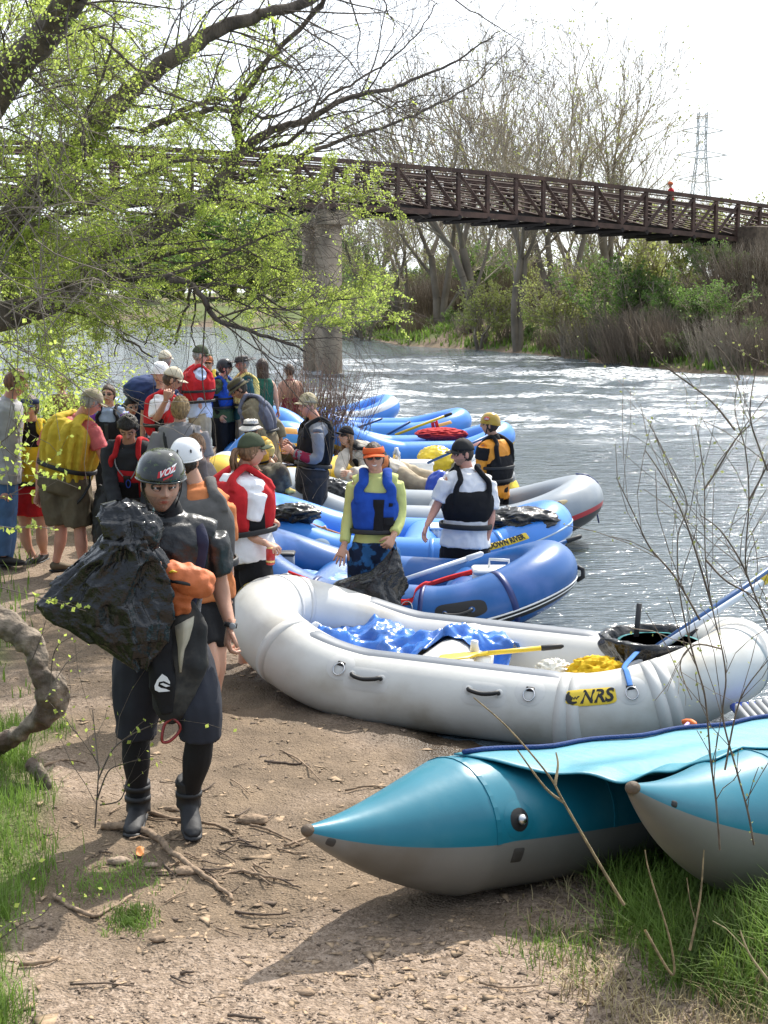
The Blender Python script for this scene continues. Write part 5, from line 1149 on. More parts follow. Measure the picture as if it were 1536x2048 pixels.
# ---------------------------------------------------------------- grey haired man, maroon top
m11 = Person(328, 703, 21.0, -20, 0, 'grey haired man in a beige cap and maroon top near the water', lod=0); m11.body(); m11.hair(H_GRY, infl=.008); m11.cap(CRM); m11.shirt(MAR, sleeve=.95, infl=.02); m11.pants(BLKC)
# ---------------------------------------------------------------- tall man, red vest, pale blue shirt
m12 = Person(396, 692, 21.0, -72, 0, 'tall man in an olive cap, pale blue shirt and bright red life vest', lod=1, skin=SKINP, head=(-5, -10, 0),
    J=dict(elR=(394, 772, -.12), wrR=(400, 805, -.18)))
m12.body(); m12.hair(H_GRY, infl=.004); m12.cap(OLV); m12.shades(); m12.shirt(C_('pale blue shirt', (.55, .62, .78)), sleeve=.95, infl=.026, flare=.03); m12.vest(REDV, z0=1.08, z1=1.44, infl=.06, open_=False, strapr=.05); m12.pants(TAN, infl=.035)
m13 = Person(418, 713, 26.5, 175, -.1, 'small figure in an orange brown cap and yellow vest beyond the red vested man', lod=0); m13.body(); m13.hair(H_RED); m13.cap(C_('orange brown cap', (.35, .12, .05))); m13.shades(); m13.shirt(BLKC); m13.vest(YELV, z0=1.1, z1=1.42, infl=.05); m13.pants(BLKC)
m14 = Person(446, 720, 21.5, -118, 0, 'rafter in a black helmet, green shirt and blue vest looking to the right', lod=1, fat=.95, skin=SKIN, head=(35, 0, 0), J=dict(elR=(428, 800, 0), wrR=(440, 830, -.15)))
m14.body(); m14.hair(H_DRK, infl=.004); m14.helmet(plast('black helmet shell', (.02, .02, .022), .3)); m14.shirt(C_('dark green shirt', (.06, .10, .05)), sleeve=.5, infl=.025); m14.sleeves(BLKC, .5, .98, .02); m14.vest(BLV, z0=1.08, z1=1.36, infl=.045, side=BLKC, strapr=.04, open_=False); m14.pants(BLKC)
m15 = Person(488, 711, 21.5, 110, 0, 'man in a dark wide brimmed hat, teal sleeves and pale yellow quilted vest', lod=1, skin=SKINT, head=(10, -8, 0)); m15.body(stub=True); m15.hair(H_GRY, infl=.006); m15.brimhat(mat('dark leather hat', (.05, .042, .038), rough=.6, bump=.2), BLACKM, .19, -.015, .085)
m15.shirt(C_('dark teal shirt', (.02, .08, .09)), sleeve=.9, infl=.02); m15.vest(C_('pale yellow vest', (.75, .60, .20)), z0=1.05, z1=1.44, infl=.05, quilt=18, open_=False, strapr=.05); m15.pants(TAN)
m16 = Person(525, 718, 22.0, 20, 0, 'woman with long dreadlocks and a dark green tank top seen from behind', lod=1, skin=SKIN, fat=.88, J=dict(elR=(548, 778, 0), wrR=(556, 820, 0), shR=(538, 764, 0))); m16.body(); m16.hair(hairm('dread brown', (.05, .025, .016)), 'dread', infl=.02); m16.shirt(C_('dark green tank', (.02, .10, .07)), sleeve=None); m16.pants(C_('red print cloth', (.3, .04, .05)))
# ---------------------------------------------------------------- bending man with olive hat and grey vest
m17 = Person(468, 750, 18.2, 100, 0, 'man in olive hat and khaki jacket bending over the raised raft bow', lod=1, h=1.85, skin=SKINT, head=(0, -35, 0),
    J=dict(neck=(494, 800, 0), head=(478, 778, -.02), pel=(528, 880, 0), chest=(516, 835, 0), shR=(500, 822, .15), shL=(496, 820, -.16), elL=(520, 870, -.22), wrL=(540, 905, -.25), elR=(552, 850, .2), wrR=(562, 880, .2), knL=(520, 960, -.1), knR=(545, 955, .1), anL=(525, 1010, 0), anR=(550, 1010, .1)))
m17.body(stub=True); m17.hair(H_DRK, infl=.006); m17.brimhat(C_('olive hat cotton', (.085, .075, .04)), BLACKM, .13, .03, .09); m17.shirt(C_('khaki jacket', (.20, .17, .11)), sleeve=.93, infl=.035, amp=.010); m17.vest(C_('grey blue vest', (.13, .14, .19)), z0=1.05, z1=1.42, infl=.045, open_=False, belts=(1.08,), strapr=.045, quilt=6); m17.pants(C_('khaki cloth', (.22, .17, .11)), f=.48, infl=.05, flare=.03, name='shorts')
# ---------------------------------------------------------------- blond head from behind, grey salmon shirt
SALM = cloth('salmon and grey stripe', (.50, .19, .15), col2=(.25, .24, .25), c2scale=2.2, c2lo=.48, c2hi=.52, stretch=(.1, .1, 1))
m18 = Person(361, 789, 13.2, -10, 0, 'person with short blond hair in a salmon and grey striped shirt, back turned', lod=1, h=1.6, J=dict(neck=(360, 850, 0), pel=(372, 990, 0), head=(361, 818, 0), shL=(322, 868, 0), shR=(398, 866, 0), elR=(412, 925, 0), wrR=(408, 970, -.1), elL=(305, 930, 0)))
m18.body(); m18.hair(H_BLD, infl=.016, nz=.012, back=-.09); m18.shirt(SALM, sleeve=.45, infl=.03); m18.pants(BLKC)
for sg in (-1, 1): MB().tube(catmull([m18.tp(1.1, -90+sg*8, .035), m18.tp(1.3, -90+sg*30, .035), m18.tp(1.42, -90+sg*40, .03), m18.sh['R' if sg > 0 else 'L'].lerp(m18.neck, .45)+V((0, 0, .05))], 4), [(.02, .004)]*13, 6, ref=m18.right).build('strap', BLACKM, m18.T)
m19 = Person(395, 866, 12.2, 40, 0, 'woman with light brown tied hair raising a hand to her face behind the white helmet', lod=1, fat=.85, h=1.55, J=dict(neck=(398, 925, 0), head=(392, 893, 0), elR=(402, 955, -.1), wrR=(402, 910, -.2), hdR=(400, 895, -.22), shR=(412, 940, 0), pel=(400, 1050, 0))); m19.body(curlR=.8); m19.hair(H_LBR, 'short', infl=.012, back=-.08); m19.shirt(C_('grey brown knit', (.20, .17, .16)), sleeve=.9); m19.pants(BLKC)
# ---------------------------------------------------------------- child in bucket hat seated
m20 = Person(498, 830, 15.8, -20, 0, 'seated person in a white bucket hat with a black band and a yellow vest', lod=1, fat=.85, h=1.55,
    J=dict(neck=(512, 882, 0), head=(502, 858, -.02), pel=(520, 945, .1), elR=(535, 915, 0), wrR=(550, 930, -.15), elL=(500, 915, -.1), wrL=(515, 935, -.2), knR=(560, 940, -.35), knL=(545, 950, -.35), anR=(575, 975, -.35), anL=(565, 985, -.35)))
m20.body(shod=True); m20.hair(H_BRN); m20.brimhat(C_('white hat cotton', (.66, .63, .58)), BLACKM, .145, .045, .085); m20.shirt(C_('yellow tee', (.72, .55, .18)), sleeve=.4); m20.vest(C_('orange yellow vest', (.75, .42, .06)), z0=1.1, z1=1.42, infl=.045, open_=False, strapr=.05); m20.pants(C_('brown camo trousers', (.08, .065, .05), col2=(.16, .14, .10), c2scale=10)); m20.shoe(C_('tan shoe', (.5, .38, .12)))
# ---------------------------------------------------------------- man grey/maroon long sleeve, camo cap
GLS = C_('grey rash top', (.22, .23, .26), var=.05); MRN = C_('maroon panel', (.26, .02, .05))
m21 = Person(617, 784, 16.4, 118, -.3, 'man in camouflage cap and grey and maroon long sleeved top standing in profile', lod=2, skin=SKINP, fat=1.05, head=(8, 0, 0),
    J=dict(neck=(632, 842, 0), head=(616, 812, 0), pel=(624, 952, 0), shL=(634, 868, -.18), elL=(633, 918, -.24), wrL=(586, 904, -.22), hdL=(572, 894, -.2), shR=(622, 868, .18), elR=(604, 915, .22), wrR=(580, 890, .06), hdR=(568, 884, 0)))
m21.body(curlL=.9, curlR=.9); m21.hair(H_BLD, infl=.003, front=.05); m21.cap(mat('camouflage cap', (.42, .36, .24), rough=.9, col2=(.20, .17, .09), c2scale=14, c2lo=.5, c2hi=.56)); m21.shirt(GLS, sleeve=.97, infl=.012, z0=.96, name='top'); m21.sleeves(MRN, .62, .95, .016)
MB().tube([m21.sh['L'].lerp(m21.el['L'], .35)+V((.05, .03, 0)), m21.sh['L'].lerp(m21.el['L'], .75)+V((.045, .03, 0))], [(.03, .02), (.025, .02)], 8).build('sleeve_panel', MRN, m21.T)
v21 = m21.vest(BLKC, z0=1.05, z1=1.40, infl=.04, belts=(1.08,), strapr=.022, open_=False); m21.strip('back_panel', REDV, -75, 1.08, 1.32, 32, .055); m21.pants(C_('black grey waders', (.035, .035, .04)), infl=.035)
# ---------------------------------------------------------------- woman leaning on the planks
CRJ = C_('beige jacket', (.50, .45, .38))
m22 = Person(690, 852, 18.4, 158, .1, 'woman in black cap, sunglasses and beige jacket lying on the plank deck', lod=1, h=1.7, fat=.92, head=(-30, 10, 0),
    J=dict(neck=(704, 898, .05), head=(692, 873, 0), chest=(745, 922, .3), pel=(792, 945, .5), shR=(688, 912, -.05), elR=(680, 945, -.25), wrR=(705, 955, -.4), shL=(724, 908, .1), elL=(730, 940, -.1), wrL=(700, 945, -.35), hpR=(800, 950, .4), hpL=(795, 940, .6), knR=(830, 965, .3), knL=(835, 950, .6), anR=(872, 975, .2), anL=(880, 960, .5)))
m22.body(); m22.hair(H_LBR, 'long', back=-.08); m22.cap(BLKC); m22.shades(); m22.shirt(CRJ, sleeve=.93, infl=.03, amp=.010, name='jacket'); m22.vest(BLKC, z0=1.15, z1=1.4, infl=.035, pocket=(70, 1.2, 22, .14, C_('orange pocket', (.45, .15, .05))), belts=()); m22.pants(TAN, infl=.03, amp=.012)
# ---------------------------------------------------------------- woman in blue vest and orange visor
LIME = C_('lime base layer', (.56, .60, .22), var=.05)
m24 = Person(748, 880, 11.35, 183, -.16, 'smiling woman in an orange visor, sunglasses, lime top and blue life vest', lod=2, skin=SKIN, fat=.93, head=(-2, 0, 4),
    J=dict(neck=(751, 950, 0), pel=(748, 1092, .02), head=(748, 915, -.02), shR=(710, 968, 0), shL=(792, 965, 0), elR=(698, 1035, .03), wrR=(688, 1092, -.08), hdR=(680, 1115, -.12), elL=(800, 1025, .02), wrL=(787, 1072, -.14), hdL=(776, 1092, -.18)))
m24.body(curlR=.15, curlL=.9, face='smile', spread=.5, nrmR=V((.2, .9, 0)), nrmL=V((-.3, .9, 0))); m24.hair(H_BRN, front=.062, back=-.07); m24.visor(C_('orange visor cloth', (.72, .14, .04))); m24.shades(); m24.shirt(LIME, sleeve=.93, infl=.010, name='base_layer', amp=.004)
v24 = m24.vest(BLV, z0=1.07, z1=1.37, infl=.045, open_=False, side=BLKC, belts=(1.085,), strapr=.040, pocket=(118, 1.13, 14, .06, BLKC)); m24.strip('front_panel', BLKC, 97, 1.075, 1.33, 9, .066, v24); m24.strip('badge', BLKC, 122, 1.275, 1.305, 5, .068, v24)
m24.strip('lower_panel', BLKC, 122, 1.08, 1.17, 22, .064, v24); m24.pants(CAMOB, f=.46, infl=.030, flare=.012, name='board_shorts', z1=1.0)
for d_, n in ((.085, 'R'), (-.085, 'L')): pass
bb = thing('bin_bag', P(735, 1180, 11.1), 'shiny black bin bag held open by the smiling woman over the dark blue raft', 'bag')
def b2(u, v):
    th = v*2*math.pi; x, y = math.cos(th), math.sin(th); x = math.copysign(abs(x)**.8, x); q_ = V((x*1.7, y*1.7, u*3+4)); n1 = abs(mnoise.noise(q_)); n2 = abs(mnoise.noise(q_*2.2)); n3 = abs(mnoise.noise(q_*4.5)); k_ = 1.05+.34*(.5-1.9*n1-.8*n2-.3*n3)
    pr = [(788, 1098, 6), (782, 1120, 18), (770, 1142, 32), (742, 1158, 62), (732, 1180, 74), (732, 1208, 72), (738, 1236, 58), (740, 1262, 30)]
    q = u*(len(pr)-1); i = min(int(q), len(pr)-2); f = q-i; cu, cv, w_ = (lerp(a, b, f) for a, b in zip(pr[i], pr[i+1])); c = P(cu, cv, 10.98+.05*(1-u)); W_ = w_/3000*11.1
    return c+V((x*W_*k_, y*(.05+.11*min(1, u*1.6))*k_, .05*(n1-.3)+(.035*(1 if x > 0 else -.2)*math.sin(u*5))))
mb = MB(); mb.grid(b2, 70, 90); mb.build('sack', BLKPL, bb)
# ---------------------------------------------------------------- man in black vest, white tee, black cap
m25 = Person(925, 870, 13.4, 158, -.42, 'man in a black cap and white t-shirt with a black vest looking to the left', lod=2, skin=SKINP, fat=1.08, head=(-48, -4, 0),
    J=dict(neck=(934, 942, 0), head=(926, 908, 0), pel=(930, 1095, .02), shR=(895, 962, -.08), shL=(975, 965, .05), elR=(872, 1015, -.08), wrR=(854, 1050, -.18), hdR=(848, 1068, -.2), elL=(982, 1030, .0), wrL=(969, 1092, -.06), hdL=(962, 1112, -.08)))
m25.body(curlR=.35, curlL=.45, stub=True, nrmL=V((-.3, .8, 0))); m25.hair(H_DRK, infl=.004, front=.045); m25.cap(mat('black cap', (.012, .012, .013), rough=.8, bump=.2, bscale=40), brimlen=.078); m25.shirt(WHT, sleeve=.42, infl=.022, z0=.97, flare=.03, amp=.009)
v25 = m25.vest(BLKC, z0=1.15, z1=1.36, infl=.042, open_=False, belts=(1.12,), strapr=.024); MB().tube(catmull([m25.tp(1.29, 130, .052), m25.tp(1.32, 95, .055), m25.tp(1.28, 60, .052)], 5), .003, 6).build('piping', GREYPL, v25)
m25.pants(BLKC, f=.47, infl=.04, name='shorts', z1=1.02); w_ = m25.wr['L']; d_ = m25.hd['L']; MB().tube([w_-d_*.012, w_+d_*.012], .031, 14).build('watch_strap', BLACKM, m25.T); MB().ell(w_+V((0, -.03, 0)), (.016, .008, .016)).build('watch_face', METAL, m25.T)
# ---------------------------------------------------------------- man with yellow helmet
m26 = Person(982, 820, 17.2, 62, -.42, 'man in gold helmet and orange and black dry top standing behind the grey raft', lod=2, skin=SKINT, head=(18, 4, 0),
    J=dict(neck=(988, 880, 0), head=(980, 850, 0), pel=(990, 985, 0), shL=(968, 895, -.12), shR=(1004, 898, .12), elL=(962, 950, -.12), wrL=(975, 985, -.2)))
m26.body(); m26.hair(H_DRK, infl=.008, back=-.09); h26 = m26.helmet(mat('gold helmet shell', (.48, .30, .02), rough=.2, coat=.4), z0=.02); m26.shirt(mat('orange dry fabric', (.80, .30, .02), rough=.6, bump=.3, bscale=14), sleeve=.93, infl=.028, name='dry_top')
m26.sleeves(BLKC, 0, .26, .036, 'shoulder_panel'); v26 = m26.vest(BLKC, z0=1.05, z1=1.33, infl=.04, open_=False, strapr=.025); m26.pants(BLKC, infl=.035); MB().tube([m26.spt(z)[0] for z in (1.48, 1.52, 1.56)], [.085, .072, .066], 14).build('neck_gasket', BLKC, m26.T)
MB().ell(m26.hw(V((-.098, .035, .082))), (.010, .034, .022), m26.HR, 14, 8).build('helmet_sticker', REDG, h26); text('lettering', 'cks', .036, Matrix.Translation(m26.hw(V((-.112, .035, .082)))) @ (m26.HR.to_4x4() @ Matrix.Rotation(rad(-90), 4, 'Z') @ Matrix.Rotation(rad(85), 4, 'X')), INKW, h26, bold=.0008)
m27 = Person(580, 728, 24.5, 30, -.1, 'bare shouldered person partly hidden behind the willow shrub stems', lod=0, skin=SKINT); m27.body(); m27.hair(H_BRN, infl=.012); m27.shirt(MAR, sleeve=None, z1=1.2); m27.pants(BLKC)
m28 = Person(122, 734, 19.5, 20, .0, 'person with sandy hair glimpsed through the leaves at the left', lod=0, h=1.6); m28.body(); m28.hair(H_BLD, infl=.02); m28.shirt(C_('brown fleece', (.16, .09, .04)), sleeve=.9); m28.pants(BLKC)
# ---------------------------------------------------------------- more black plastic on the boats
crumple('bin_bag', P(1045, 1040, 14.3), (.34, .25, .12), BLKPL, 'flattened black bin bag draped over the light blue raft bow', 'bag', 41, .24, 2.0, nu=80, nv=60)
crumple('bin_bag', P(588, 1028, 14.3), (.24, .15, .10), BLKPL, 'black plastic sack on the left end of the light blue raft', 'bag', 42, .26, 2.0)
crumple('bin_bag', P(668, 988, 17.2), (.20, .15, .16), BLKPL, 'rumpled black sack beside the legs of the man in the camouflage cap', 'bag', 43, .26, 2.0)

for n in 'LR':
    a = m1.an[n]
    for dz in (.085, .03): MB().tube([a+V((0, -.005, dz+.012)), a+V((0, -.005, dz-.012))], [.066, .066], 16).build('boot_strap', BLACKM, m1.T)
# ---------------------------------------------------------------- bridge
STEEL = mat('weathering steel', (.085, .048, .036), rough=.8, var=.35, vscale=2, bump=.2, bscale=20); DARKST = mat('dark deck steel', (.03, .022, .02), rough=.9); CONC = mat('pier concrete', (.50, .39, .28), rough=.9, var=.12, vscale=1.2, bump=.3, bscale=12, dirt=(.20, .16, .12), dscale=1)
A0 = P(731, 327, 56); B0 = P(1433, 394, 67); NP = 13; bdir = (B0-A0)/NP; bh = V((0, 0, 1.62)); bw_ = V((bdir.y, -bdir.x, 0)).normalized()*-2.6
def bp(i, side=0, low=0): 
    t = i/NP; c = .32*(1-((t-.35)/.9)**2)-.25; return A0+bdir*i+V((0, 0, c))+bw_*side-bh*low
br = thing('footbridge', A0-V((0, 0, 3)), 'long brown steel truss footbridge crossing the river', 'bridge')
I0, I1 = -16, 20
def beam(name, pts, w_, h_, m=STEEL, par=br):
    return MB().tube(pts, [(h_/2*1.41, w_/2*1.41)]*len(pts), 4, ref=V((.0, .001, 1))).build(name, m, par, smooth=False)
def rotbeam(mb, a, b, w_): mb.tube([a, b], w_*.71, 4)
for sd_ in (0, 1):
    for lo, nm in ((0, 'top_chord'), (1, 'bottom_chord')):
        mb = MB()
        for i in range(I0, I1): 
            a, b = bp(i, sd_, lo), bp(i+1, sd_, lo); u_ = (b-a).normalized(); s_ = u_.cross(V((0, 0, 1))).normalized(); M = Matrix((u_, s_, u_.cross(s_)*-1)).transposed()
            mb.box((a+b)/2, ((b-a).length+.002, .16, .16 if lo == 0 else .20), M)
        mb.build(nm, STEEL, br, smooth=False)
    for i in range(I0, I1+1):
        mb = MB(); a, b = bp(i, sd_, .04), bp(i, sd_, .96); mb.box((a+b)/2, (.15, .12, (a-b).length), Matrix.Rotation(math.atan2(bdir.y, bdir.x), 3, 'Z')); mb.build('post', STEEL, br, smooth=False)
    for i in range(I0, I1):
        a, b = (bp(i, sd_, .05), bp(i+1, sd_, .95)) if i < 9 else (bp(i, sd_, .95), bp(i+1, sd_, .05)); MB().tube([a, b], .08, 4).build('diagonal', STEEL, br, smooth=False)
    mb = MB(); off = bw_.normalized()*(.09 if sd_ == 0 else -.09)
    for r_ in range(8):
        for i in range(I0, I1): a, b = bp(i, sd_, .08+.10*r_)+off, bp(i+1, sd_, .08+.115*r_)+off; mb.tube([a, b], .032, 4)
    mb.build('railing', STEEL, br, smooth=False)
mb = MB()
for i in range(I0, I1):
    a, b = bp(i, .5, .88), bp(i+1, .5, .88); u_ = (b-a).normalized(); s_ = u_.cross(V((0, 0, 1))).normalized(); M = Matrix((u_, s_, u_.cross(s_)*-1)).transposed(); mb.box((a+b)/2, ((b-a).length+.002, 2.3, .08), M)
mb.build('deck', DARKST, br, smooth=False); mb = MB()
for i in range(I0, I1+1): mb.tube([bp(i, -.05, 1.08), bp(i, 1.05, 1.08)], .10, 4)
for i in range(I0, I1): mb.tube([bp(i, 0, 1.08), bp(i+1, 1, 1.08)], .04, 4)
mb.build('floor_beams', DARKST, br, smooth=False)
pr_ = thing('bridge_pier', P(664, 755, 56), 'tan concrete bridge pier of round columns standing in the river', 'pier')
pc = P(664, 600, 56); 
MB().tube([V((pc.x, 56, -1.2)), V((pc.x, 56, 5.3))], .37, 32).build('column', CONC, pr_)
q2 = V((pc.x-.75, 57.2, 0)); MB().tube([V((q2.x, q2.y, -1.2)), V((q2.x, q2.y, 5.3))], .40, 32).build('column', CONC, pr_)
MB().box(V((pc.x-.37, 56.6, 2.05)), (1.3, .3, 6.4), Matrix.Rotation(math.atan2(1.2, -.75), 3, 'Z')).build('web_wall', CONC, pr_, smooth=False)
MB().box(V((pc.x-.2, 56.6, 5.62)), (1.35, 2.6, .75), Matrix.Rotation(.5, 3, 'Z'), bev=.05).build('pier_cap', CONC, pr_, smooth=False)
# far abutment
ab = thing('bridge_abutment', P(1500, 560, 68), 'dark concrete abutment with pale painted letters under the right end of the bridge', 'abutment')
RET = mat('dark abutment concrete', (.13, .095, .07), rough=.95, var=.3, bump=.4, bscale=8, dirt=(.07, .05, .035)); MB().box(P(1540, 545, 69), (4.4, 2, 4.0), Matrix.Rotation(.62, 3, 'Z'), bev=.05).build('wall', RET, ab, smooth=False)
text('lettering', 'BUL', 1.1, Matrix.Translation(P(1492, 545, 67.2)) @ Matrix.Rotation(.62, 4, 'Z') @ Matrix.Rotation(rad(90), 4, 'X'), mat('faded spray paint', (.30, .23, .19)), ab, bold=.03)
# walker on the bridge
pw = Person(1342, 366, 67.4, 90, P(1342, 366, 67.4).z-1.7, 'tiny figure in an orange helmet crossing the bridge behind its railing', lod=0, h=1.75, group='people on the bridge'); pw.body(); pw.helmet(plast('orange helmet shell', (.7, .15, .03)), strap=False); pw.shirt(REDV); pw.pants(BLKC)
# ---------------------------------------------------------------- plants: segments and leaves in bulk
class Segs:
    def __init__(s): s.a = []; s.b = []; s.ra = []; s.rb = []
    def add(s, a, b, ra, rb): s.a.append(tuple(a)); s.b.append(tuple(b)); s.ra.append(ra); s.rb.append(rb)
    def build(s, name, m, parent=None, n=4):
        a = np.array(s.a); b = np.array(s.b); ra = np.array(s.ra)[:, None, None]; rb = np.array(s.rb)[:, None, None]
        d = b-a; d /= np.linalg.norm(d, axis=1)[:, None]+1e-9; up = np.where(np.abs(d[:, 2:3]) < .9, np.array([[0, 0, 1.]]), np.array([[1., 0, 0]]))
        x = np.cross(d, up); x /= np.linalg.norm(x, axis=1)[:, None]+1e-9; y = np.cross(d, x)
        t = np.arange(n)*2*np.pi/n; ring = x[:, None, :]*np.cos(t)[None, :, None]+y[:, None, :]*np.sin(t)[None, :, None]
        v = np.concatenate([a[:, None, :]+ring*ra, b[:, None, :]+ring*rb], 1).reshape(-1, 3); N = len(a)
        j = np.arange(n); k = (j+1) % n; f = np.stack([j, k, n+k, n+j], 1)[None]+(np.arange(N)*2*n)[:, None, None]
        return npmesh(name, v, f.reshape(-1, 4), m, parent, smooth=True)
def leaves(name, pts, size, m, parent=None, seed=1, aspect=.5, up=.3):
    rs = np.random.RandomState(seed); pts = np.asarray(pts); N = len(pts); sz = size*rs.uniform(.6, 1.35, N)[:, None]
    d = rs.normal(size=(N, 3)); d /= np.linalg.norm(d, axis=1)[:, None]; e = rs.normal(size=(N, 3)); e -= d*np.sum(e*d, 1)[:, None]; e /= np.linalg.norm(e, axis=1)[:, None]
    nn = np.cross(d, e); v = np.stack([pts, pts+d*sz*.5+e*sz*aspect*.5+nn*sz*.08, pts+d*sz, pts+d*sz*.5-e*sz*aspect*.5+nn*sz*.08], 1).reshape(-1, 3)
    return npmesh(name, v, np.arange(N*4).reshape(-1, 4), m, parent)
def uv3(r): 
    v = V((r.gauss(0, 1), r.gauss(0, 1), r.gauss(0, 1))); return v.normalized()
def grow(S, tips, p, d, L, r, depth, rng, sag=0, wig=.25, kids=3, split=.6, rmin=.002, lr=.62, steps=5, up=0, ang=.8):
    pts = [p]; 
    for i in range(steps):
        d = (d+uv3(rng)*wig*.5+V((0, 0, up-sag*(i/steps)))*.25).normalized(); q = p+d*(L/steps); r2 = max(rmin, r*(1-.55/steps*1.1)); S.add(p, q, r, r2)
        if depth > 0 and i >= 1-1*(depth < 2):
            for _ in range(kids if i == steps-1 else (1 if rng.random() < split else 0)):
                ax = uv3(rng); dd = (d+(ax-d*ax.dot(d)).normalized()*ang*rng.uniform(.6, 1.3)).normalized()
                grow(S, tips, q, dd, L*lr*rng.uniform(.7, 1.15), max(rmin, r2*.62), depth-1, rng, sag, wig, kids, split, rmin, lr, max(3, steps-1), up, ang)
        if depth <= 0: tips.append((q, d))
        p, r = q, r2
BARK = mat('dark willow bark', (.12, .095, .075), rough=.95, var=.4, vscale=10, bump=.9, bscale=30, bdist=.03, stretch=(1, 1, .4)); BARKG = mat('grey brown bark', (.17, .14, .115), rough=.95, var=.3, vscale=4, bump=.5, bscale=14)
TWIG = mat('pale twig bark', (.24, .20, .16), rough=.9, var=.3, vscale=3); TWIGR = mat('red brown stems', (.20, .115, .075), rough=.9, var=.35, vscale=2)
LEAFY = mat('young willow leaf', (.50, .60, .13), rough=.55, var=.3, vscale=1.5, leaf=.6, spec=.3); LEAFG = mat('fresh green leaf', (.20, .32, .08), rough=.6, var=.4, vscale=.6, leaf=.45, spec=.3); LEAFB = mat('budding yellow leaf', (.38, .42, .13), rough=.6, var=.3, vscale=.5, leaf=.45)
rg = random.Random(5)
wt = thing('willow_tree', (-4.6, 12.3, .3), 'large overhanging willow with dark limbs and fresh yellow green leaves on the left bank', 'tree')
def lim(pts, r0, r1, Ys):
    n = len(pts); return [(P(u, v, lerp(Ys[0], Ys[1], i/(n-1))), lerp(r0, r1, (i/(n-1))**.8)) for i, (u, v) in enumerate(pts)]
LM = [lim([(-260, 720), (-150, 420), (-30, 215), (52, 110), (130, 21), (175, -60)], .20, .10, (12.2, 9.8)),
 lim([(-300, 700), (-120, 560), (20, 440), (95, 365), (156, 292), (234, 208), (292, 156), (365, 104), (443, 57), (520, 31), (600, 8), (680, -30)], .17, .045, (12.3, 12.8)),
 lim([(-280, 690), (-60, 650), (80, 610), (156, 573), (208, 520), (286, 469), (365, 427), (417, 385), (453, 349), (484, 297)], .17, .062, (12.3, 13.6)),
 lim([(484, 297), (475, 224), (500, 172), (552, 104), (625, 31), (656, -20)], .045, .022, (13.6, 13.2)), lim([(482, 300), (468, 262), (470, 200), (490, 165), (545, 110), (600, 55), (650, 8)], .03, .012, (13.6, 14.3)),
 lim([(484, 297), (547, 260), (625, 234), (703, 193), (780, 178), (850, 150), (930, 110), (1000, 62)], .052, .006, (13.6, 14.4)), lim([(620, 236), (640, 205), (700, 170), (780, 120), (840, 60), (872, 5)], .02, .005, (13.9, 14.0)),
 lim([(484, 305), (573, 286), (615, 250), (660, 215), (720, 190)], .03, .008, (13.6, 13.0)), lim([(458, 360), (573, 323), (677, 281), (781, 250), (860, 215), (950, 165), (1035, 78)], .034, .005, (13.6, 15.0)),
 lim([(600, 310), (680, 262), (760, 225), (820, 195), (905, 190)], .014, .004, (14, 14.5)),
 lim([(182, 552), (312, 557), (385, 573), (432, 635), (495, 661), (562, 682), (612, 700)], .05, .012, (12.9, 13.8)), lim([(156, 573), (250, 545), (350, 505), (480, 500), (560, 540), (640, 565)], .03, .007, (12.9, 14.4)),
 lim([(312, 557), (420, 520), (540, 470), (600, 455), (700, 430)], .024, .005, (13, 14)), lim([(385, 573), (460, 570), (520, 585), (580, 620), (680, 600), (760, 590)], .022, .005, (13.4, 14)),
 lim([(365, 427), (300, 430), (220, 420), (145, 428), (60, 410)], .02, .008, (13.3, 12.5)), lim([(330, 245), (420, 220), (500, 225), (540, 235), (620, 200)], .035, .01, (13.0, 13.4)), lim([(286, 262), (350, 230), (420, 200), (470, 205)], .04, .02, (13.0, 13.3)),
 lim([(0, 470), (90, 440), (200, 400), (330, 330), (400, 320), (440, 340)], .03, .01, (12, 13.3)), lim([(100, 20), (200, 70), (260, 130), (320, 180), (420, 215)], .02, .008, (11, 12.5)), lim([(170, 330), (165, 250), (190, 190), (225, 90), (228, -10)], .02, .01, (11.5, 11.8)),
 lim([(385, 573), (372, 620), (355, 660), (350, 690)], .018, .010, (13.5, 13.6)), lim([(385, 580), (392, 620), (384, 665), (398, 702)], .014, .006, (13.5, 13.4)), lim([(432, 635), (470, 668), (540, 715), (590, 745)], .012, .005, (13.5, 14)), lim([(240, 640), (235, 670), (230, 712)], .010, .006, (13.2, 13.2)), lim([(240, 670), (270, 690), (308, 716)], .016, .008, (13.2, 13.2)), lim([(290, 690), (300, 665), (305, 655)], .008, .004, (13.2, 13.2)),
 lim([(560, 30), (540, 100), (528, 160), (500, 210)], .010, .004, (13.2, 13.5)), lim([(690, -20), (720, 60), (715, 120), (735, 170)], .010, .003, (13.2, 13.5)), lim([(760, -30), (775, 20), (790, 55), (760, 110)], .010, .003, (13.2, 13.5)), lim([(850, -40), (940, 20), (1010, 60), (1050, 88)], .010, .003, (13.2, 13.5))]
mb = MB(); S = Segs(); tips = []
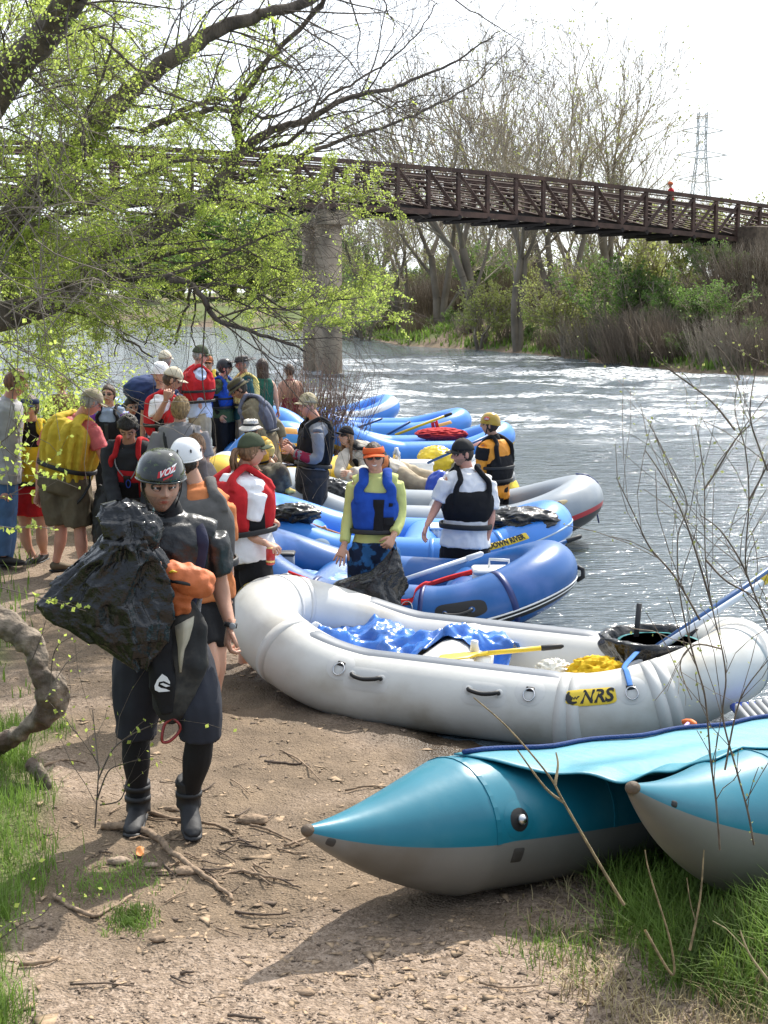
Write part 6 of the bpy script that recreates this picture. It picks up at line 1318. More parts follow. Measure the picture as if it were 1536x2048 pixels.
for i, l in enumerate(LM):
    pts = catmull([p for p, r in l], 5); rr = []
    for k in range(len(pts)): q = k/5; a = min(int(q), len(l)-2); rr.append(.82*lerp(l[a][1], l[a+1][1], q-a)*(1+.10*mnoise.noise(pts[k]*3)))
    pts = [p+uv3(rg)*.012 for p in pts]; mb.tube(pts, rr, 10)
    Lt = sum((a-b).length for a, b in zip(pts, pts[1:])); nk = int(Lt*(6.5 if i < 20 else 2.5))
    for _ in range(nk):
        k = int(rg.uniform(.06, 1)*(len(pts)-2)); p = pts[k]; t = (pts[k+1]-pts[k]).normalized(); ax = uv3(rg); d = (t*.8+(ax-t*ax.dot(t)).normalized()*.9+V((.15, 0, .12))).normalized(); uu = 768+3000*p.x/p.y
        sz = rg.uniform(.35, 1.1)*(1 if uu < 560 else .75); grow(S, tips if (uu < 640 or rg.random() < .15) else [], p, d, sz, min(.009, rr[k]*.4), 2 if rg.random() < .7 else 1, rg, sag=.9 if rg.random() < .6 else -.2, wig=.35, kids=2, split=.65, rmin=.0017, lr=.62)
trunk = mb.build('trunk', BARK, wt); S.build('branches', BARK, wt, 4)
print('willow', len(S.a), len(tips))
LP = []
for q, d in tips:
    uu = 768+3000*q.x/q.y; vv = 595+3000*(2.6-q.z)/q.y
    dens = .95 if uu < 200 else (.55 if uu < 560 else .3)
    if vv > 685 and uu > 205: continue
    if vv < 260 and uu > 330: dens *= .35
    if uu > 620: dens *= .2
    if 598 < uu < 705 and 400 < vv < 565 and rg.random() < .95: continue
    for _ in range(6 if rg.random() < dens else 0):
        LP.append(tuple(q-d*rg.uniform(0, .14)+uv3(rg)*.014))
# leafy sprays that fill the left and hang in front of the pier
SP = Segs(); t2 = []
def spray(u, v, Y, n, su, sv, L=.5, nl=12, ln=1):
    for _ in range(n):
        p = P(u+rg.gauss(0, su), v+rg.gauss(0, sv), Y+rg.gauss(0, .5)); d = V((rg.uniform(-.2, 1), rg.uniform(-.4, .4), rg.uniform(-.3, .7))).normalized(); tt = []
        if v > 600 and u > 205: d.z = abs(d.z)
        grow(SP, tt, p, d, L*rg.uniform(.6, 1.2)*(.7 if u > 400 else 1), .005, 1, rg, sag=.5, wig=.4, kids=2, split=.6, rmin=.0018)
        for q, dd in tt:
            uu = 768+3000*q.x/q.y; vv = 595+3000*(2.6-q.z)/q.y
            if (q.x > -2.5 and vv > 700) or (598 < uu < 705 and 400 < vv < 565 and rg.random() < .95): continue
            for _ in range(nl if rg.random() < ln else 0): LP.append(tuple(q-dd*rg.uniform(0, .16)+uv3(rg)*.016))
for a in ((80, 250, 12.5, 90, 70, 120), (60, 500, 12.5, 105, 70, 110), (250, 350, 13, 50, 80, 100), (60, 60, 12, 40, 60, 60), (330, 200, 13.4, 26, 90, 80), (170, 590, 13.2, 46, 80, 35), (420, 450, 14, 34, 80, 60), (560, 575, 14, 26, 45, 28), (640, 620, 14, 17, 34, 26), (710, 625, 14.2, 16, 32, 22), (660, 390, 14, 16, 40, 24), (600, 420, 14, 14, 40, 30), (470, 600, 14, 12, 60, 24), (70, 690, 13.5, 46, 60, 45), (480, 130, 13, 8, 60, 70), (540, 330, 14, 8, 50, 40)): spray(*a)
SP.build('twigs', TWIG, wt, 3); leaves('crown', LP, .023, LEAFY, wt, 3, .62); print('leaves', len(LP))
# pale bare scaffold twigs at the far left
Sx = Segs(); tx = []
for _ in range(70): p = P(rg.uniform(-60, 90), rg.uniform(30, 700), rg.uniform(10.5, 12)); grow(Sx, tx, p, V((rg.uniform(-.2, .8), 0, rg.uniform(-.8, .8))).normalized(), rg.uniform(.5, 1.1), .006, 1, rg, sag=.6, wig=.6, kids=2, rmin=.0022)
Sx.build('bare_twigs', TWIG, wt, 3)
# leafy bush behind the people on the left
def bush(name, label, cat, cx, cy, cz, rx, ry, rz, nst, nleaf, lm, sm_, ls, seed, group=None, hgt_=None, stems=.006, parent=None):
    r_ = random.Random(seed); t = thing(name, (cx, cy, cz), label, cat, group); S = Segs(); tt = []
    for i in range(nst):
        a = r_.uniform(0, 6.28); p = V((cx+math.cos(a)*rx*.3*r_.random(), cy+math.sin(a)*ry*.3*r_.random(), cz)); d = V((math.cos(a)*rx/rz*.6, math.sin(a)*ry/rz*.6, 1)).normalized()
        grow(S, tt, p, d, rz*r_.uniform(.35, .62), stems, 2, r_, wig=.45, kids=2, split=.6, rmin=stems*.3, lr=.6)
    S.build('stems', sm_, t, 3)
    if nleaf:
        L_ = []; 
        for i in range(nleaf):
            q, d = r_.choice(tt); L_.append(tuple(q+uv3(r_)*ls*1.5+d*r_.uniform(-.1, .05)))
        leaves('foliage', L_, ls, lm, t, seed, .65)
    return t
bush('leafy_bush', 'yellow green leafy bush at the water\'s edge behind the people on the left', 'bush', -4.05, 17.6, 0, .8, .8, 2.1, 34, 9000, LEAFY, TWIG, .045, 3)
bush('leafy_bush', 'smaller leafy bush at the far left behind the man in jeans', 'bush', -4.6, 16.4, 0, .6, .6, 1.9, 22, 5000, LEAFY, TWIG, .045, 4)
# willow shrub with bare reddish stems, mid distance
ws = thing('willow_shrub', (-1.25, 24.5, -.2), 'bare red brown willow shrub growing among the far rafts by the pier', 'shrub'); S = Segs(); r_ = random.Random(9)
for i in range(330):
    a = r_.uniform(0, 6.28); b = (-1.15+r_.gauss(0, .30), 24.2+r_.gauss(0, .35), -.2); L_ = r_.uniform(.9, 1.85); d = V((math.cos(a)*r_.uniform(0, .55)+.10, math.sin(a)*.3, 1)).normalized(); p = V(b); r0 = .009
    for k in range(5):
        d = (d+uv3(r_)*.10+V((0, 0, .03))).normalized(); q = p+d*L_/5; S.add(p, q, r0, r0*.75); r0 *= .75; 
        if k > 1 and r_.random() < .6: dd = (d+uv3(r_)*.45).normalized(); S.add(q, q+dd*L_*.2, r0, r0*.4)
        p = q
S.build('stems', TWIGR, ws, 4); lp = [tuple(V((-1.1+r_.gauss(0, .3), 24.2+r_.gauss(0, .3), .6+r_.gauss(0, .35)))) for _ in range(500)]; leaves('foliage', lp, .03, LEAFB, ws, 4)
# ---------------------------------------------------------------- far bank trees
def tree_proto(seed, hh, depth=5, lean=(0, 0), leafm=None, nleaf=0, ls=.15, r0=.32, forks=2, rmin=.016, kids=2, sp=.62):
    r_ = random.Random(seed); S = Segs(); T_ = Segs(); tt = []
    p = V((0, 0, -.5)); d = V((lean[0], lean[1], 1)).normalized(); rr = r0
    def rec(p, d, L_, r, dep):
        st = 4
        for i in range(st):
            d = (d+uv3(r_)*.13+V((0, 0, .05))).normalized(); q = p+d*(L_/st); r2 = r*.93; (S if r > .05 else T_).add(p, q, r, r2); p = q; r = r2
            if dep > 0 and i < st-1 and r_.random() < sp*(.5 if dep == depth else 1): ax = uv3(r_); rec(p, (d+(ax-d*ax.dot(d)).normalized()*r_.uniform(.45, .95)).normalized(), L_*r_.uniform(.45, .75), max(rmin, r*.5), dep-1)
        if dep > 0:
            for _ in range(kids if dep > 1 else kids+1): ax = uv3(r_); rec(p, (d+(ax-d*ax.dot(d)).normalized()*r_.uniform(.3, .65)).normalized(), L_*r_.uniform(.6, .85), max(rmin, r*.66), dep-1)
        else: tt.append((p, d))
    for f in range(forks): ax = uv3(r_); rec(p+V((0, 0, 0)), (d+V((r_.uniform(-.28, .28), r_.uniform(-.2, .2), 0))).normalized(), hh*.30, r0*r_.uniform(.75, 1), depth)
    z = max(q.z for q, _ in tt); return S, T_, tt, z
def plant(name, proto, loc, sc, rot, label, cat, group, bark, twig, leafm=None, nleaf=0, ls=.15, seed=1):
    S, T_, tt, z = proto; t = thing(name, (0, 0, 0), label, cat, group); a = S.build('trunk', bark, t, 6); b = T_.build('branches', twig, t, 3); c = None
    if nleaf:
        r_ = random.Random(seed); L_ = [tuple(r_.choice(tt)[0]+uv3(r_)*ls*2.2*r_.random()) for _ in range(nleaf)]; c = leaves('crown', L_, ls, leafm, t, seed, .8)
    k = sc/z; t.location = loc; t.scale = (k, k, k); t.rotation_euler = (0, 0, rot); return t
def clone(t, loc, sc, rot, label=None):
    n = t.copy(); COL.objects.link(n); n.location = loc; n.scale = (sc*t.scale[0],)*3; n.rotation_euler = (0, 0, rot)
    if label: n['label'] = label
    for ch in t.children: c = ch.copy(); COL.objects.link(c); c.parent = n
    return n
GBT_ = 'bare cottonwoods on the far bank'
FT = mat('far twig bark', (.40, .34, .25), rough=.95, var=.2, vscale=.3); FTB = mat('far trunk bark', (.21, .175, .135), rough=.95, var=.3, vscale=1, bump=.5, bscale=5)
def gpos(u, Y): x = (u-768)/3000*Y; return (x, Y, H(x, Y)-.1)
specs = [(1035, 76, 15.0, 5, (-.05, 0), 'tallest bare cottonwood, its forked trunk standing behind the middle of the bridge'), (1110, 84, 15.5, 6, (.10, 0), 'bare cottonwood with a straight crown right of the tallest one'), (965, 82, 12.5, 7, (-.18, 0), 'bare cottonwood leaning left behind the bridge'),
 (1215, 86, 13.5, 8, (.16, 0), 'bare cottonwood leaning right towards the pylon'), (880, 92, 12.0, 9, (0, 0), 'slim bare cottonwood left of the leaning one'), (800, 96, 9.5, 10, (.05, 0), 'low bare cottonwood just right of the pier')]
protos = []
for i, (u, Y, hh, sd_, ln, lb_) in enumerate(specs): 
    pr = tree_proto(sd_, hh, depth=5, lean=ln, forks=3 if i in (0, 1, 3) else 2, rmin=.011, r0=.22, sp=.55); protos.append(plant('cottonwood_tree', pr, gpos(u, Y), hh*1.2, 0, lb_, 'tree', GBT_, FTB, FT, LEAFB, 1500 if i % 2 else 700, .10, sd_)); print(i, len(pr[1].a))
bg = [(730, 118, .7), (770, 125, .75), (850, 120, .7), (915, 112, .75), (1000, 118, .8), (1060, 112, .75), (1150, 118, .8), (1260, 110, .75), (1320, 118, .65), (690, 150, .8), (640, 160, .8), (1180, 100, .55), (1380, 130, .6), (945, 105, .6), (1290, 95, .45)]
for i, (u, Y, k) in enumerate(bg): clone(protos[(i*5+2) % 6], gpos(u, Y), k, i*1.9, 'distant bare tree in the thin woods behind the river bank')
def leafy(i, u, Y, hh, lb_, grp, lm=LEAFG, n=9000, ls=.20, seed=30, depth=4):
    return plant('young_tree', tree_proto(seed+i, hh, depth=depth, forks=3, rmin=.012, r0=.10), gpos(u, Y), hh, i, lb_, 'tree', grp, FTB, FT, lm, n, ls, seed+i)
g1 = 'leafing young trees on the far bank'
lf = [leafy(0, 1130, 70, 4.6, 'bright yellow green young tree under the middle of the bridge', g1, LEAFB, 4200, .085), leafy(1, 1225, 66, 4.2, 'fresh green young tree right of the yellow green one', g1, LEAFG, 5000, .085), leafy(2, 1330, 63, 3.4, 'green bushy tree near the right abutment', g1, LEAFG, 5000, .085), leafy(3, 960, 80, 3.6, 'small green tree at the foot of the leaning cottonwood', g1, LEAFB, 3400, .085), leafy(4, 730, 98, 5.2, 'thin green tree beside the bridge pier', g1, LEAFG, 3400, .09)]
clone(lf[1], gpos(1420, 60), .62, 4, 'green bushy sapling in front of the bridge abutment'); clone(lf[0], gpos(1290, 78), 1.3, 1, 'pale green young tree behind the right part of the bridge')
clone(lf[3], (P(1440, 440, 74).x, 74, 2.4), 1.35, 5, 'leafy tree rising behind the bridge end at the right'); clone(lf[0], (P(1535, 440, 75).x, 75, 2.6), 1.1, 3, 'pale leafing tree at the right frame edge behind the bridge')
g2 = 'leafy trees lining the river upstream'
lt = leafy(7, 560, 175, 11, 'rounded pale green tree on the upstream bank left of the pier', g2, LEAFG, 12000, .42, 40); lt2 = leafy(8, 470, 182, 9.5, 'pale green tree upstream', g2, LEAFB, 11000, .42, 50)
for i, (u, Y, k) in enumerate([(420, 178, 1.0), (370, 186, .9), (310, 180, .95), (255, 190, .9), (200, 185, .95), (140, 190, 1), (80, 190, .9), (20, 190, 1.05), (610, 165, .8), (520, 170, .7), (660, 150, .7), (710, 130, .55), (445, 172, .6), (280, 176, .55), (345, 172, .5), (585, 160, .5)]): clone((lt, lt2)[i % 2], gpos(u, Y), k, i*1.3, 'leafy tree in the row lining the river upstream')
# brown brush on the far bank
def brush(seed, n, hh, w_):
    r_ = random.Random(seed); S = Segs()
    for i in range(n):
        a = r_.uniform(0, 6.28); q = r_.random(); p = V((math.cos(a)*w_*q, math.sin(a)*w_*q, -.2)); d = V((math.cos(a)*.45*q, math.sin(a)*.45*q, 1)).normalized(); L_ = hh*r_.uniform(.6, 1.1); r0 = .012
        for k in range(3):
            d = (d+uv3(r_)*.13).normalized(); e = p+d*L_/3; S.add(p, e, r0, r0*.75); r0 *= .75
            for _ in range(2): dd = (d+uv3(r_)*.6).normalized(); S.add(e, e+dd*L_*.22, r0*.8, r0*.4)
            p = e
    return S
BR = [mat('brown brush stems', (.20, .155, .11), rough=.95, var=.4, vscale=.3), mat('grey brown brush stems', (.27, .23, .175), rough=.95, var=.3, vscale=.4)]
bp_ = []
for i in range(3):
    t = thing('willow_brush', gpos(1050+i*90, 68), 'dense brown leafless brush clump on the far bank', 'brush', 'leafless brush clumps along the far bank'); brush(60+i, 340, 1.7, 1.2).build('stems', BR[i % 2], t, 3).matrix_parent_inverse = Matrix.Identity(4); bp_.append(t)
rb = random.Random(4); edge = [(1536, 54.5), (1480, 55.5), (1440, 57), (1400, 58), (1350, 59.5), (1310, 60.5), (1270, 62.5), (1230, 64.5), (1190, 67.5), (1150, 71), (1110, 74), (1070, 76.5), (1030, 79.5), (985, 83), (940, 85.5), (890, 89), (840, 92), (1515, 58), (1455, 60), (1385, 62.5), (1290, 67), (1215, 71), (1140, 77), (1060, 83), (1555, 57), (1500, 62), (1545, 63), (790, 98), (760, 104), (1410, 66), (1180, 80), (990, 92)]
for i, (u, Y) in enumerate(edge[::2]+edge[1:12:4]): clone(bp_[i % 3], gpos(u, Y), (.75+.5*rb.random()) if Y < 72 else .7, rb.uniform(0, 6), 'brown leafless brush clump in the band lining the far water edge')
for i in range(3): bp_[i].location = gpos((1250, 1330, 1520)[i], (64, 61.5, 60)[i])
bp_[0]['label'] = bp_[1]['label'] = bp_[2]['label'] = 'brown leafless brush clump in the band lining the far water edge'
ru = random.Random(12)
for i in range(34):
    u = ru.uniform(690, 1400); Y = ru.uniform(95, 135)
    clone(lf[i % 5], gpos(u, Y), ru.uniform(.7, 1.3), ru.uniform(0, 6), 'hazy small tree in the undergrowth behind the river bank')
for i in range(22):
    u = ru.uniform(700, 1420); Y = ru.uniform(88, 125)
    clone(bp_[i % 3], gpos(u, Y), ru.uniform(1.2, 1.9), ru.uniform(0, 6), 'tall brown thicket in the undergrowth behind the river bank')
for i, (u, Y, k) in enumerate([(1290, 60.5, .26), (1200, 66, .3), (1360, 59, .28), (1420, 57.5, .25), (1120, 73.5, .3), (1060, 78, .35), (1500, 57, .3), (900, 90, .4), (1240, 68, .5)]): clone(lf[(1, 2)[i % 2]], gpos(u, Y), k, i, 'low green bush among the brown brush at the far water edge')
clone(lf[1], (P(1425, 450, 65.5).x, 65.5, 3.0), .50, 2, 'leafy branches growing over the corner of the bridge abutment'); clone(lf[2], (P(1500, 450, 65).x, 65, 2.6), .55, 5, 'leafy bush hiding the top of the bridge abutment')
for i, (u, v, k) in enumerate([(1475, 600, 1.3), (1530, 590, 1.5), (1500, 560, 1.2), (1450, 620, 1.2)]): q = P(u, v, 63.5); clone(bp_[i % 3], (q.x, 63.5, max(H(q.x, 63.5)-.1, q.z-.6)), k, i, 'brown brush climbing the foot of the bridge abutment')
clone(lf[2], (P(1480, 450, 64.5).x, 64.5, 3.0), .42, 1, 'green shoots overhanging the end of the bridge railing')
# pylon
pyl = thing('pylon', P(1402, 380, 260), 'tall steel lattice electricity pylon behind the bridge at the right', 'pylon'); S = Segs(); Yp = 260; zt = P(1405, 225, Yp).z; zb = 1; xc = P(1403, 300, Yp).x
def pw_(z): f = (z-zb)/(zt-zb); return lerp(3.2, .7, min(1, f*1.25))
zs = np.linspace(zb, zt, 15)
for z0, z1 in zip(zs, zs[1:]):
    a, b = pw_(z0), pw_(z1)
    for c0, c1 in (((-1, -1), (1, -1)), ((1, -1), (1, 1)), ((1, 1), (-1, 1)), ((-1, 1), (-1, -1))):
        S.add((xc+c0[0]*a, Yp+c0[1]*a, z0), (xc+c0[0]*b, Yp+c0[1]*b, z1), .09, .09); S.add((xc+c0[0]*a, Yp+c0[1]*a, z0), (xc+c1[0]*b, Yp+c1[1]*b, z1), .045, .045); S.add((xc+c1[0]*a, Yp+c1[1]*a, z0), (xc+c0[0]*b, Yp+c0[1]*b, z1), .045, .045)
for z, w_ in ((zt-3, 3.6), (zt-7, 4.4), (zt-11, 3.8)):
    for sg in (-1, 1): S.add((xc, Yp, z+.8), (xc+sg*w_, Yp, z), .1, .08); S.add((xc, Yp, z-.6), (xc+sg*w_, Yp, z), .1, .08)
S.build('lattice', mat('pylon steel', (.50, .52, .55), rough=.6), pyl, 4)
# ---------------------------------------------------------------- grass
GR1 = mat('grass blade', (.17, .27, .05), rough=.6, var=.5, vscale=3, leaf=.4, spec=.3); GRD = mat('dry grass blade', (.36, .29, .15), rough=.8, var=.3, vscale=5)
def blades(name, pts, hh, w_, m, seed, bend=.5, label=None):
    rs = np.random.RandomState(seed); N = len(pts); p = np.asarray(pts); a = rs.uniform(0, 6.283, N); L_ = hh*rs.uniform(.4, 1.2, N); d = np.stack([np.cos(a), np.sin(a), 0*a], 1); s_ = np.stack([-np.sin(a), np.cos(a), 0*a], 1)*w_/2; b = rs.uniform(.1, 1, N)*bend; v = []
    for f, ww in ((0, 1), (.5, .85), (1, .12)): c = p+d*(L_*b*f*f)[:, None]+np.array([0, 0, 1])*(L_*(f-.35*b*f*f))[:, None]; v += [c-s_*ww, c+s_*ww]
    v = np.stack(v, 1).reshape(-1, 3); f = np.array([[0, 1, 3, 2], [2, 3, 5, 4]])[None]+(np.arange(N)*6)[:, None, None]
    o = npmesh(name, v, f.reshape(-1, 4), m); return tag(o, label, None, None, 'stuff')
def scatter(n, x0, x1, y0, y1, fn, seed, clump=2.2):
    rs = np.random.RandomState(seed); x = rs.uniform(x0, x1, n); y = rs.uniform(y0, y1, n); k = fn(x, y)*(.35+1.3*ss(fbm(x, y, clump, 3, seed), .42, .62)) > rs.uniform(0, 1, n); x, y = x[k], y[k]; return np.stack([x, y, hgt(x, y)-.01], 1)
L0 = lambda x, y: grass_masks(x, y)[0]; R0 = lambda x, y: grass_masks(x, y)[1]
blades('grass', scatter(60000, -2.9, -1.0, 4.8, 9.6, L0, 1, 3.5), .135, .0055, GR1, 1, .9); blades('grass', scatter(20000, .5, 2.6, 4.6, 7.0, R0, 2, 3.5), .22, .0065, GR1, 2, 1.15)
blades('dry_grass', scatter(16000, -3, -.6, 4.8, 8, lambda x, y: np.clip(L0(x+.35, y)*1.0, 0, 1)*.8, 3), .08, .005, GRD, 3, 1.2); blades('dry_grass', scatter(12000, .3, 2.4, 4.6, 7, lambda x, y: R0(x+.4, y)*.8, 4), .10, .005, GRD, 4, 1.3)
blades('grass', scatter(9000, -9, -2.2, 9.5, 20, lambda x, y: (x < -.235*y)*.9, 5), .16, .012, GR1, 5); blades('grass', scatter(3500, -1.75, -1.05, 15.5, 19.5, lambda x, y: 0*x+1, 6), .07, .012, GR1, 6)
def tuft(u, v, n, s_, hh, seed): c = PZ(u, v, .02); rs = np.random.RandomState(seed); x = rs.normal(c.x, s_, n); y = rs.normal(c.y, s_*1.3, n); return blades('grass', np.stack([x, y, hgt(x, y)-.005], 1), hh, .005, GR1, seed, 1.0)
tuft(262, 1838, 700, .05, .04, 11); tuft(270, 1745, 250, .08, .05, 12); tuft(1130, 1880, 400, .12, .07, 13); tuft(195, 1760, 300, .08, .05, 14)
fx, fy = np.random.RandomState(7).uniform(-6, 26, 60000), np.random.RandomState(8).uniform(50, 120, 60000); dd = sdist(LAND2, fx, fy); kk = (dd > .1) & (dd < 9) & (ss(fbm(fx, fy, .35, 4, 21), .36, .5)*.95+.15 > np.random.RandomState(9).uniform(0, 1, 60000)); fx, fy = fx[kk], fy[kk]
blades('grass', np.stack([fx, fy, hgt(fx, fy)-.02], 1), .5, .09, GR1, 8, .6); kk2 = np.random.RandomState(3).uniform(0, 1, len(fx)) < .5; blades('dry_grass', np.stack([fx[kk2]+.4, fy[kk2]+.6, hgt(fx[kk2]+.4, fy[kk2]+.6)], 1), .4, .06, GRD, 9, .8)
# ---------------------------------------------------------------- litter: gravel, wood chips, sticks, stones
rs = np.random.RandomState(77)
def chips(name, n, fn, sz, m, seed, flat=.5, asp=1.0):
    rs = np.random.RandomState(seed); y = 4.7+6.5*rs.uniform(0, 1, n)**1.5; x = rs.uniform(-1, 1, n)*y*.30; k = fn(x, y) > rs.uniform(0, 1, n); x, y = x[k], y[k]; N = len(x); c = np.stack([x, y, hgt(x, y)], 1)
    base = np.array([[1, 0, 0], [-.5, .87, 0], [-.5, -.87, 0], [.1, .1, 1.0], [0, 0, -1]]); base = base[None]*rs.uniform(.6, 1.3, (N, 5, 1)); base[..., 0] *= asp; base[..., 2] *= flat; a = rs.uniform(0, 6.28, N); ca, sa = np.cos(a)[:, None], np.sin(a)[:, None]
    s_ = sz*rs.lognormal(0, .45, N)[:, None]; v = np.stack([(base[..., 0]*ca-base[..., 1]*sa)*s_, (base[..., 0]*sa+base[..., 1]*ca)*s_, base[..., 2]*s_], 2)+c[:, None, :]
    f = np.array([[0, 1, 3], [1, 2, 3], [2, 0, 3], [1, 0, 4], [2, 1, 4], [0, 2, 4]])[None]+(np.arange(N)*5)[:, None, None]; o = npmesh(name, v.reshape(-1, 3), f.reshape(-1, 3), m); return tag(o, kind='stuff')
GV = [mat('pink gravel', (.34, .25, .18), rough=.9, var=.4, vscale=60), mat('dark gravel', (.14, .10, .07), rough=.9, var=.4, vscale=60), mat('wood chips', (.34, .24, .15), rough=.9, var=.4, vscale=30)]
dry = lambda x, y: ss(sdist(LAND1, x, y), .0, .8)*(1-.85*L0(x, y))*(1-.8*R0(x, y)); pk = lambda x, y: dry(x, y)*(.25+ss(fbm(x, y, .9, 3, 41)+.25*ss(6.6-y, 0, 1.2), .45, .75))
chips('gravel', 26000, pk, .0045, GV[0], 1); chips('gravel', 14000, pk, .0045, GV[1], 2); chips('wood_chips', 5200, lambda x, y: dry(x, y)*(.25+1.2*ss(fbm(x, y, 1.3, 3, 81), .48, .62)), .012, GV[2], 3, .18, 2.4); chips('dark_litter', 4500, lambda x, y: dry(x, y)*ss(fbm(x, y, 1.7, 3, 91), .45, .6), .009, GV[1], 4, .2, 2.2)
STK = mat('dry stick bark', (.27, .19, .125), rough=.9, var=.35, vscale=30, bump=.6, bscale=60); STKD = mat('dark stick bark', (.10, .07, .05), rough=.9, var=.35, vscale=30)
def gp(u, v, up=.01): 
    q = PZ(u, v, .03); q = PZ(u, v, H(q.x, q.y)+up); return q
def stick(pts, r0, label, m=STK, r1=None, cat='stick', name='stick', group='sticks scattered over the sand', up=.012):
    p = catmull([gp(u, v, up) for u, v in pts], 5); N = len(p); p = [q+uv3(rg)*r0*.35 for q in p]; o = MB().tube(p, [lerp(r0, r1 if r1 is not None else r0*.5, i/(N-1)) for i in range(N)], 8).build(name, m); return tag(o, label, cat, group)
stick([(205, 1650), (290, 1662), (320, 1680), (345, 1706), (400, 1745), (440, 1775), (466, 1798)], .021, 'long curved barkless branch lying on the sand in front of the walking man', cat='branch', name='branch', r1=.008, group=None, up=.02)
for pts, r_, lb_ in (([(105, 1790), (150, 1818), (195, 1830), (262, 1792)], .012, 'crooked dead stick between the left grass and the small tuft'), ([(40, 1928), (90, 1925), (118, 1912)], .010, 'short pale stick at the lower left on the sand'), ([(440, 1752), (480, 1742), (522, 1748)], .008, 'curved grey stick beside the end of the long branch'),
  ([(485, 1740), (530, 1752), (590, 1760)], .009, 'thin brown stick pointing at the pontoon tip'), ([(500, 1650), (545, 1662), (600, 1690)], .008, 'straight stick just left of the pontoon nose'), ([(300, 1625), (360, 1640), (430, 1650), (470, 1668)], .012, 'stick running under the raised boot'),
  ([(470, 1822), (520, 1829), (580, 1826)], .007, 'thin dark twig on the gravel below the pontoon'), ([(80, 1533), (130, 1520), (172, 1527)], .010, 'straight twig beside the gnarled root'), ([(530, 1522), (570, 1526), (604, 1527)], .010, 'dark twig on the wet sand before the white raft'), ([(140, 1968), (200, 1966), (270, 1972)], .005, 'fine dark twig at the bottom left'),
  ([(455, 2030), (500, 2034), (530, 2038)], .007, 'dark twig at the bottom edge of the sand'), ([(360, 1946), (390, 1942)], .008, 'tiny dark twig in the lower middle'), ([(570, 1690), (620, 1676), (650, 1680)], .008, 'short stick beneath the pontoon nose'), ([(560, 1500), (600, 1520), (640, 1560)], .006, 'curved root fibre near the puddle'), ([(690, 1580), (740, 1572), (790, 1576)], .007, 'stick beyond the pontoon nose'), ([(960, 1965), (1010, 1975), (1080, 1970)], .006, 'thin twig at the bottom beside the right grass')): stick(pts, r_, lb_, STKD if 'dark' in lb_ else STK)
for i in range(60):
    u = rg.gauss(430, 130) if i < 40 else rg.uniform(180, 1200); v = rg.gauss(1690, 60) if i < 40 else rg.uniform(1480, 2000)
    if v > 2030 or (u > 600 and v < 1860): continue
    a = rg.gauss(0, .35); l_ = rg.uniform(18, 60); stick([(u, v), (u+l_*math.cos(a)*.5, v+l_*math.sin(a)*.5+rg.uniform(-4, 4)), (u+l_*math.cos(a), v+l_*math.sin(a))], rg.uniform(.003, .006), 'short dry twig among the litter of twigs on the sand', rg.choice([STK, STKD]), cat='twig', name='twig', group='small twigs littering the sand')
for i, (u, v, r_, lb_) in enumerate([(505, 1640, .05, 'split chunk of driftwood by the raised boot'), (375, 1742, .04, 'rotten brown wood chunk under the long branch'), (238, 1722, .035, 'pinkish flat stone below the boots'), (302, 1730, .022, 'small grey stone beside the pinkish flat stone'), (612, 1985, .022, 'small brown clod near the bottom centre'), (345, 1618, .03, 'bark chip behind the raised boot'), (315, 1878, .022, 'pale chip of wood below the small grass tuft')]):
    crumple('stone' if 'stone' in lb_ else 'wood_chunk', gp(u, v, .012), (r_*1.5, r_*.8, r_*.55), GV[0] if 'stone' in lb_ else STK, lb_, 'stone' if 'stone' in lb_ else 'wood', 50+i, .25, 2, nu=20, nv=14)
tag(MB().grid(lambda u, v: gp(272+16*u, 1697+12*v, .02)+V((0, 0, .012*math.sin(u*3)*math.cos(v*4))), 6, 5).build('dead_leaf', mat('orange dead leaf', (.50, .18, .04)), solid=.002), 'single orange dead leaf on the sand below the walking man', 'leaf')
# gnarled root and small stump at left
root = mat('weathered root wood', (.20, .16, .12), rough=.95, var=.5, vscale=14, bump=1, bscale=22, bdist=.03, col2=(.10, .065, .045), c2scale=4, c2lo=.45, c2hi=.6)
def RP(u, v, dy=0): return P(u, v, 7.9+dy)
mb = MB(); rp = catmull([RP(-40, 1225), RP(5, 1247), RP(50, 1275, -.05), RP(74, 1308, -.08), RP(78, 1345, -.1), RP(102, 1372, -.1), RP(100, 1415, -.08), RP(68, 1448, -.05), RP(25, 1475, 0), RP(-30, 1500, .1)], 6); rr = []
for i, p in enumerate(rp): f = i/(len(rp)-1); rr.append(.052+.016*math.sin(f*13)+.022*mnoise.noise(p*14))
mb.tube(rp, rr, 24); tag(mb.build('gnarled_root', root, vox=.008, sm=1, bumpfn=lambda p: .020*(1-2*abs(mnoise.noise(V((p.x*15, p.y*15, p.z*6)))))+.006*mnoise.noise(p*30)), 'twisted weathered tree root arching out of the left bank', 'root')
mb = MB(); mb.tube([P(60, 1525, 7.7), P(80, 1545, 7.65), P(95, 1572, 7.62), P(90, 1598, 7.6)], [.03, .035, .03, .02], 12); tag(mb.build('root_stub', root, vox=.008, sm=1, bumpfn=wrinkle(.008, 20, 1)), 'small brown root stub below the twisted root', 'root')
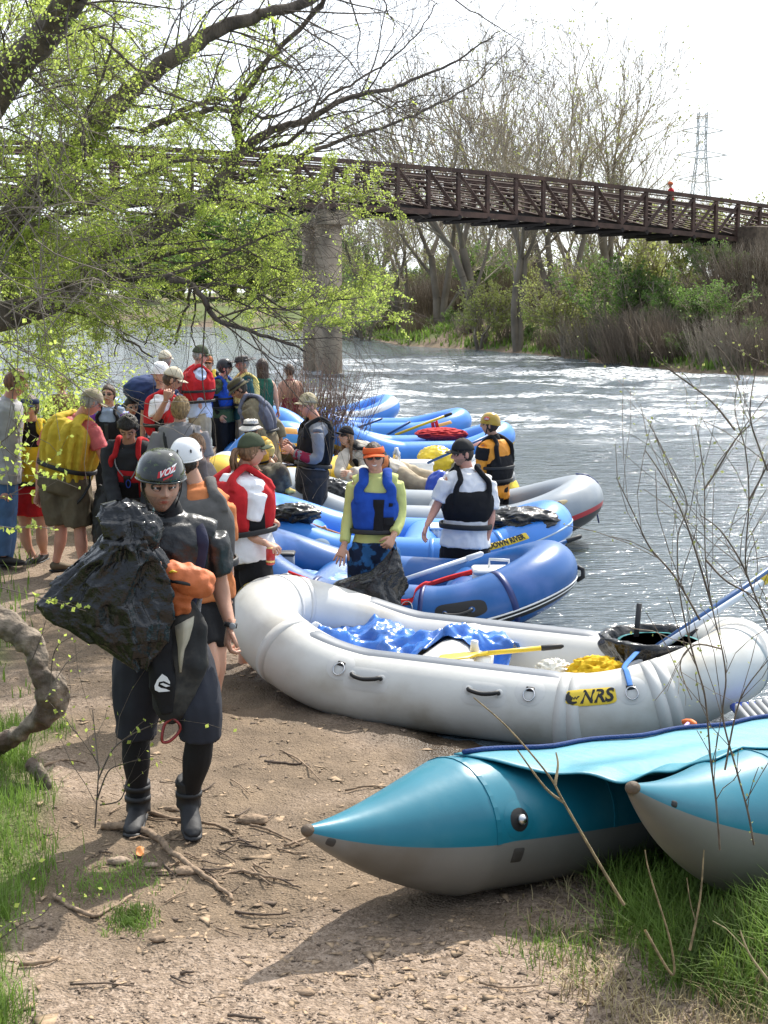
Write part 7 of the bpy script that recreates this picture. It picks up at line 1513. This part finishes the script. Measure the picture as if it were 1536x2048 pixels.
# sapling and leafy twigs at left
def twigplant(name, label, cat, polys, r0, lm, ls, nl, kid=.14, seed=1, rng_n=2, m=TWIG):
    r_ = random.Random(seed); t = thing(name, polys[0][0], label, cat); S = Segs(); L_ = []
    for pl in polys:
        p = catmull(pl, 5); N = len(p)
        for i in range(N-1):
            ra = lerp(r0, r0*.35, i/N); S.add(p[i], p[i+1], ra, ra*.97)
            if i > 2 and r_.random() < kid*3:
                d = ((p[i+1]-p[i]).normalized()+uv3(r_)*.8+V((0, 0, .3))).normalized(); q = p[i]; l_ = r_.uniform(.04, .16)
                for k in range(3): e = q+d*l_; S.add(q, e, ra*.5, ra*.35); L_ += [e+uv3(r_)*.01 for _ in range(nl)]; q = e; d = (d+uv3(r_)*.3).normalized()
            L_ += [p[i]+uv3(r_)*.012 for _ in range(nl if r_.random() < .4 else 0)]
        S.build('stem', m, t, 5)
    if nl: leaves('leaves', [tuple(q) for q in L_], ls, lm, t, seed, .7)
    return t
TP = lambda l, Y: [P(u, v, Y) for u, v in l]
twigplant('sapling', 'slender leafy sapling growing at the foot of the walking man on the left', 'sapling', [TP([(190, 1655), (193, 1610), (197, 1545), (196, 1530), (175, 1495), (140, 1450), (122, 1425)], 7.0), TP([(196, 1560), (225, 1500), (262, 1470), (300, 1452), (340, 1436), (385, 1442)], 6.9), TP([(194, 1600), (215, 1545), (240, 1530), (280, 1518)], 7.0), TP([(200, 1610), (240, 1600), (255, 1560)], 7.0), TP([(196, 1530), (190, 1470), (185, 1420)], 7.0)], .0045, LEAFY, .024, 1, .10, 2)
twigplant('leafy_twig', 'budding twig crossing in front of the bin bag from the left', 'twig', [TP([(-20, 1170), (40, 1185), (110, 1204), (172, 1222)], 6.4), TP([(-20, 1050), (30, 1056), (70, 1052), (108, 1060)], 6.4)], .003, LEAFY, .03, 3, .03, 3)
twigplant('leafy_twig', 'leafy shoots rising beside the twisted root at the left', 'twig', [TP([(100, 1380), (110, 1300), (150, 1270), (180, 1255)], 7.3), TP([(60, 1330), (80, 1280), (92, 1240)], 7.4), TP([(90, 1400), (130, 1330), (165, 1300)], 7.3)], .003, LEAFY, .02, 1, .12, 4)
twigplant('leafy_twig', 'twigs with round yellow leaves at the lower left corner', 'twig', [TP([(-10, 1885), (40, 1850), (90, 1825), (130, 1760)], 5.4), TP([(-10, 1870), (30, 1840), (60, 1830)], 5.4)], .003, LEAFY, .022, 1, .04, 5)
lp_ = [TP([(-20, 600), (60, 640), (120, 700), (150, 800)], 9), TP([(-20, 900), (30, 860), (60, 800)], 9), TP([(-20, 1000), (30, 985), (90, 940)], 9), TP([(-30, 850), (20, 905), (60, 930)], 9), TP([(-20, 700), (30, 740), (25, 800), (40, 880)], 9), TP([(-20, 960), (20, 940), (40, 900)], 9)]
twigplant('leafy_twig', 'bare looping twigs with few leaves hanging over the man in jeans', 'twig', lp_, .004, LEAFY, .035, 2, .10, 6)
# bare shrub at right foreground
RS = [[(1508, 1690), (1495, 1620), (1471, 1533), (1446, 1435), (1452, 1361), (1444, 1298), (1424, 1212), (1411, 1119), (1409, 978), (1401, 900), (1392, 850)], [(1590, 1420), (1560, 1320), (1536, 1252), (1506, 1181), (1491, 1127), (1498, 1001), (1491, 900), (1470, 820), (1480, 740)], [(1440, 1700), (1432, 1600), (1422, 1525), (1411, 1400), (1397, 1345), (1377, 1275), (1358, 1173), (1356, 1072), (1374, 1005), (1330, 908), (1300, 850)], [(1400, 1240), (1350, 1154), (1300, 1095), (1272, 1037), (1233, 955)], [(1424, 1212), (1374, 1050), (1330, 960), (1290, 900)],
 [(1409, 978), (1440, 930), (1470, 880), (1500, 850)], [(1411, 1119), (1450, 1160), (1500, 1190), (1536, 1230)], [(1498, 1001), (1530, 940), (1560, 880)], [(1506, 1181), (1480, 1120), (1440, 1060), (1400, 1030)], [(1560, 1000), (1520, 900), (1500, 820), (1520, 700)], [(1470, 860), (1420, 800), (1340, 740), (1310, 720)], [(1480, 760), (1450, 710), (1420, 680)], [(1560, 740), (1510, 720), (1480, 700)], [(1450, 1540), (1480, 1400), (1536, 1320)], [(1444, 1298), (1390, 1290), (1360, 1330), (1384, 1400)]]
twigplant('bare_shrub', 'tall leafless shrub of thin stems in the right foreground', 'shrub', [TP(l, 5.2) for l in RS], .0042, LEAFB, .012, 1, .14, 7, m=mat('grey brown shrub stem', (.27, .215, .16), rough=.9, var=.3, vscale=20))
DRYS = mat('dry straw stem', (.42, .34, .20), rough=.9, var=.3, vscale=30)
twigplant('dry_reed', 'pale dry forked stem leaning across the cataraft', 'stem', [TP([(1248, 1810), (1196, 1723), (1128, 1605), (1096, 1549), (1016, 1456), (947, 1395)], 5.1), TP([(1128, 1605), (1090, 1575), (1035, 1500)], 5.1), TP([(1110, 1570), (1116, 1530), (1112, 1505)], 5.1)], .006, LEAFB, .01, 0, .0, 8, m=DRYS)
twigplant('dry_reed', 'pair of short dry stems standing in the right hand grass', 'stem', [TP([(1290, 1860), (1345, 1950), (1340, 1880), (1300, 1750), (1290, 1700)], 4.9), TP([(1380, 1900), (1400, 1800), (1408, 1700)], 4.9), TP([(1536, 1960), (1500, 1910), (1480, 1860)], 4.9)], .005, LEAFB, .01, 0, .02, 9, m=DRYS)
